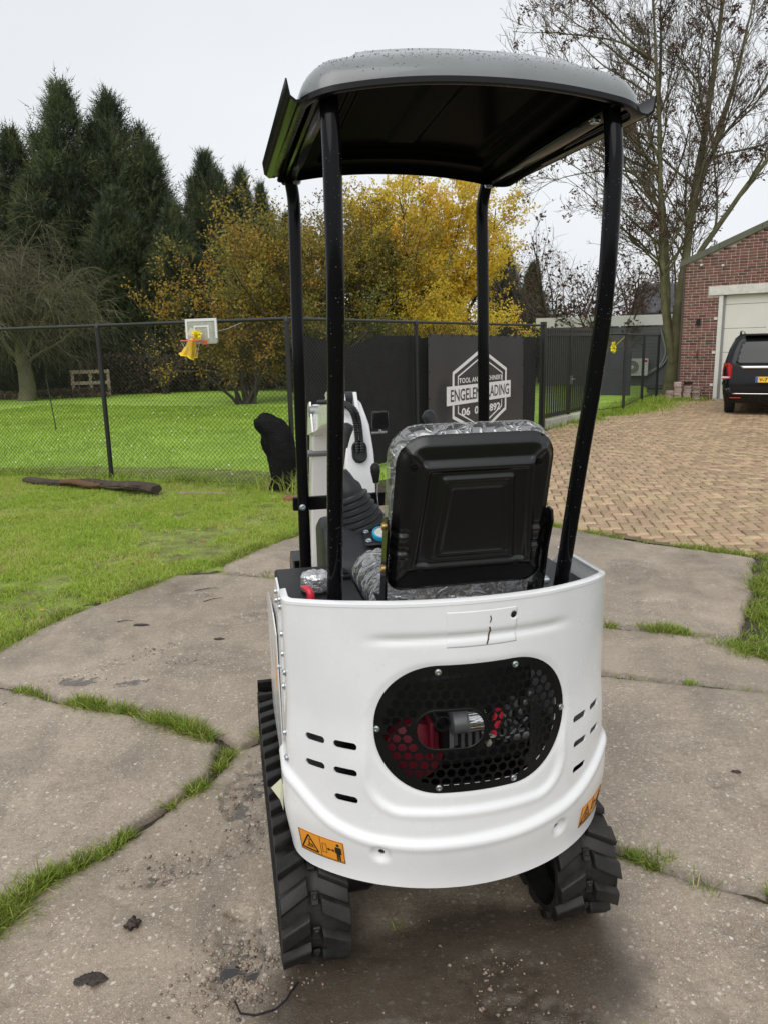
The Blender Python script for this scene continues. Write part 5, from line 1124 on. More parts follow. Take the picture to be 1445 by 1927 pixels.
# privacy screen tied behind the mesh, sagging between the ties
def screen(t0, t1, ztop, off, name, label, seed, mat):
    nt_, nz = int((t1 - t0) / 0.05), 36; V = []
    for i in range(nt_ + 1):
        t = t0 + (t1 - t0) * i / nt_; zt = ztop(t)
        for j in range(nz + 1):
            z = 0.06 + (zt - 0.06) * j / nz; w = 0.035 * (float(fbm(np.array(t * 1.4 + z * .5), np.array(z * 1.1), seed)) - 0.5) + 0.012 * (float(fbm(np.array(t * 6 + z * 2.0), np.array(z * 2 - t), seed + 3)) - 0.5)
            V.append(on_fr(t, z, off + w))
    F = [(i * (nz + 1) + j, (i + 1) * (nz + 1) + j, (i + 1) * (nz + 1) + j + 1, i * (nz + 1) + j + 1) for i in range(nt_) for j in range(nz)]
    n = len(V); V2 = [(x + 0.002 * -FR[1], y + 0.002 * FR[0], z) for x, y, z in V]
    me_ = npmesh(name, np.array(V + V2), np.array(F + [tuple(n + q for q in f[::-1]) for f in F]), smooth=True); o = link(name, me_, mat); setp(o, label, 'screen'); return o
cloth = M('black woven screen cloth', (0.010, 0.010, 0.011), 0.6, spec=0.3, var=0.35, vs_=5, c2=(0.020, 0.020, 0.021), bump=0.4, bs=300, dist=0.002)
def ztop_a(t): return 1.84 - 0.05 * math.sin(min(1, max(0, t - 0.35) / 1.5) * math.pi) - (0.10 * max(0, 1 - abs(t - 1.35) / 0.55))
screen(0.30, 3.10, ztop_a, -0.07, 'privacy_screen', 'sagging black screen cloth behind the chain link left of the banner', 31, cloth)
screen(3.0, 7.55, lambda t: 1.80 - 0.02 * math.sin(t * 5), -0.09, 'privacy_screen', 'black screen cloth behind the banner reaching the gate post', 33, cloth)
# banner
banner_mat = M('charcoal printed banner', (0.040, 0.040, 0.043), 0.42, var=0.1, vs_=2)
white_print = M('white print', (0.78, 0.78, 0.78), 0.5)
BN = thing('banner', 'charcoal banner with white hexagon emblem and lettering tied to the fence', 'banner', (0, 0, 0))
nt_, nz = 60, 30; V = []
for i in range(nt_ + 1):
    t = 3.14 + (6.64 - 3.14) * i / nt_
    for j in range(nz + 1):
        z = 0.22 + (1.86 - 0.04 * i / nt_ - 0.22) * j / nz; V.append(on_fr(t, z, 0.045 + 0.008 * math.sin(t * 3.1) * math.sin(z * 2.3)))
n = len(V); F = [(i * (nz + 1) + j, (i + 1) * (nz + 1) + j, (i + 1) * (nz + 1) + j + 1, i * (nz + 1) + j + 1) for i in range(nt_) for j in range(nz)]
V2 = [(x - 0.002 * FR[1], y + 0.002 * FR[0], z) for x, y, z in V]
link('sheet', npmesh('sheet', np.array(V + V2), np.array(F + [tuple(n + q for q in f[::-1]) for f in F]), smooth=True), banner_mat, BN)
def bn(t, z, off): return on_fr(t, z, 0.045 + 0.008 * math.sin(t * 3.1) * math.sin(z * 2.3) + off)
def bline(m, pts, w, off0=0.002, off1=0.006):
    for a, b in zip(pts[:-1], pts[1:]):
        a, b = np.array(a, float), np.array(b, float); d = (b - a) / np.linalg.norm(b - a); nn = np.array([-d[1], d[0]]) * w / 2; a = a - d * w * 0.28; b = b + d * w * 0.28; k = max(1, int(np.linalg.norm(b - a) / 0.2))
        for i in range(k):
            p0 = a + (b - a) * i / k; p1 = a + (b - a) * (i + 1) / k
            m.prism([tuple(p0 - nn), tuple(p1 - nn), tuple(p1 + nn), tuple(p0 + nn)], lambda u, v, t: bn(u, v, t), off0, off1)
hc = 4.90
m = MB(); HX = [(hc - 0.98, 1.25), (hc, 1.60), (hc + 0.98, 1.25), (hc + 0.98, 0.55), (hc, 0.20), (hc - 0.98, 0.55), (hc - 0.98, 1.25)]
bline(m, [HX[5], HX[0], HX[1], HX[2], HX[3], HX[4], HX[5]], 0.055); m.build('hexagon_frame', white_print, BN)
m = MB(); s_ = 0.84; HI = [(hc + (x - hc) * s_, 0.90 + (z - 0.90) * s_) for x, z in HX]
bline(m, [(HI[0][0], 1.06), HI[0], HI[1], HI[2], (HI[2][0], 1.06)], 0.022); m.build('inner_hexagon', white_print, BN); m = MB(); bline(m, [(HI[5][0], 0.72), HI[5], HI[4], HI[3], (HI[3][0], 0.72)], 0.022); m.build('inner_hexagon', white_print, BN)
m = MB()
for k in range(6): m.prism([(3.70 + 0.395 * k, 0.745), (3.70 + 0.395 * (k + 1), 0.745), (3.70 + 0.395 * (k + 1), 1.048), (3.70 + 0.395 * k, 1.048)], lambda u, v, t: bn(u, v, t), 0.006, 0.010)
m.build('name_band', white_print, BN)
def text(s, t0, t1, z0, z1, mat, mapf, name, parent, bold=0.0):
    cu = bpy.data.curves.new('t', 'FONT'); cu.body = s; cu.resolution_u = 3; cu.offset = bold; o = bpy.data.objects.new('t', cu); col.objects.link(o)
    me_ = bpy.data.meshes.new_from_object(o.evaluated_get(bpy.context.evaluated_depsgraph_get())); bpy.data.objects.remove(o); bpy.data.curves.remove(cu)
    v = np.array([q.co[:] for q in me_.vertices]); mn, mx = v.min(0), v.max(0)
    for q, c in zip(me_.vertices, v): q.co = mapf(t0 + (t1 - t0) * (c[0] - mn[0]) / (mx[0] - mn[0]), z0 + (z1 - z0) * (c[1] - mn[1]) / (mx[1] - mn[1]))
    me_.update(); me_.name = name; me_.materials.clear(); return link(name, me_, mat, parent)
text('ENGELEN TRADING', 3.82, 6.00, 0.80, 0.995, banner_mat, lambda t, z: bn(t, z, 0.0125), 'lettering', BN, 0.012)
text('TOOL AND MACHINERY', 4.10, 5.74, 1.082, 1.165, white_print, lambda t, z: bn(t, z, 0.0065), 'lettering', BN, 0.02)
text('06  0829892', 4.18, 5.66, 0.545, 0.68, white_print, lambda t, z: bn(t, z, 0.0065), 'lettering', BN, 0.03)
for k in range(11):
    m = MB(); p = bn(3.2 + 0.34 * k, 1.85 - 0.0114 * (3.2 + .34 * k - 3.14), 0.004); m.box(p, (0.02, 0.02, 0.05)); m.build('tie', fence_black, BN)
for k in range(4):
    for t in (3.16, 6.62):
        m = MB(); m.box(bn(t, 0.5 + 0.4 * k, 0.004), (0.035, 0.035, 0.016)); m.build('tie', fence_black, BN)
# bunched black netting hanging on the fence corner
bm = bmesh.new(); net = M('bunched black netting', (0.007, 0.007, 0.008), 0.8, spec=0.2, var=0.4, vs_=22, bump=1.0, bs=60, dist=0.02)
V = []; F = []; NR, NA = 46, 36
for i in range(NR):
    z = 1.0 * i / (NR - 1)
    cxo = -0.08 - 0.10 * (1 - z) ** 1.0 * 0 + 0.03 * math.sin(z * 5); w = 0.15 + 0.10 * math.sin(min(1, (1 - z) * 1.2) * math.pi) * 0.6 - 0.05 * (z > 0.93)
    if z > 0.72: cxo -= 0.42 * (z - 0.72); w += 0.03 * math.sin((z - 0.72) / 0.28 * math.pi)
    if z > 0.93: w *= math.sqrt(max(0.03, 1 - ((z - 0.93) / 0.07) ** 2))
    for k in range(NA):
        a = k * 2 * math.pi / NA; r = w * (0.50 + 0.85 * float(fbm(np.array(math.cos(a) * 2.2 + 5), np.array(math.sin(a) * 2.2 + z * 2.2), 4, 4)) + 0.55 * (float(fbm(np.array(math.cos(a) * 5.0 + 3 + z), np.array(math.sin(a) * 5.0 + z * 1.5), 6, 3)) - .5))
        V.append((-1.15 + cxo + r * 1.05 * math.cos(a), 9.14 + 0.55 * r * math.sin(a), 0.02 + z * 0.93 + 0.012 * math.sin(a * 3)))
for i in range(NR - 1):
    for k in range(NA): F.append((i * NA + k, i * NA + (k + 1) % NA, (i + 1) * NA + (k + 1) % NA, (i + 1) * NA + k))
V.append((-1.33, 9.14, 0.93)); top_i = len(V) - 1
me_ = bpy.data.meshes.new('netting_bundle'); me_.from_pydata(V, [], F + [((NR - 1) * NA + k, (NR - 1) * NA + (k + 1) % NA, top_i) for k in range(NA)]); me_.update(); me_.polygons.foreach_set('use_smooth', np.ones(len(me_.polygons), bool))
setp(link('netting_bundle', me_, net), 'bunched black netting hanging at the fence corner behind the machine', 'netting')
bm.free()
# steel bar gate
GA = np.array([3.22, 15.6]); GD = np.array([0.565, 0.825]); GT = thing('bar_gate', 'black steel gate of upright bars right of the banner', 'gate', (GA[0], GA[1], 0))
def gp_(t, z, o=0.0): return (GD[0] * t + GD[1] * o, GD[1] * t - GD[0] * o, z)
Rz = Matrix.Rotation(math.atan2(GD[1], GD[0]), 3, 'Z')
for t, h in ((0.0, 2.10), (3.15, 2.0)):
    m = MB(); m.box(gp_(t, h / 2 - 0.05), (0.10, 0.10, h + 0.1), Rz, bev=.006); m.build('gate_post', fence_black, GT)
bar_me = None
for k in range(24):
    t = 0.14 + k * 0.118
    m = MB(); m.box((0, 0, 1.07), (0.030, 0.030, 1.78), Rz); m.add([(-.015, -.015, 1.96), (.015, -.015, 1.96), (.015, .015, 1.96), (-.015, .015, 1.96), (0, 0, 2.02)], [(0, 1, 4), (1, 2, 4), (2, 3, 4), (3, 0, 4)])
    if bar_me is None: bar_me = m.mesh('bar')
    o = link('bar', bar_me, fence_black, GT); o.location = gp_(t, 0)
for z in (0.24, 1.86):
    m = MB(); m.box(gp_(1.55, z), (2.9, 0.05, 0.06), Rz); m.build('gate_rail', fence_black, GT)
m = MB(); m.box(gp_(1.45, 1.07), (0.06, 0.06, 1.8), Rz); m.build('gate_rail', fence_black, GT)
m = MB(); m.box(gp_(1.56, 0.92, 0.06), (0.16, 0.03, 0.025), Rz); m.box(gp_(1.48, 0.90, 0.045), (0.05, 0.03, 0.18), Rz); m.build('gate_handle', zinc, GT)
m = MB(); m.box(gp_(0.82, 0.06, 0.0), (1.40, 0.16, 0.20), Rz, bev=.012); kerb_mat = M('pale concrete kerb', (0.40, 0.38, 0.33), 0.8, var=0.2, vs_=8, bump=.4, bs=60)
o = m.build('threshold_kerb', kerb_mat); o.location = (GA[0], GA[1], 0); setp(o, 'weathered concrete kerb block under the left half of the bar gate', 'kerb')
m = MB(); m.box(gp_(2.32, 0.06, 0.0), (1.50, 0.16, 0.18), Rz, bev=.012)
o = m.build('threshold_kerb', M('cleaner concrete kerb', (0.52, 0.50, 0.45), 0.8, var=0.12, vs_=8)); o.location = (GA[0], GA[1], 0); setp(o, 'paler concrete kerb block under the right half of the bar gate', 'kerb')
# lower mesh fence running on to the garage
LFp = [np.array(p) for p in ((5.02, 18.2), (5.95, 19.1), (7.35, 21.95), (8.45, 23.9))]
LFn = thing('mesh_fence', 'black welded mesh fence between the bar gate and the garage', 'fence', (0, 0, 0))
for k, p in enumerate(LFp):
    m = MB(); m.box((p[0], p[1], 0.90), (0.06, 0.06, 1.95)); m.build('post', fence_black, LFn)
for a, b in zip(LFp[:-1], LFp[1:]):
    Lg = np.linalg.norm(b - a); d = (b - a) / Lg
    m = MB(); m.tube([(*a, 1.86), (*b, 1.86)], 0.02, 8); m.tube([(*a, 0.12), (*b, 0.12)], 0.008, 6); m.build('rail', fence_black, LFn)
    nu, nz = int(Lg / 0.06), 18; A_ = []; B_ = []
    for k in range(1, nu): p = a + d * k * 0.06; A_.append((*p, 0.1)); B_.append((*p, 1.86))
    for k in range(nz): z = 0.15 + k * 0.098; A_.append((*a, z)); B_.append((*b, z))
    V, F = seg_tubes(np.array(A_), np.array(B_), 0.0020); o = link('wire_mesh', npmesh('wire_mesh', V, F), wire_mat, LFn); o['kind'] = 'stuff'
# mini basketball hoop on the fence and the yellow bouquet hung in it
BH = thing('basketball_hoop', 'small weathered basketball backboard with orange rim on the fence', 'basketball hoop', (FA[0], FA[1], 0))
def lf(t, z, off=0.0): return (FL[0] * t - FL[1] * -off * -1 * -1, FL[1] * t + 0, z)
LN = np.array([-0.364, -0.931])        # towards the yard
def lfp(t, z, off): return (FL[0] * t + LN[0] * off, FL[1] * t + LN[1] * off, z)
bd_mat = M('grimy clear backboard', (0.36, 0.38, 0.31), 0.4, var=0.2, vs_=14, c2=(0.46, 0.47, 0.40)); bd_white = M('white trim', (0.72, 0.73, 0.72), 0.45); rim_mat = M('orange rim', (0.75, 0.16, 0.07), 0.4)
m = MB(); m.prism(rrect(0.215, 0.145, 0.03, 5, 1.11, 1.915), lambda u, v, t: lfp(u, v, t), 0.06, 0.085); m.build('backboard', bd_mat, BH)
m = MB()
for (u0_, u1_, v0_, v1_) in ((0.888, 1.332, 2.035, 2.066), (0.888, 0.915, 1.83, 2.035), (1.305, 1.332, 1.83, 2.035), (1.00, 1.215, 1.965, 1.985), (1.00, 1.02, 1.83, 1.965), (1.195, 1.215, 1.83, 1.965)): m.prism([(u0_, v0_), (u1_, v0_), (u1_, v1_), (u0_, v1_)], lambda u, v, t: lfp(u, v, t), 0.084, 0.091)
m.build('white_border', bd_white, BH)
rc = (1.19, 0.20); m = MB(); m.tube([lfp(rc[0] + 0.125 * math.cos(a), 1.808, rc[1] + 0.10 * math.sin(a)) for a in np.linspace(0, 2 * math.pi, 25)], 0.007, 8, cap=False); m.prism([(1.04, 1.76), (1.09, 1.76), (1.09, 1.81), (1.04, 1.81)], lambda u, v, t: lfp(u, v, t), 0.085, 0.11); m.build('rim', rim_mat, BH, 50)
m = MB()
for k in range(10):
    a = k * 0.628; m.tube([lfp(rc[0] + 0.125 * math.cos(a), 1.80, rc[1] + 0.10 * math.sin(a)), lfp(rc[0] + 0.09 * math.cos(a + .3), 1.72, rc[1] + 0.07 * math.sin(a + .3)), lfp(rc[0] + 0.07 * math.cos(a), 1.62, rc[1] + 0.06 * math.sin(a))], 0.0022, 4)
m.build('net', M('faded net cord', (0.45, 0.47, 0.38), 0.8), BH)
m = MB(); m.tube([lfp(0.93, 1.90, 0.09), lfp(0.75, 1.94, 0.06), lfp(0.60, 2.0, 0.02)], 0.004, 6); m.build('tie_wire', zinc, BH)
BQ = thing('flower_bouquet', 'yellow paper wrapped bouquet stuck upside down in the hoop', 'bouquet', (FA[0], FA[1], 0))
yel = M('yellow wrapping', (0.85, 0.62, 0.02), 0.5, var=0.25, vs_=30, c2=(0.80, 0.42, 0.03)); yel2 = M('bright yellow ribbon', (0.9, 0.75, 0.02), 0.5)
c0 = Vector(lfp(1.145, 1.84, 0.21)); c1 = Vector(lfp(1.235, 1.635, 0.21)); ax_ = (c1 - c0).normalized(); e1 = ax_.orthogonal().normalized(); e2 = ax_.cross(e1); V = []; F = []; NB = 26
for j, (t, r) in enumerate(((0, .022), (.12, .034), (.3, .045), (.5, .06), (.7, .074), (.88, .086), (1.0, .092), (1.05, .10), (1.02, .075))):
    for k in range(NB):
        a = k * 2 * math.pi / NB; rr = r * (1 + 0.22 * math.sin(a * 5 + j * .6) * (0.4 + t * .6) + rnd.uniform(-.08, .08)); V.append(c0 + (c1 - c0) * (t + 0.05 * math.sin(a * 3 + 1) * t) + e1 * rr * math.cos(a) + e2 * rr * math.sin(a) * 0.75)
for j in range(8):
    for k in range(NB): F.append((j * NB + k, j * NB + (k + 1) % NB, (j + 1) * NB + (k + 1) % NB, (j + 1) * NB + k))
m = MB(); m.add(V, F); cone = m.build('wrapping', yel, BQ, 30)
m = MB(); m.tube([V[6 * NB + k] + (c1 - c0) * 0.03 for k in range(NB)] + [V[6 * NB] + (c1 - c0) * 0.03], 0.008, 6, cap=False); m.build('rim_band', yel2, BQ)
m = MB(); m.box(lfp(1.16, 1.90, 0.20), (0.09, 0.008, 0.09), Matrix.Rotation(R_(30), 3, 'Y')); m.build('card', M('cream card', (0.62, 0.58, 0.45), 0.6), BQ)
m = MB(); pc = Vector(lfp(1.10, 1.875, 0.20))
for k in range(60):
    d = Vector((rnd.gauss(0, 1), rnd.gauss(0, 1), rnd.gauss(0, 1))).normalized(); s0 = d.orthogonal().normalized() * 0.012; e = pc + d * rnd.uniform(0.035, 0.062); m.add([pc + s0 * .3, e - s0 + d * .0, e + d * 0.012, e + s0], [(0, 1, 2, 3)])
m.build('bow', yel2, BQ)
m = MB(); m.tube([Vector((0, 0, 0)), Vector((0.0, 0, 0.0001))], 0.001, 3); del m
pc = Vector((5.74, 19.40, 1.55)); YB = MB()
for k in range(40):
    d = Vector((rnd.gauss(0, 1), rnd.gauss(0, 1), rnd.gauss(0, 1.3))).normalized(); s0 = d.orthogonal().normalized() * 0.04; e = pc + Vector((d.x * .05, d.y * .05, d.z * 0.13)); YB.add([pc + s0 * .3, e - s0, e + d * 0.03, e + s0], [(0, 1, 2, 3)])
YB.tube([(pc.x, pc.y, pc.z), (6.02, 19.25, 1.86)], 0.006, 4)
setp(YB.build('yellow_streamer', yel2), 'yellow streamer bunch hanging on the mesh fence behind the gate', 'streamer')
# rotten log at the foot of the fence
log_d = M('rotten dark wood', (0.045, 0.032, 0.022), 0.85, var=0.5, vs_=7, bump=1.0, bs=22, dist=0.03, c2=(0.085, 0.062, 0.042)); log_o = M('raw orange wood', (0.24, 0.115, 0.045), 0.8, var=0.5, vs_=10, bump=.8, bs=30, c2=(0.10, 0.055, 0.028))
def logpart(a, b, r0_, r1_, seed, name, mat, parent):
    a, b = Vector(a), Vector(b); n = 22; V = []; F = []; NA = 22; dirv = (b - a).normalized(); s0 = dirv.cross(Vector((0, 0, 1))).normalized(); u_ = s0.cross(dirv)
    for i in range(n):
        t = i / (n - 1); c = a + (b - a) * t + Vector((0, 0, 0.012 * math.sin(t * 7 + seed))); r = r0_ + (r1_ - r0_) * t; r *= (0.82 if i in (0, n - 1) else 1)
        for k in range(NA):
            an = k * 2 * math.pi / NA; rr = r * (0.72 + 0.6 * float(fbm(np.array(math.cos(an) * 3 + seed), np.array(math.sin(an) * 3 + t * 2.5), seed, 4))); V.append(c + s0 * rr * 1.3 * math.cos(an) + u_ * rr * 0.72 * math.sin(an))
    for i in range(n - 1):
        for k in range(NA): F.append((i * NA + k, i * NA + (k + 1) % NA, (i + 1) * NA + (k + 1) % NA, (i + 1) * NA + k))
    m = MB(); m.add(V, F + [tuple(range(NA)), tuple((n - 1) * NA + k for k in range(NA))]); return m.build(name, mat, parent, 25)
LG = thing('rotten_log', 'long rotten log with raw orange split lying at the fence foot', 'log', (0, 0, 0))
logpart((-3.62, 9.62, 0.08), (-2.70, 9.05, 0.09), 0.068, 0.080, 3, 'trunk', log_d, LG); logpart((-4.75, 10.12, 0.05), (-3.58, 9.62, 0.07), 0.050, 0.066, 8, 'trunk', log_d, LG); logpart((-4.15, 9.80, 0.075), (-3.50, 9.49, 0.08), 0.042, 0.05, 12, 'split', log_o, LG)
m = MB(); m.box((-2.15, 9.08, 0.015), (0.62, 0.10, 0.035), Matrix.Rotation(R_(-10), 3, 'Z'), bev=.008); setp(m.build('board', M('old pale board', (0.26, 0.20, 0.14), 0.8, var=.3, vs_=12)), 'short pale board lying in grass right of the log', 'board')
m = MB(); m.box((-1.02, 8.55, 0.02), (0.22, 0.10, 0.06), Matrix.Rotation(R_(-8), 3, 'Z'), bev=.008); setp(m.build('loose_brick', M('old red brick', (0.22, 0.085, 0.045), 0.8, var=.3, vs_=20)), 'old red brick half sunk in grass by the fence corner', 'brick')

# ================================================================== GARAGE, VAN, OUTBUILDING
GO = np.array([9.5, 22.2]); TH = R_(-40); GDx = np.array([math.cos(TH), math.sin(TH)]); 
GG = thing('brick_garage', 'red brick garage with white sectional door and sloping roof edge', 'garage', (GO[0], GO[1], 0), TH)   # local x along the wall, -y towards the yard
brick_mat = M('red wall brick', (0.165, 0.062, 0.046), 0.75, var=0.35, vs_=5, bump=0.5, bs=50, dist=0.004, c2=(0.225, 0.098, 0.074)); objrand(brick_mat, 0.38)
mortar = M('pale mortar', (0.50, 0.44, 0.39), 0.9, var=0.2, vs_=10)
W0, W1, DX0, DX1, DH = -1.01, 7.2, -0.04, 3.25, 2.89
def roofz(x): return 3.80 + 0.381 * (x - W0) if x < 3.1 else 3.80 + 0.381 * (6.2 - (x - 0.0) - W0 + 0.0)
ridge_x = (W0 + W1) / 2
def roofz(x): return 3.80 + 0.381 * ((x - W0) if x < ridge_x else (W1 - x))
m = MB()
m.prism([(W0 + .004, -0.1), (DX0 - .01, -0.1), (DX0 - .01, DH + .1), (DX1 + .01, DH + .1), (DX1 + .01, -0.1), (W1 - .004, -0.1), (W1 - .004, roofz(W1) - .01), (ridge_x, roofz(ridge_x) - .01), (W0 + .004, roofz(W0) - .01)], lambda u, v, t: (u, t, v), 0.014, 0.25)
m.box((W0 + 0.125, 4.2, 1.85), (0.24, 7.9, 3.85)); m.box((W1 - 0.125, 4.2, 1.85), (0.24, 7.9, 3.85)); m.build('wall', mortar, GG)
BLc, BHc = 0.222, 0.077; bl = []
row = 0; z = 0.0
while z < roofz(ridge_x):
    x = W0 - (BLc / 2 if row % 2 else 0); kpat = row % 2
    while x < W1:
        x0_, x1_ = max(x, W0), min(x + (BLc if kpat == 0 or True else 0.11), W1)
        if rnd.random() < 0.18 and x1_ - x0_ > 0.2: x1_ = x0_ + 0.111
        xs = x1_
        if z < DH + 0.02 + 0.215:       # lintel and door opening
            lo = DX0 - (0.30 if z + BHc > DH else 0.0); hi = DX1 + (0.30 if z + BHc > DH else 0.0)
            if x1_ > lo and x0_ < hi:
                if x0_ < lo - 0.03: x1_ = lo
                elif x1_ > hi + 0.03: x0_ = hi
                else: x = xs; continue
        if x1_ - x0_ > 0.04 and z + BHc < min(roofz(x0_ + .02), roofz(x1_ - .02)): bl.append((x0_, x1_, z))
        x = xs
    row += 1; z += BHc
def brick_geo(l):
    b = 0.004; hl = l / 2; hz = (BHc - 0.016) / 2
    V = [(-hl, 0.03, -hz), (hl, 0.03, -hz), (hl, 0.03, hz), (-hl, 0.03, hz), (-hl, b, -hz), (hl, b, -hz), (hl, b, hz), (-hl, b, hz), (-hl + b, 0, -hz + b), (hl - b, 0, -hz + b), (hl - b, 0, hz - b), (-hl + b, 0, hz - b)]
    F = [(8, 9, 10, 11)] + [(4 + i, 4 + (i + 1) % 4, 8 + (i + 1) % 4, 8 + i) for i in range(4)] + [(i, (i + 1) % 4, 4 + (i + 1) % 4, 4 + i) for i in range(4)]; return np.array(V), np.array(F)
bl.sort(key=lambda q: (q[0] > 1.25, max(0, q[0] - 0.9) * 3 - q[2] * 0.01)); bmeshes = {}
restV = []; restF = []; restT = []
for k, (x0_, x1_, z) in enumerate(bl):
    l = round(x1_ - x0_ - 0.015, 3); c = ((x0_ + x1_) / 2, rnd.uniform(0, 0.004), z + BHc / 2)
    if k < 300:
        if l not in bmeshes: V, F = brick_geo(l); bmeshes[l] = npmesh('brick', V, F); bmeshes[l].materials.append(brick_mat)
        o = link('brick', bmeshes[l], None, GG); o.location = c
    else:
        V, F = brick_geo(l); restF.append(F + 12 * len(restV)); restV.append(V + np.array(c)); restT.append(np.full(12, rnd.random()))
o = link('far_bricks', npmesh('far_bricks', np.concatenate(restV), np.concatenate(restF), tint=np.concatenate(restT)), brick_mat, GG); o['kind'] = 'stuff'
print('wall bricks', len(bl))
lint = M('peeling white lintel', (0.62, 0.60, 0.55), 0.7, var=0.15, vs_=6, bump=.3, bs=30); frm = M('white door frame', (0.66, 0.65, 0.60), 0.6, var=.08, vs_=4); doorm = M('white sectional door', (0.70, 0.68, 0.61), 0.5, var=.04, vs_=2)
m = MB(); m.box(((DX0 + DX1) / 2, 0.03, DH + 0.118), (DX1 - DX0 + 0.54, 0.12, 0.232), bev=.008); m.build('lintel', lint, GG)
for x in (DX0 + 0.055, DX1 - 0.055): m = MB(); m.box((x, 0.04, DH / 2), (0.11, 0.07, DH), bev=.006); fr2 = m.build('door_frame', frm, GG)
m = MB(); m.box((DX0 + 0.135, 0.10, DH / 2), (0.05, 0.04, DH - .02)); m.build('door_track', M('grey door track', (0.25, 0.25, 0.25), 0.5), GG)
for k in range(5):
    z0_ = 0.02 + k * 0.655; z1_ = min(z0_ + 0.645, DH)
    if z1_ - z0_ < .1: continue
    m = MB(); m.box(((DX0 + DX1) / 2, 0.15, (z0_ + z1_) / 2), (DX1 - DX0 - 0.22, 0.05, z1_ - z0_), bev=.006); m.build('door_panel', doorm, GG)
m = MB(); m.box((DX0 + 0.30, 0.12, 0.47), (0.20, 0.02, 0.09), bev=.004); m.build('vent', black_plastic, GG)
m = MB(); m.box(((DX0 + DX1) / 2, 0.02, 0.0), (DX1 - DX0 + .1, 0.2, 0.03)); m.build('threshold', kerb_mat, GG)
verge = M('weathered grey verge board', (0.16, 0.145, 0.12), 0.85, var=.3, vs_=5, c2=(0.13, 0.14, 0.10)); roofm = M('corrugated grey roof', (0.14, 0.135, 0.125), 0.8, var=.2, vs_=3)
for sg, xa, xb in ((1, W0 - 0.14, ridge_x), (-1, ridge_x, W1 + 0.14)):
    za = 3.80 + 0.381 * ((xa - W0) if sg > 0 else (W1 - xa)); zb = 3.80 + 0.381 * ((xb - W0) if sg > 0 else (W1 - xb))
    nseg = 4
    for k in range(nseg):
        a0, a1 = k / nseg, (k + 1) / nseg - 0.002; p = [(xa + (xb - xa) * a0, za + (zb - za) * a0 - 0.03), (xa + (xb - xa) * a1, za + (zb - za) * a1 - 0.03), (xa + (xb - xa) * a1, za + (zb - za) * a1 + 0.13), (xa + (xb - xa) * a0, za + (zb - za) * a0 + 0.13)]
        m = MB(); m.prism(p, lambda u, v, t: (u, t, v), -0.075 - 0.004 * (k % 2), -0.035); m.build('verge_board', verge, GG)
    m = MB(); m.prism([(xa, za + 0.10), (xb, zb + 0.10), (xb, zb + 0.15), (xa, za + 0.15)], lambda u, v, t: (u, t, v), -0.034, 8.2); m.build('roof', roofm, GG)
m = MB(); m.tube([(W0 - 0.03, 0.02, 0.35), (W0 - 0.03, 0.02, 3.72)], 0.035, 10); m.build('downpipe', M('brown downpipe', (0.06, 0.045, 0.04), 0.5), GG, 50)
m = MB(); m.box((-0.545, -0.05, 2.18), (0.09, 0.09, 0.17), bev=.01); wl_ = m.build('wall_lamp', black_plastic, GG)
m = MB(); m.box((-0.545, -0.01, 2.18), (0.06, 0.05, 0.10)); m.build('lamp_mount', black_plastic, wl_)
for (x, z) in ((-0.54, 3.735), (0.04, 3.68)):
    m = MB(); m.lathe([(0.028, -0.12), (0.03, -0.10), (0.03, 0.0)], (x, -0.02, z), 'Y', 12); m.build('security_camera', frm, GG, 40)
m = MB(); m.tube([(-0.52, -0.03, 1.42), (-0.52, -0.05, 1.38), (-0.53, -0.05, 1.22), (-0.52, -0.02, 1.17)], 0.02, 8); m.build('wall_tap', M('brown iron', (0.09, 0.04, 0.03), 0.6), GG, 50)
m = MB(); m.box((-0.74, -0.004, 0.47), (0.24, 0.02, 0.075)); m.build('air_brick', black_plastic, GG)
for z in (0.42, 1.33, 2.26): m = MB(); m.box((DX0 - 0.05, -0.005, z), (0.09, 0.02, 0.07), bev=.004); m.build('frame_anchor', lint, GG)
# loose bricks stacked against the wall
lb_mat = M('reclaimed pale brick', (0.34, 0.24, 0.19), 0.85, var=.3, vs_=12, bump=.4, bs=60, c2=(0.44, 0.35, 0.30)); objrand(lb_mat, 0.35)
m = MB(); m.box((0, 0, 0), (0.21, 0.10, 0.062), bev=.006); lb_me = m.mesh('loose_brick'); lb_me.materials.append(lb_mat)
names = ['leftmost', 'second left', 'second right', 'rightmost']
stk = [(-1.18, 4, 0.10), (-0.96, 8, 0.02), (-0.68, 6, -0.05), (-0.42, 6, 0.03)]
wall_rot = Matrix.Rotation(TH, 3, 'Z')
for si, (x, nb, ra) in enumerate(stk):
    for k in range(nb):
        o = link('loose_brick', lb_me); p = wall_rot @ Vector((x + rnd.uniform(-.015, .015), -0.20 + rnd.uniform(-.02, .02) - (0.05 if si == 0 else 0), 0.031 + 0.063 * k)); o.location = (GO[0] + p.x, GO[1] + p.y, p.z); o.rotation_euler = (0, 0, TH + ra + rnd.uniform(-.08, .08))
        setp(o, '%s brick of the %s pale brick stack at the garage wall' % ('top' if k == nb - 1 else 'bottom' if k == 0 else ['second lowest', 'third lowest', 'fourth lowest', 'fifth lowest', 'sixth lowest', 'seventh lowest'][k - 1], names[si]), 'brick', 'loose bricks stacked by the garage')
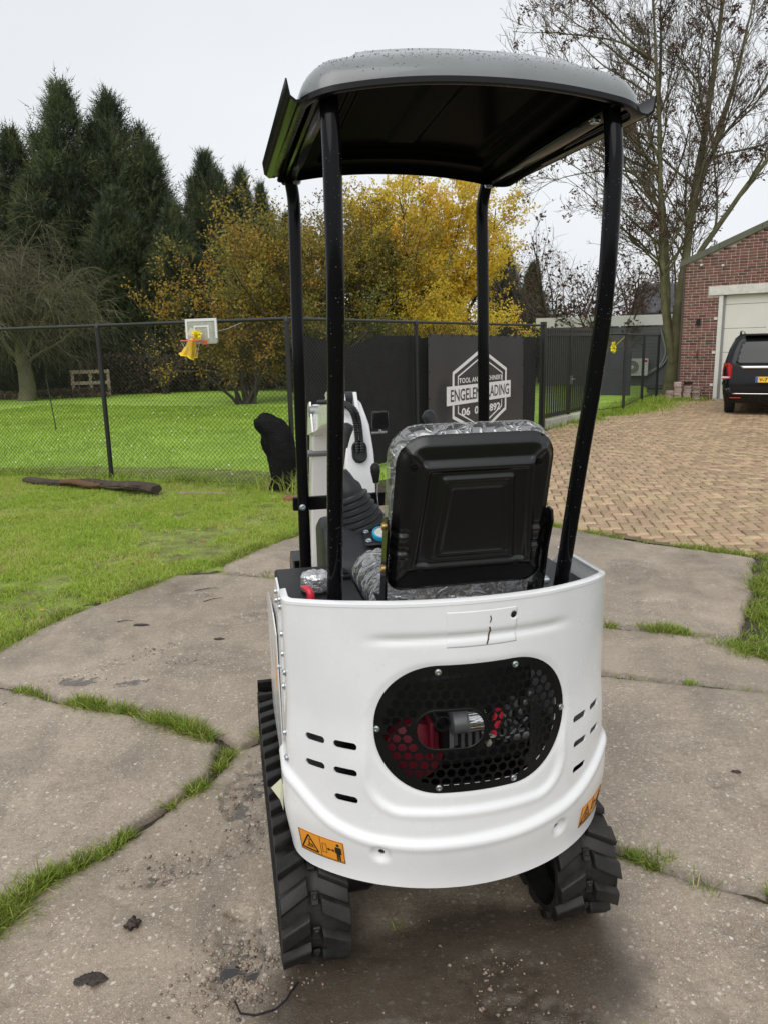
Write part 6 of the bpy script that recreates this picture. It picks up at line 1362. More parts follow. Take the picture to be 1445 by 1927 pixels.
# black van, rear towards the viewer
van_paint = M('black van paint', (0.006, 0.006, 0.007), 0.14, spec=0.35); van_glass = M('dark tinted glass', (0.010, 0.011, 0.012), 0.05, spec=0.5); tail_red = M('red tail lamp', (0.45, 0.006, 0.012), 0.15, coat=.6); tyre = M('tyre', (0.018, 0.018, 0.019), 0.75)
VA = R_(-27); VN = thing('van', 'black passenger van parked in front of the white garage door', 'van', (8.52, 17.12, 0), VA)   # local -y = rear
def vx(z):   # half width by height
    return float(np.interp(z, [0.25, 0.55, 0.95, 1.15, 1.45, 1.70, 1.80], [0.90, 0.945, 0.955, 0.94, 0.865, 0.76, 0.66]))
def vr(z): return float(np.interp(z, [0.25, 0.5, 0.75, 1.0, 1.15, 1.5, 1.72, 1.80], [0.10, 0.0, 0.0, 0.03, 0.06, 0.16, 0.26, 0.40]))
V = []; F = []; ZS = [0.28, 0.36, 0.48, 0.60, 0.75, 0.90, 1.05, 1.18, 1.32, 1.46, 1.60, 1.70, 1.77, 1.80]; ring = []
for z in ZS:
    hw = vx(z); y0_ = vr(z); y1_ = float(np.interp(z, [0.25, 0.9, 1.05, 1.2, 1.8], [5.0, 4.95, 4.4, 3.9, 3.1])); r = 0.16; rg = []
    for (cx_, cy_, a0) in ((hw - r, y0_ + r, 270), (hw - r, y1_ - r, 0), (-hw + r, y1_ - r, 90), (-hw + r, y0_ + r, 180)):
        for k in range(6): a = R_(a0 + 18 * k); rg.append((cx_ + r * math.cos(a), cy_ + r * math.sin(a) + 0.05 * (cx_ / 0.9) ** 2 * (1 if a0 in (270, 180) else 0), z))
    ring.append(rg)
n = len(ring[0]); V = [p for r in ring for p in r]
for i in range(len(ZS) - 1):
    for k in range(n): F.append((i * n + k, i * n + (k + 1) % n, (i + 1) * n + (k + 1) % n, (i + 1) * n + k))
F += [tuple(range(n)), tuple((len(ZS) - 1) * n + k for k in range(n))]
m = MB(); m.add(V, F); body = m.build('body', van_paint, VN, 35)
def rearp(x, z, off): return (x, vr(z) + 0.05 * min(1, abs(x) / 0.8) ** 2 - off, z)
def rear_patch(name, poly, off, th, mat, parent=VN, step=0.05):
    V_, F_ = relief(poly, [], step, lambda u, v: np.array([rearp(a, b, off) for a, b in zip(u, v)]), thick=th); return link(name, npmesh(name, V_, F_, smooth=True), mat, parent)
rear_patch('rear_window', [(-0.70, 1.17), (-0.62, 1.13), (0.62, 1.13), (0.70, 1.17), (0.62, 1.60), (0.52, 1.66), (-0.52, 1.66), (-0.62, 1.60)], 0.012, 0.01, van_glass)
rear_patch('handle_strip', [(-0.55, 1.045), (0.55, 1.045), (0.60, 1.10), (-0.60, 1.10)], 0.03, 0.02, chrome)
rear_patch('bumper_strip', [(-0.72, 0.475), (0.72, 0.475), (0.72, 0.495), (-0.72, 0.495)], 0.02, 0.015, chrome)
rear_patch('bumper', [(-0.86, 0.28), (0.86, 0.28), (0.90, 0.60), (0.78, 0.62), (0.74, 0.50), (-0.74, 0.50), (-0.78, 0.62), (-0.90, 0.60)], 0.012, 0.02, van_paint)
for sg in (-1, 1):
    V_ = [(sg * 0.955, 0.14, 0.80), (sg * 0.80, 0.02, 0.82), (sg * 0.79, 0.03, 1.08), (sg * 0.845, 0.07, 1.16), (sg * 0.935, 0.22, 1.17), (sg * 0.962, 0.30, 0.98)]
    m = MB(); V2_ = [(x - sg * 0.03, y + 0.03, z) for x, y, z in V_]; m.add([(x + sg * .012, y - .012, z) for x, y, z in V_] + V2_, [tuple(range(6)), tuple(range(6, 12))] + [(i, (i + 1) % 6, 6 + (i + 1) % 6, 6 + i) for i in range(6)]); tl = m.build('tail_lamp', tail_red, VN)
    m = MB(); m.add([(sg * 0.962, 0.125, 0.83), (sg * 0.80, 0.004, 0.84), (sg * 0.80, 0.006, 0.87), (sg * 0.966, 0.127, 0.87)], [(0, 1, 2, 3)]); m.build('reversing_lens', bd_white, tl)
    m = MB(); m.box((sg * 0.66, 0.06 + .0, 0.40), (0.22, 0.03, 0.022)); m.build('reflector', tail_red, VN).location = (0, -0.04, 0)
    for y in (0.85, 4.05):
        m = MB(); m.lathe([(0.20, -0.11), (0.31, -0.105), (0.33, -0.08), (0.33, 0.08), (0.31, 0.105), (0.2, 0.11)], (sg * 0.80, y, 0.33), 'X', 28); w = m.build('wheel', tyre, VN, 40)
        m = MB(); m.lathe([(0.19, 0), (0.2, 0.01), (0.06, 0.02)], (sg * 0.80 + sg * 0.10 - (0.01 if sg < 0 else 0), y, 0.33), 'X', 18); m.build('rim', chrome, w, 40)
    m = MB(); m.tube(bend([(sg * 0.66, 0.44, 1.76), (sg * 0.66, 0.52, 1.84), (sg * 0.66, 0.75, 1.865), (sg * 0.66, 2.6, 1.865), (sg * 0.66, 2.9, 1.79)], 0.12, 5), 0.016, 8); m.box((sg * .66, 0.85, 1.83), (0.03, 0.05, 0.08)); m.build('roof_rail', black_gloss, VN, 50)
    m = MB(); m.prism([(1.0, 1.16), (3.6, 1.16), (3.3, 1.56), (1.1, 1.60)], lambda u, v, t: (sg * (vx(v) + t), u, v), 0.001, 0.008); m.build('side_window', van_glass, VN)
m = MB(); m.box((0, 0.02, 0.80), (0.54, 0.012, 0.125), bev=.003); m.build('plate', M('yellow plate', (0.86, 0.55, 0.02), 0.4), VN).location = (0, -0.04, 0)
m = MB(); m.box((-0.245, 0.012, 0.80), (0.045, 0.012, 0.12)); m.build('plate_band', M('blue band', (0.02, 0.10, 0.50), 0.4), VN).location = (0, -0.04, 0)
text('V-7', -0.20, -0.03, 0.765, 0.84, black_print, lambda t, z: (t, -0.029, z), 'plate_text', VN, 0.02)
m = MB(); m.box((0, 0.3, 1.765), (1.1, 0.2, 0.03), bev=.01); m.build('spoiler', van_paint, VN)
# flat roofed outbuilding with pale fascia and grey boards
OB = thing('outbuilding', 'low grey boarded outbuilding with wide white fascia behind the mesh fence', 'building', (0, 0, 0))
ob_grey = M('dark grey cladding board', (0.125, 0.13, 0.138), 0.6, var=.1, vs_=2); ob_white = M('white fascia board', (0.80, 0.80, 0.78), 0.5, var=.06, vs_=1)
oA = np.array([6.3, 31.5]); oB = np.array([13.4, 29.0]); oL = np.linalg.norm(oB - oA); od = (oB - oA) / oL; on_ = np.array([od[1], -od[0]])
def ob(u, v, t): return (oA[0] + od[0] * u + on_[0] * t, oA[1] + od[1] * u + on_[1] * t, v)
m = MB(); m.prism([(0.1, -0.1), (oL - .1, -0.1), (oL - .1, 2.2), (0.1, 2.2)], ob, -5, -0.02); m.build('wall', ob_grey, OB)
for k in range(17):
    m = MB(); z0_ = 0.02 + k * 0.13; m.prism([(0.08, z0_), (oL - .08, z0_), (oL - .08, z0_ + 0.124), (0.08, z0_ + 0.124)], lambda u, v, t: ob(u, v, t * (1 if v > z0_ + .05 else 1.6)), -0.02, 0.012); m.build('cladding_board', ob_grey, OB)
for k in range(3):
    m = MB(); w_ = oL / 3; m.prism([(k * w_ - 0.1, 2.27), ((k + 1) * w_ - 0.105, 2.27), ((k + 1) * w_ - 0.105, 2.66), (k * w_ - 0.1, 2.66)], ob, 0.02, 0.06); m.build('fascia_panel', ob_white, OB)
m = MB(); m.prism([(-.1, 2.60), (oL, 2.60), (oL, 2.64), (-.1, 2.64)], ob, -5, 0.019); m.build('roof', roofm, OB)
# dark low planter boards in front of the building
m = MB(); m.box((7.45, 25.2, 0.65), (1.15, 0.08, 1.45), Matrix.Rotation(R_(-14), 3, 'Z')); setp(m.build('board_screen', M('dark stained boards', (0.035, 0.038, 0.045), 0.6, var=.2, vs_=4)), 'dark stained board screen behind the mesh fence', 'screen')
# air conditioner
AC = thing('air_conditioner', 'white air conditioner unit on the grey outbuilding wall', 'air conditioner', (0, 0, 0))
t0 = 3.75; ac_w = M('white metal casing', (0.62, 0.62, 0.58), 0.5)
m = MB(); m.prism(rrect(0.46, 0.32, 0.03, 4, t0, 0.72), ob, 0.10, 0.42); m.build('casing', ac_w, AC)
m = MB(); m.prism(ovals(0.25, 0.25, (t0 - 0.12, 0.72)), ob, 0.42, 0.43); fan = m.build('fan_grille', M('dark fan grille', (0.10, 0.10, 0.10), 0.6), AC)
for r in (0.07, 0.13, 0.19, 0.25):
    m = MB(); m.tube([ob(t0 - 0.12 + r * math.cos(a), 0.72 + r * math.sin(a), 0.44) for a in np.linspace(0, 2 * math.pi, 25)], 0.008, 5, cap=False); m.build('ring', ac_w, fan)
m = MB(); m.prism(ovals(0.06, 0.06, (t0 - 0.12, 0.72), 12), ob, 0.43, 0.45); m.build('hub', ac_w, fan)
m = MB(); m.prism([(t0 + 0.25, 0.90), (t0 + 0.42, 0.90), (t0 + 0.42, 0.98), (t0 + 0.25, 0.98)], ob, 0.42, 0.425); m.build('badge', tail_red, AC)
m = MB(); m.tube(bend([ob(t0 + 0.48, 0.5, .2), ob(t0 + 0.9, 0.75, .1), ob(t0 + 1.1, 1.2, .06), ob(t0 + 0.85, 2.1, .05)], .3, 6), 0.035, 8); m.tube(bend([ob(t0 + 0.48, 0.45, .2), ob(t0 + 1.05, 0.8, .1), ob(t0 + 1.2, 1.3, .06), ob(t0 + 0.95, 2.15, .05)], .3, 6), 0.03, 8); m.build('pipes', M('grey pipe lagging', (0.25, 0.26, 0.26), 0.6), AC, 50)
# house roof beyond
HS = thing('tiled_house', 'grey tiled house roof beyond the flat outbuilding', 'house', (0, 0, 0))
tile = M('dark grey roof tile', (0.065, 0.065, 0.075), 0.6, var=.25, vs_=3)
m = MB(); m.box((16.6, 41.95, 1.55), (5.4, 2.9, 3.1)); m.build('wall', brick_mat, HS)
nr, nc = 8, 26; tme = None
for sgn in (1,):
    Vt = []; Ft = []
    for i in range(nr):
        for j in range(nc):
            x0_ = 13.6 + j * 0.23; y0_ = 40.4 + i * 0.19; z0_ = 3.1 + i * 0.19; b0 = len(Vt)
            Vt += [(x0_, y0_, z0_ + 0.03), (x0_ + 0.22, y0_, z0_ + 0.03), (x0_ + 0.22, y0_ + 0.20, z0_ + 0.21), (x0_, y0_ + 0.20, z0_ + 0.21), (x0_, y0_, z0_ - 0.02), (x0_ + 0.22, y0_, z0_ - 0.02)]; Ft += [(b0, b0 + 1, b0 + 2, b0 + 3), (b0 + 4, b0 + 5, b0 + 1, b0)]
    o = link('roof', npmesh('roof', Vt, Ft), tile, HS)
m = MB(); m.prism([(40.4, 3.05), (41.95, 4.58), (43.5, 3.05)], lambda u, v, t: (t, u, v), 13.62, 19.5); m.build('gable', tile, HS)

# ================================================================== TREES
def nrm(a): return a / (np.linalg.norm(a, axis=-1, keepdims=True) + 1e-12)
def grow(S, D, Ln, n, wob, trop, g):
    P = [S]; d = nrm(D)
    for k in range(1, n):
        d = nrm(d + g.normal(0, wob, d.shape) + np.asarray(trop)); P.append(P[-1] + d * (Ln / (n - 1))[:, None])
    return np.stack(P, 1)
def radii(R0, n, end=0.25): return R0[:, None] * np.linspace(1, end, n)[None]
def kids(P, R, m, t0, t1, a0, a1, g, upb=0.0):
    B, n, _ = P.shape; t = g.uniform(t0, t1, (B, m)) * (n - 1); i = np.minimum(t.astype(int), n - 2); f = (t - i)[..., None]; bi = np.arange(B)[:, None]
    S = P[bi, i] * (1 - f) + P[bi, i + 1] * f; pd = nrm(P[bi, i + 1] - P[bi, i]); r = R[bi, i] * (1 - f[..., 0]) + R[bi, i + 1] * f[..., 0]
    q = nrm(np.cross(pd, nrm(g.normal(0, 1, pd.shape)))); an = g.uniform(a0, a1, (B, m, 1)); D = np.cos(an) * pd + np.sin(an) * q; D[..., 2] += upb
    return S.reshape(-1, 3), nrm(D.reshape(-1, 3)), r.reshape(-1), (t / (n - 1)).reshape(-1)
def tubes(P, R, s):
    B, n, _ = P.shape; T = np.empty_like(P); T[:, 1:-1] = P[:, 2:] - P[:, :-2]; T[:, 0] = P[:, 1] - P[:, 0]; T[:, -1] = P[:, -1] - P[:, -2]; T = nrm(T)
    ref = np.where(np.abs(T[:, :1, 2:3]) < 0.8, np.array([0, 0, 1.0]), np.array([1.0, 0, 0])); u = nrm(np.cross(T, np.broadcast_to(ref, T.shape))); w = np.cross(T, u)
    a = np.arange(s) * 2 * np.pi / s; V = P[:, :, None] + R[:, :, None, None] * (u[:, :, None] * np.cos(a)[:, None] + w[:, :, None] * np.sin(a)[:, None])
    b = (np.arange(B)[:, None, None] * n + np.arange(n - 1)[None, :, None]) * s; k = np.arange(s)[None, None]; k2 = (k + 1) % s
    return V.reshape(-1, 3), np.stack([b + k, b + k2, b + s + k2, b + s + k], -1).reshape(-1, 4)
def merge(L_):
    V = np.concatenate([a for a, _ in L_]); o = np.cumsum([0] + [len(a) for a, _ in L_[:-1]]); return V, np.concatenate([f + k for (_, f), k in zip(L_, o)])
def leaves(C, size, g, flat=0.0, asp=0.6):
    n = len(C); a = nrm(g.normal(0, 1, (n, 3)) * (1, 1, 1 - flat)); b = nrm(np.cross(a, g.normal(0, 1, (n, 3)))); s = (size * g.uniform(0.6, 1.3, n))[:, None]
    c = np.cross(a, b) * 0.18 * s
    V = np.stack([C - a * s * 0.5, C + b * s * 0.5 * asp + c, C + a * s * 0.5, C - b * s * 0.5 * asp + c], 1).reshape(-1, 3); return V, np.arange(4 * n).reshape(n, 4)
bark_ash = M('green lichened bark', (0.12, 0.115, 0.050), 0.85, var=0.35, vs_=3, bump=.7, bs=25, dist=0.03, c2=(0.17, 0.16, 0.085)); twig_mat = M('brown twigs', (0.105, 0.078, 0.052), 0.8, var=.2, vs_=2); bark_dark = M('dark bark', (0.055, 0.045, 0.035), 0.9, var=.3, vs_=4, bump=.7, bs=25, dist=0.03)
seed_mat = leafmat('dry brown seed bunches', [(0.050, 0.022, 0.016), (0.095, 0.042, 0.028), (0.14, 0.075, 0.04)], 0.15, 0.7)
# --- big ash by the garage
g = np.random.default_rng(5)
AT = thing('ash_tree', 'tall leafless ash tree with brown seed bunches beside the garage', 'tree', (8.93, 24.25, 0))
def poly_stem(pts, rads, n=26):
    pts = np.array(pts, float); d = np.concatenate([[0], np.cumsum(np.linalg.norm(np.diff(pts, axis=0), axis=1))]); t = np.linspace(0, d[-1], n); P = np.stack([np.interp(t, d, pts[:, k]) for k in range(3)], 1); R = np.interp(t, d, rads)
    ker_ = np.array([.25, .5, .25])
    for _ in range(3): P[1:-1] = 0.25 * P[:-2] + 0.5 * P[1:-1] + 0.25 * P[2:]
    P[1:-1] += g.normal(0, 0.012, P[1:-1].shape); return P[None], R[None]
st = [poly_stem([(0.05, 0, -0.1), (0.10, 0, 0.6), (0.12, 0.0, 1.6), (0.22, 0.0, 3.0), (0.48, 0.1, 5.6), (0.80, 0.2, 8.2), (1.0, 0.2, 10.4), (1.1, 0.3, 12.6), (1.15, 0.3, 15.2)], [0.25, 0.18, 0.150, 0.138, 0.112, 0.085, 0.06, 0.04, 0.012], 34),
      poly_stem([(0.08, -0.05, 1.0), (-0.08, -0.05, 1.9), (-0.34, -0.1, 2.7), (-0.52, -0.1, 5.2), (-0.70, 0.0, 8.0), (-0.95, 0.1, 10.5), (-1.1, 0.1, 13.5)], [0.125, 0.11, 0.098, 0.08, 0.058, 0.034, 0.010]),
      poly_stem([(0.10, 0.1, 1.4), (-0.05, 0.3, 2.6), (-0.10, 0.5, 4.5), (-0.35, 0.7, 6.5), (-0.42, 0.9, 9.0), (-0.5, 1.0, 12)], [0.11, 0.10, 0.085, 0.07, 0.05, 0.015]),
      poly_stem([(0.30, 0, 3.6), (0.9, -0.2, 4.6), (1.9, -0.5, 6.2), (3.2, -0.8, 8.0), (4.4, -1.0, 9.6)], [0.09, 0.08, 0.06, 0.04, 0.012]),
      poly_stem([(0.55, 0.1, 6.0), (1.2, 0.4, 7.4), (1.8, 0.6, 9.6), (2.3, 0.7, 12.5)], [0.085, 0.07, 0.05, 0.012])]
trunkL = [tubes(P, R, 14) for P, R in st]
L1P = []; L1R = []
for (P, R), m_, lo in zip(st, (24, 20, 13, 12, 10), (0.16, 0.14, 0.2, 0.15, 0.15)):
    S, D, r, t = kids(P, R, m_, lo, 0.95, 0.55, 1.1, g, 0.25); Ln = (1.0 - 0.62 * t) * g.uniform(3.0, 4.9, len(S)); Pn = grow(S, D, Ln, 9, 0.10, (0, 0, 0.055), g); Rn = radii(np.minimum(r * 0.5, 0.008 + 0.009 * Ln), 9, 0.25); L1P.append(Pn); L1R.append(Rn)
# low arching limbs reaching left over the fence
n_ = 16; _P = st[1][0][0]; _q = _P[g.integers(5, 18, n_)]; S = _q; D = np.stack([-np.ones(n_), g.uniform(-0.5, 0.5, n_), g.uniform(0.35, 0.95, n_)], 1)
Pn = grow(S, D, g.uniform(3.6, 5.6, n_), 9, 0.10, (0, 0, -0.035), g); L1P.append(Pn); L1R.append(radii(np.full(n_, 0.034), 9, 0.2))
L1P = np.concatenate(L1P); L1R = np.concatenate(L1R); trunkL.append(tubes(L1P, L1R, 7))
link('trunk', npmesh('trunk', *merge(trunkL), smooth=True), bark_ash, AT)
S, D, r, t = kids(L1P, L1R, 11, 0.15, 1.0, 0.35, 0.8, g, 0.22); Ln = g.uniform(0.7, 1.9, len(S)) * (1.1 - 0.45 * t); L2P = grow(S, D, Ln, 6, 0.13, (0, 0, 0.03), g); L2R = radii(np.minimum(r * 0.6, 0.014), 6, 0.35)
S, D, r, t = kids(L2P, L2R, 6, 0.2, 1.0, 0.45, 1.0, g, 0.15); L3P = grow(S, D, g.uniform(0.25, 0.75, len(S)), 4, 0.16, (0, 0, 0.07), g); L3R = radii(np.full(len(S), 0.0072), 4, 0.6)
S4, D4, r4_, t4 = kids(L3P, L3R, 2, 0.4, 1.0, 0.4, 0.9, g, 0.2); L4P = grow(S4, D4, g.uniform(0.10, 0.26, len(S4)), 3, 0.15, (0, 0, 0.1), g); L4R = radii(np.full(len(S4), 0.0060), 3, 0.8)
o = link('crown', npmesh('crown', *merge([tubes(L2P, L2R, 4), tubes(L3P, L3R, 3), tubes(L4P, L4R, 3)])), twig_mat, AT)
sel = g.random(len(L3P)) < np.where(L3P[:, -1, 2] < 7.5, 0.20, 0.11); C0 = L3P[sel][:, -1]; C0 = C0[(fbm(C0[:, 0] * 1.1 + 9, C0[:, 2] * 1.1, 3) > 0.40)]
C = np.repeat(C0, 18, 0) + g.normal(0, 0.075, (len(C0) * 18, 3)) - np.array([0, 0, 0.05]); V, F = leaves(C, 0.115, g, asp=0.40)
link('seed_bunches', npmesh('seed_bunches', V, F, tint=np.repeat(g.random(len(C)), 4)), seed_mat, AT)['kind'] = 'stuff'
# --- leafless scrub trees beyond the gate
def scrub(name, label, loc, h, w, seed, nb, leafm=None, leafd=0.0, dark=False, drop=0.0, mat=None, group=None, l2=12, l3=7, leafsize=0.07, rs=1.0):
    g = np.random.default_rng(seed); T = thing(name, label, 'tree', loc, 0, group)
    n_ = nb; S = np.stack([g.normal(0, 0.15, n_), g.normal(0, 0.15, n_), np.zeros(n_) - 0.05], 1); a = g.uniform(0, 6.28, n_); k = g.uniform(0.05, 1.0, n_) * w / h
    D = np.stack([np.cos(a) * k, np.sin(a) * k, np.ones(n_)], 1); P = grow(S, D, h * g.uniform(0.7, 1.0, n_), 11, 0.09, (0, 0, -drop), g); R = radii(g.uniform(0.05, 0.09, n_) * h / 6 * rs, 11, 0.15)
    link('trunk', npmesh('trunk', *tubes(P, R, 7), smooth=True), bark_dark if mat is None else mat, T)
    S, D, r, t = kids(P, R, l2, 0.15, 1.0, 0.4, 1.1, g, 0.1 - drop); P2 = grow(S, D, h * g.uniform(0.14, 0.32, len(S)), 7, 0.14, (0, 0, 0.02 - drop * 2.2), g); R2 = radii(np.minimum(r * 0.6, 0.022), 7, 0.3)
    S, D, r, t = kids(P2, R2, l3, 0.2, 1.0, 0.4, 1.0, g, -drop); P3 = grow(S, D, h * g.uniform(0.04, 0.13, len(S)), 5, 0.16, (0, 0, -drop * 3), g); R3 = radii(np.full(len(S), 0.0065), 5, 0.5)
    link('crown', npmesh('crown', *merge([tubes(P2, R2, 4), tubes(P3, R3, 3)])), twig_mat if mat is None else mat, T)
    if leafm is not None:
        C = P3[:, 1:].reshape(-1, 3); C = np.repeat(C, max(1, int(math.ceil(leafd))), 0); C = C[g.random(len(C)) < leafd / max(1, math.ceil(leafd))]; C = C + g.normal(0, 0.09, C.shape)
        V, F = leaves(C, leafsize, g); tn = np.clip(0.5 + 1.3 * (fbm(C[:, 0] * 0.9 + 4, C[:, 2] * 0.9 + C[:, 1] * .5, seed) - 0.5) + g.normal(0, 0.17, len(C)) + 0.10 * (C[:, 2] / h - 0.5), 0, 1)
        link('foliage', npmesh('foliage', V, F, tint=np.repeat(tn, 4)), leafm, T)['kind'] = 'stuff'
    return T
bunch = seed_mat
scrub('scrub_tree', 'leafless tree with brown bunches behind the bar gate', (7.2, 34, 0), 7.2, 5.4, 21, 9, bunch, 0.32, l2=12, l3=7, leafsize=0.16)
scrub('scrub_tree', 'grey leafless scrub tree between the yellow tree and the bar gate', (9.6, 41, 0), 7.0, 4.6, 22, 9, None, l2=14, l3=8)
scrub('scrub_tree', 'bushy brown tree just left of the ash tree', (9.6, 31.5, 0), 5.8, 4.8, 23, 9, bunch, 0.34, l2=13, l3=7, leafsize=0.16)
scrub('scrub_tree', 'low brown scrub over the white fascia', (11.6, 35.5, 0), 4.2, 4.2, 24, 8, bunch, 0.30, l2=12, l3=6, leafsize=0.14)
scrub('scrub_tree', 'pinkish brown tree top behind the tiled roof', (17.5, 47, 0), 8.0, 4.0, 25, 9, leafmat('pink brown leaves', [(0.20, 0.10, 0.075), (0.30, 0.17, 0.12)]), 0.7, l2=12, l3=6, leafsize=0.14)
# --- autumn shrubs and the yellow tree
olive = leafmat('olive and orange autumn leaves', [(0.110, 0.120, 0.030), (0.190, 0.185, 0.036), (0.28, 0.24, 0.040), (0.46, 0.29, 0.045)], 0.4)
orange = leafmat('orange autumn leaves', [(0.15, 0.13, 0.024), (0.34, 0.22, 0.028), (0.54, 0.30, 0.036)], 0.35)
yellow = leafmat('yellow autumn leaves', [(0.60, 0.47, 0.05), (0.82, 0.64, 0.07), (0.90, 0.70, 0.09), (0.92, 0.60, 0.13)], 0.55)
scrub('autumn_shrub', 'broad olive shrub with orange leaves behind the black screen', (-2.6, 26.5, 0), 6.3, 5.2, 31, 15, olive, 4.0, l2=14, l3=8, leafsize=0.10)
scrub('autumn_shrub', 'orange leaved shrub between the conifers and the fence corner', (-4.2, 24.5, 0), 4.7, 3.6, 32, 13, orange, 3.0, l2=13, l3=7, leafsize=0.09)
scrub('autumn_shrub', 'dense olive shrub directly left of the yellow tree', (-0.6, 28.0, 0), 6.7, 4.4, 33, 13, olive, 4.0, l2=14, l3=8, leafsize=0.10)
scrub('autumn_shrub', 'low yellow shrub under the yellow tree', (2.4, 27.0, 0), 3.6, 2.6, 34, 10, yellow, 5.0, l2=12, l3=6, leafsize=0.09)
scrub('yellow_tree', 'bright yellow autumn tree above the banner', (1.9, 29.5, 0), 7.4, 2.9, 43, 15, yellow, 8.0, l2=16, l3=9, leafsize=0.115)
scrub('bramble_shrub', 'small shrub with a few yellow leaves at the far field edge', (-8.6, 31.2, 0), 2.6, 2.6, 42, 9, yellow, 0.10, l2=9, l3=5, leafsize=0.10)
# --- drooping leafless willow at the left
wil = M('olive brown willow twigs', (0.105, 0.098, 0.052), 0.85, var=.35, vs_=1.2, c2=(0.165, 0.150, 0.085))
def willow(label, loc, h, w, seed, nb, n2, n3):
    g = np.random.default_rng(seed); T = thing('willow_tree', label, 'tree', loc)
    P, R = poly_stem([(0, 0, -0.1), (0.1, 0, 0.8), (-0.1, 0.1, 1.6), (0.05, 0, 2.4)], [0.34, 0.27, 0.24, 0.2], 12); parts = [tubes(P, R, 12)]
    n_ = nb; S = np.repeat(P[0][5:11], 10, 0)[g.integers(0, 60, n_)]; a = g.uniform(0, 6.28, n_); D = np.stack([np.cos(a) * g.uniform(.2, 1.1, n_), np.sin(a) * g.uniform(.2, 1.1, n_), np.ones(n_)], 1)
    P1 = grow(S, D, h * g.uniform(0.45, 0.72, n_), 9, 0.13, (0, 0, -0.04), g); R1 = radii(g.uniform(0.04, 0.075, n_), 9, 0.2); parts.append(tubes(P1, R1, 6))
    link('trunk', npmesh('trunk', *merge(parts), smooth=True), wil, T)
    S, D, r, t = kids(P1, R1, n2, 0.2, 1.0, 0.5, 1.2, g, 0.2); P2 = grow(S, D, h * g.uniform(0.12, 0.26, len(S)), 7, 0.18, (0, 0, -0.12), g); R2 = radii(np.minimum(r * 0.5, 0.014), 7, 0.35)
    S, D, r, t = kids(P2, R2, n3, 0.15, 1.0, 0.5, 1.2, g, -0.05); P3 = grow(S, D, h * g.uniform(0.08, 0.22, len(S)), 6, 0.17, (0, 0, -0.22), g); R3 = radii(np.full(len(S), 0.0085), 6, 0.5)
    link('crown', npmesh('crown', *merge([tubes(P2, R2, 4), tubes(P3, R3, 3)])), wil, T)
willow('drooping leafless olive brown willow at the left edge', (-13.1, 28.8, 0), 6.5, 5.0, 51, 24, 14, 12)
willow('second drooping bare willow at the far left edge', (-16.6, 30.8, 0), 7.0, 5.0, 52, 22, 14, 12)
# --- conifers
con_mat = leafmat('dark conifer sprays', [(0.028, 0.038, 0.025), (0.066, 0.086, 0.044), (0.120, 0.150, 0.062), (0.20, 0.21, 0.080)], 0.25, 0.7)
def conifer_mesh(seed, h=12.0, Rb=3.0, n=11500):
    g = np.random.default_rng(seed); a = g.uniform(0, 2 * np.pi, n)
    # several leaders at different heights make the ragged top
    nl = 5; la = g.uniform(0, 6.28, nl); lr = np.r_[0.0, g.uniform(0.35, 1.15, nl - 1)]; lh = np.r_[h, h * g.uniform(0.74, 0.95, nl - 1)]; wt = np.r_[0.46, np.full(nl - 1, 0.54 / (nl - 1))]
    li = g.choice(nl, n, p=wt); H_ = lh[li]; u = g.random(n) ** 1.12; z = H_ * u
    prof = np.where(li == 0, Rb, Rb * 0.62) * np.clip(1 - u ** 1.15, 0, 1) ** 0.92 + 0.07
    lob = 0.66 + 0.62 * fbm(np.cos(a) * 1.6 + 7 + li * 3, np.sin(a) * 1.6 + z * 0.55, seed, 3) + 0.34 * (fbm(a * 3.0 + li, z * 1.5, seed + 3, 2) - 0.5)
    fr = np.where(g.random(n) < 0.68, g.uniform(0.74, 1.08, n), g.uniform(0.1, 0.8, n)); r = prof * lob * fr
    S = np.stack([lr[li] * np.cos(la[li]) * np.clip(u * 1.6, 0, 1) + r * np.cos(a), lr[li] * np.sin(la[li]) * np.clip(u * 1.6, 0, 1) + r * np.sin(a), z], 1); el = g.normal(0.70, 0.28, n) + 0.55 * u ** 3; el = np.clip(el, -0.1, 1.45)
    D = np.stack([np.cos(a) * np.cos(el), np.sin(a) * np.cos(el), np.sin(el)], 1); D = nrm(D + g.normal(0, 0.22, D.shape))
    Ln = g.uniform(0.40, 0.90, n) * (1 - 0.25 * z / h) * np.where(g.random(n) < 0.05, 1.6, 1.0); side = nrm(np.cross(D, nrm(g.normal(0, 1, D.shape)))); upv = np.cross(side, D)
    Vs = []; K = 12
    for k in range(K):
        t = (k + 0.3) / K; sg = 1 if k % 2 else -1; c = S + D * (Ln * t)[:, None] + upv * (Ln * 0.10 * t * t)[:, None]
        dirl = nrm(D * 0.75 + side * (sg * 0.75) + upv * g.normal(0, 0.25, (n, 1))); ll = (Ln * (0.38 * (1 - t) + 0.10) * g.uniform(.7, 1.3, n))[:, None]; wv = np.cross(dirl, upv); wv = nrm(wv + g.normal(0, .4, wv.shape)) * 0.019
        Vs.append(np.stack([c - wv, c + wv, c + dirl * ll], 1))
    c = S + D * (Ln * 0.85)[:, None] + upv * (Ln * 0.08)[:, None]; Vs.append(np.stack([c - side * 0.014, c + side * 0.014, c + D * (Ln * 0.45)[:, None] + upv * (Ln * .05)[:, None]], 1))
    V = np.stack(Vs, 1).reshape(-1, 3); F = np.arange(len(V)).reshape(-1, 3)
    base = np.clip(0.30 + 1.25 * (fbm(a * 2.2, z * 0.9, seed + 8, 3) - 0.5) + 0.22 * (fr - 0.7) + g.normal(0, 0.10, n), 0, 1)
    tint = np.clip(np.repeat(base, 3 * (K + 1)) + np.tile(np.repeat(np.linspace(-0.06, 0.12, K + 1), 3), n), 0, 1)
    return npmesh('crown', V, F, tint=tint)
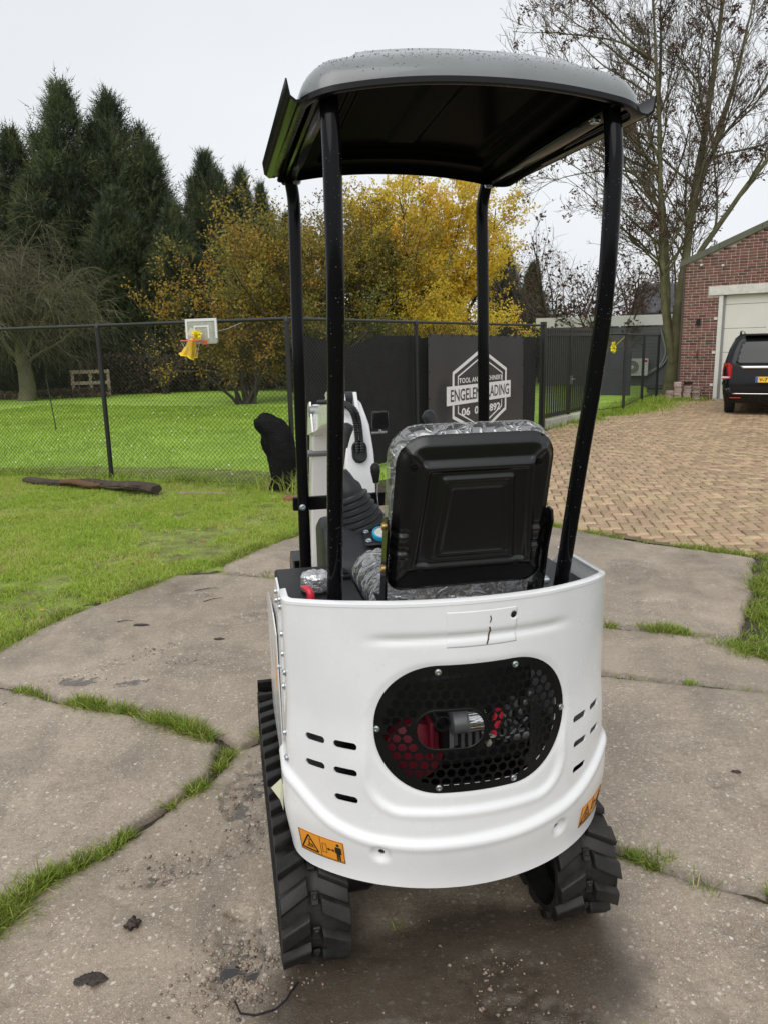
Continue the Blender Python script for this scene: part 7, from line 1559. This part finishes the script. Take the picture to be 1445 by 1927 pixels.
CM = [conifer_mesh(101), conifer_mesh(202), conifer_mesh(303, Rb=2.6)]
m = MB(); m.tube([(0, 0, -0.2), (0.05, 0, 4), (0, 0.05, 8), (0, 0, 11.2)], [0.28, 0.2, 0.1, 0.03], 8); TM = m.mesh('trunk', 50)
CON = [(-15.9, 36.2, 11.7, 0, 1.0, 'conifer standing at the left edge of the picture'), (-19.0, 37, 11.4, 1, 1.0, 'conifer outside the left edge beyond the willow'), (-13.45, 36.0, 13.5, 0, 0.95, 'tallest conifer with the highest left tip'), (-11.65, 36.6, 13.2, 1, 0.95, 'second tallest conifer right beside the tallest one'), (-10.0, 36.4, 11.0, 2, 1.05, 'shoulder conifer sloping down right of the tallest pair'), (-14.6, 34.6, 9.3, 2, 1.1, 'lower conifer between the left edge conifer and the tallest'),
       (-7.65, 37.0, 10.8, 1, 0.85, 'conifer with twin tips left of the canopy'), (-6.2, 37.6, 10.1, 2, 0.75, 'slim conifer nearest the canopy'), (-5.4, 38.2, 9.6, 0, 0.6, 'narrow conifer partly behind the canopy edge'), (-11.0, 34.6, 8.8, 1, 1.1, 'short dense conifer in front of the tall pair'), (-8.7, 34.6, 8.2, 0, 1.0, 'short dense conifer behind the basketball hoop'), (-6.3, 34.8, 7.0, 2, 1.0, 'short conifer behind the orange shrub'), (-4.2, 38.0, 8.2, 1, 0.9, 'conifer hidden behind the olive shrubs'),
       (7.4, 47.0, 7.6, 0, 0.9, 'dark distant conifer right of the yellow tree'), (9.4, 49.0, 6.8, 2, 1.0, 'distant conifer behind the leafless scrub')]
for k, (x, y, h, mi, wf, lb_) in enumerate(CON):
    T = thing('conifer', 'dark green ' + lb_, 'conifer', (x, y, -0.05), k * 1.7, 'conifers round the field'); sc_ = h * 0.94 / 12.0
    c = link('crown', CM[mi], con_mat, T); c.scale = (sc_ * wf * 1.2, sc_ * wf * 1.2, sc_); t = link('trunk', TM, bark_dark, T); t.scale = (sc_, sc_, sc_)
# --- scrub along the far field edge
def hedge(name, label, pts, n, h, w, mat, size, seed):
    g = np.random.default_rng(seed); P = resample(pts, 0.1, closed=False); q = P[g.integers(0, len(P), n)]; hh = h * (0.55 + 0.8 * fbm(q[:, 0] * 0.5, q[:, 1] * 0.5, seed))
    C = np.c_[q + g.normal(0, w, (n, 2)), hh * g.random(n) ** 0.7]; V, F = leaves(C, size, g); tn = np.clip(0.5 + 1.2 * (fbm(C[:, 0] * 0.7, C[:, 2] * 1.2, seed + 1) - 0.5) + g.normal(0, .15, n), 0, 1)
    o = link(name, npmesh(name, V, F, tint=np.repeat(tn, 4)), mat); setp(o, label, 'hedge', kind='stuff'); return o
dk = leafmat('dark undergrowth', [(0.020, 0.024, 0.014), (0.050, 0.052, 0.026), (0.090, 0.080, 0.038)], 0.1, 0.8); br = leafmat('brown bramble', [(0.060, 0.040, 0.028), (0.110, 0.075, 0.052), (0.16, 0.11, 0.075)], 0.1, 0.8)
hedge('undergrowth', 'dark undergrowth below the conifers', [(-24, 34.5), (-12, 33.8), (-2, 33.5), (3, 34)], 22000, 2.6, 0.7, dk, 0.22, 61)
hedge('bramble_hedge', 'brown bramble hedge beside the wooden pallet', [(-12.2, 31.6), (-10.0, 32.2), (-7.5, 32.6), (-4.0, 32.4)], 9000, 1.5, 0.35, br, 0.10, 62)
hedge('bramble_hedge', 'brown leaf litter and bramble strip under the willow', [(-16.5, 30.0), (-13.0, 30.0), (-11.0, 30.6)], 3500, 0.35, 0.3, br, 0.10, 63)
hedge('undergrowth', 'dark mixed growth behind the yellow tree and the gate', [(2, 33), (6, 36), (10, 39), (14, 42)], 9000, 3.2, 0.8, dk, 0.22, 64)
# wooden pallet, white tarpaulin, far fence stakes
wood = M('grey weathered wood', (0.33, 0.27, 0.20), 0.85, var=.25, vs_=6)
PT = thing('wooden_pallet', 'weathered wooden pallet leaning at the far field edge', 'pallet', (-11.35, 30.6, 0), R_(12))
for z in (0.12, 0.55, 0.98): m = MB(); m.box((0, -0.06, z), (1.45, 0.03, 0.13)); m.build('board', wood, PT)
for x in (-0.66, 0.0, 0.66): m = MB(); m.box((x, 0, 0.52), (0.11, 0.09, 1.06)); m.build('block', wood, PT)
m = MB(); m.add([(-13.05, 33.0, 0.35), (-12.55, 33.4, 0.35), (-12.05, 33.6, 0.30), (-12.05, 34.2, 1.1), (-12.6, 33.8, 1.62), (-12.55, 33.9, 0.3)], [(0, 1, 4), (1, 2, 3, 4), (0, 4, 5), (2, 3, 5)]); setp(m.build('white_tarpaulin', M('white tarpaulin', (0.62, 0.66, 0.70), 0.5)), 'pale tarpaulin tent shape far behind the willow trunk', 'tarpaulin')
stake_lbl = ['far wooden stake below the basketball hoop', 'far wooden stake left of the netting', 'far wooden stake left of the hoop', 'far stake nearest the pallet', 'far stake beside the fence corner']
for k, (x, y) in enumerate(((-7.6, 32.9), (-4.4, 32.9), (-9.6, 32.6), (-6.0, 33), (-3.2, 33.0))):
    m = MB(); m.tube([(x, y, -0.05), (x + 0.02, y, 1.45)], 0.035, 6); setp(m.build('stake', wood), stake_lbl[k], 'stake', 'stakes along the far field edge')
m = MB(); m.tube([(-7.25, 17.2, -0.05), (-7.35, 17.2, 1.15)], 0.012, 6); setp(m.build('thin_stake', wire_mat), 'thin dark stake standing in the field at the left', 'stake')
print('done', len(bpy.data.objects))
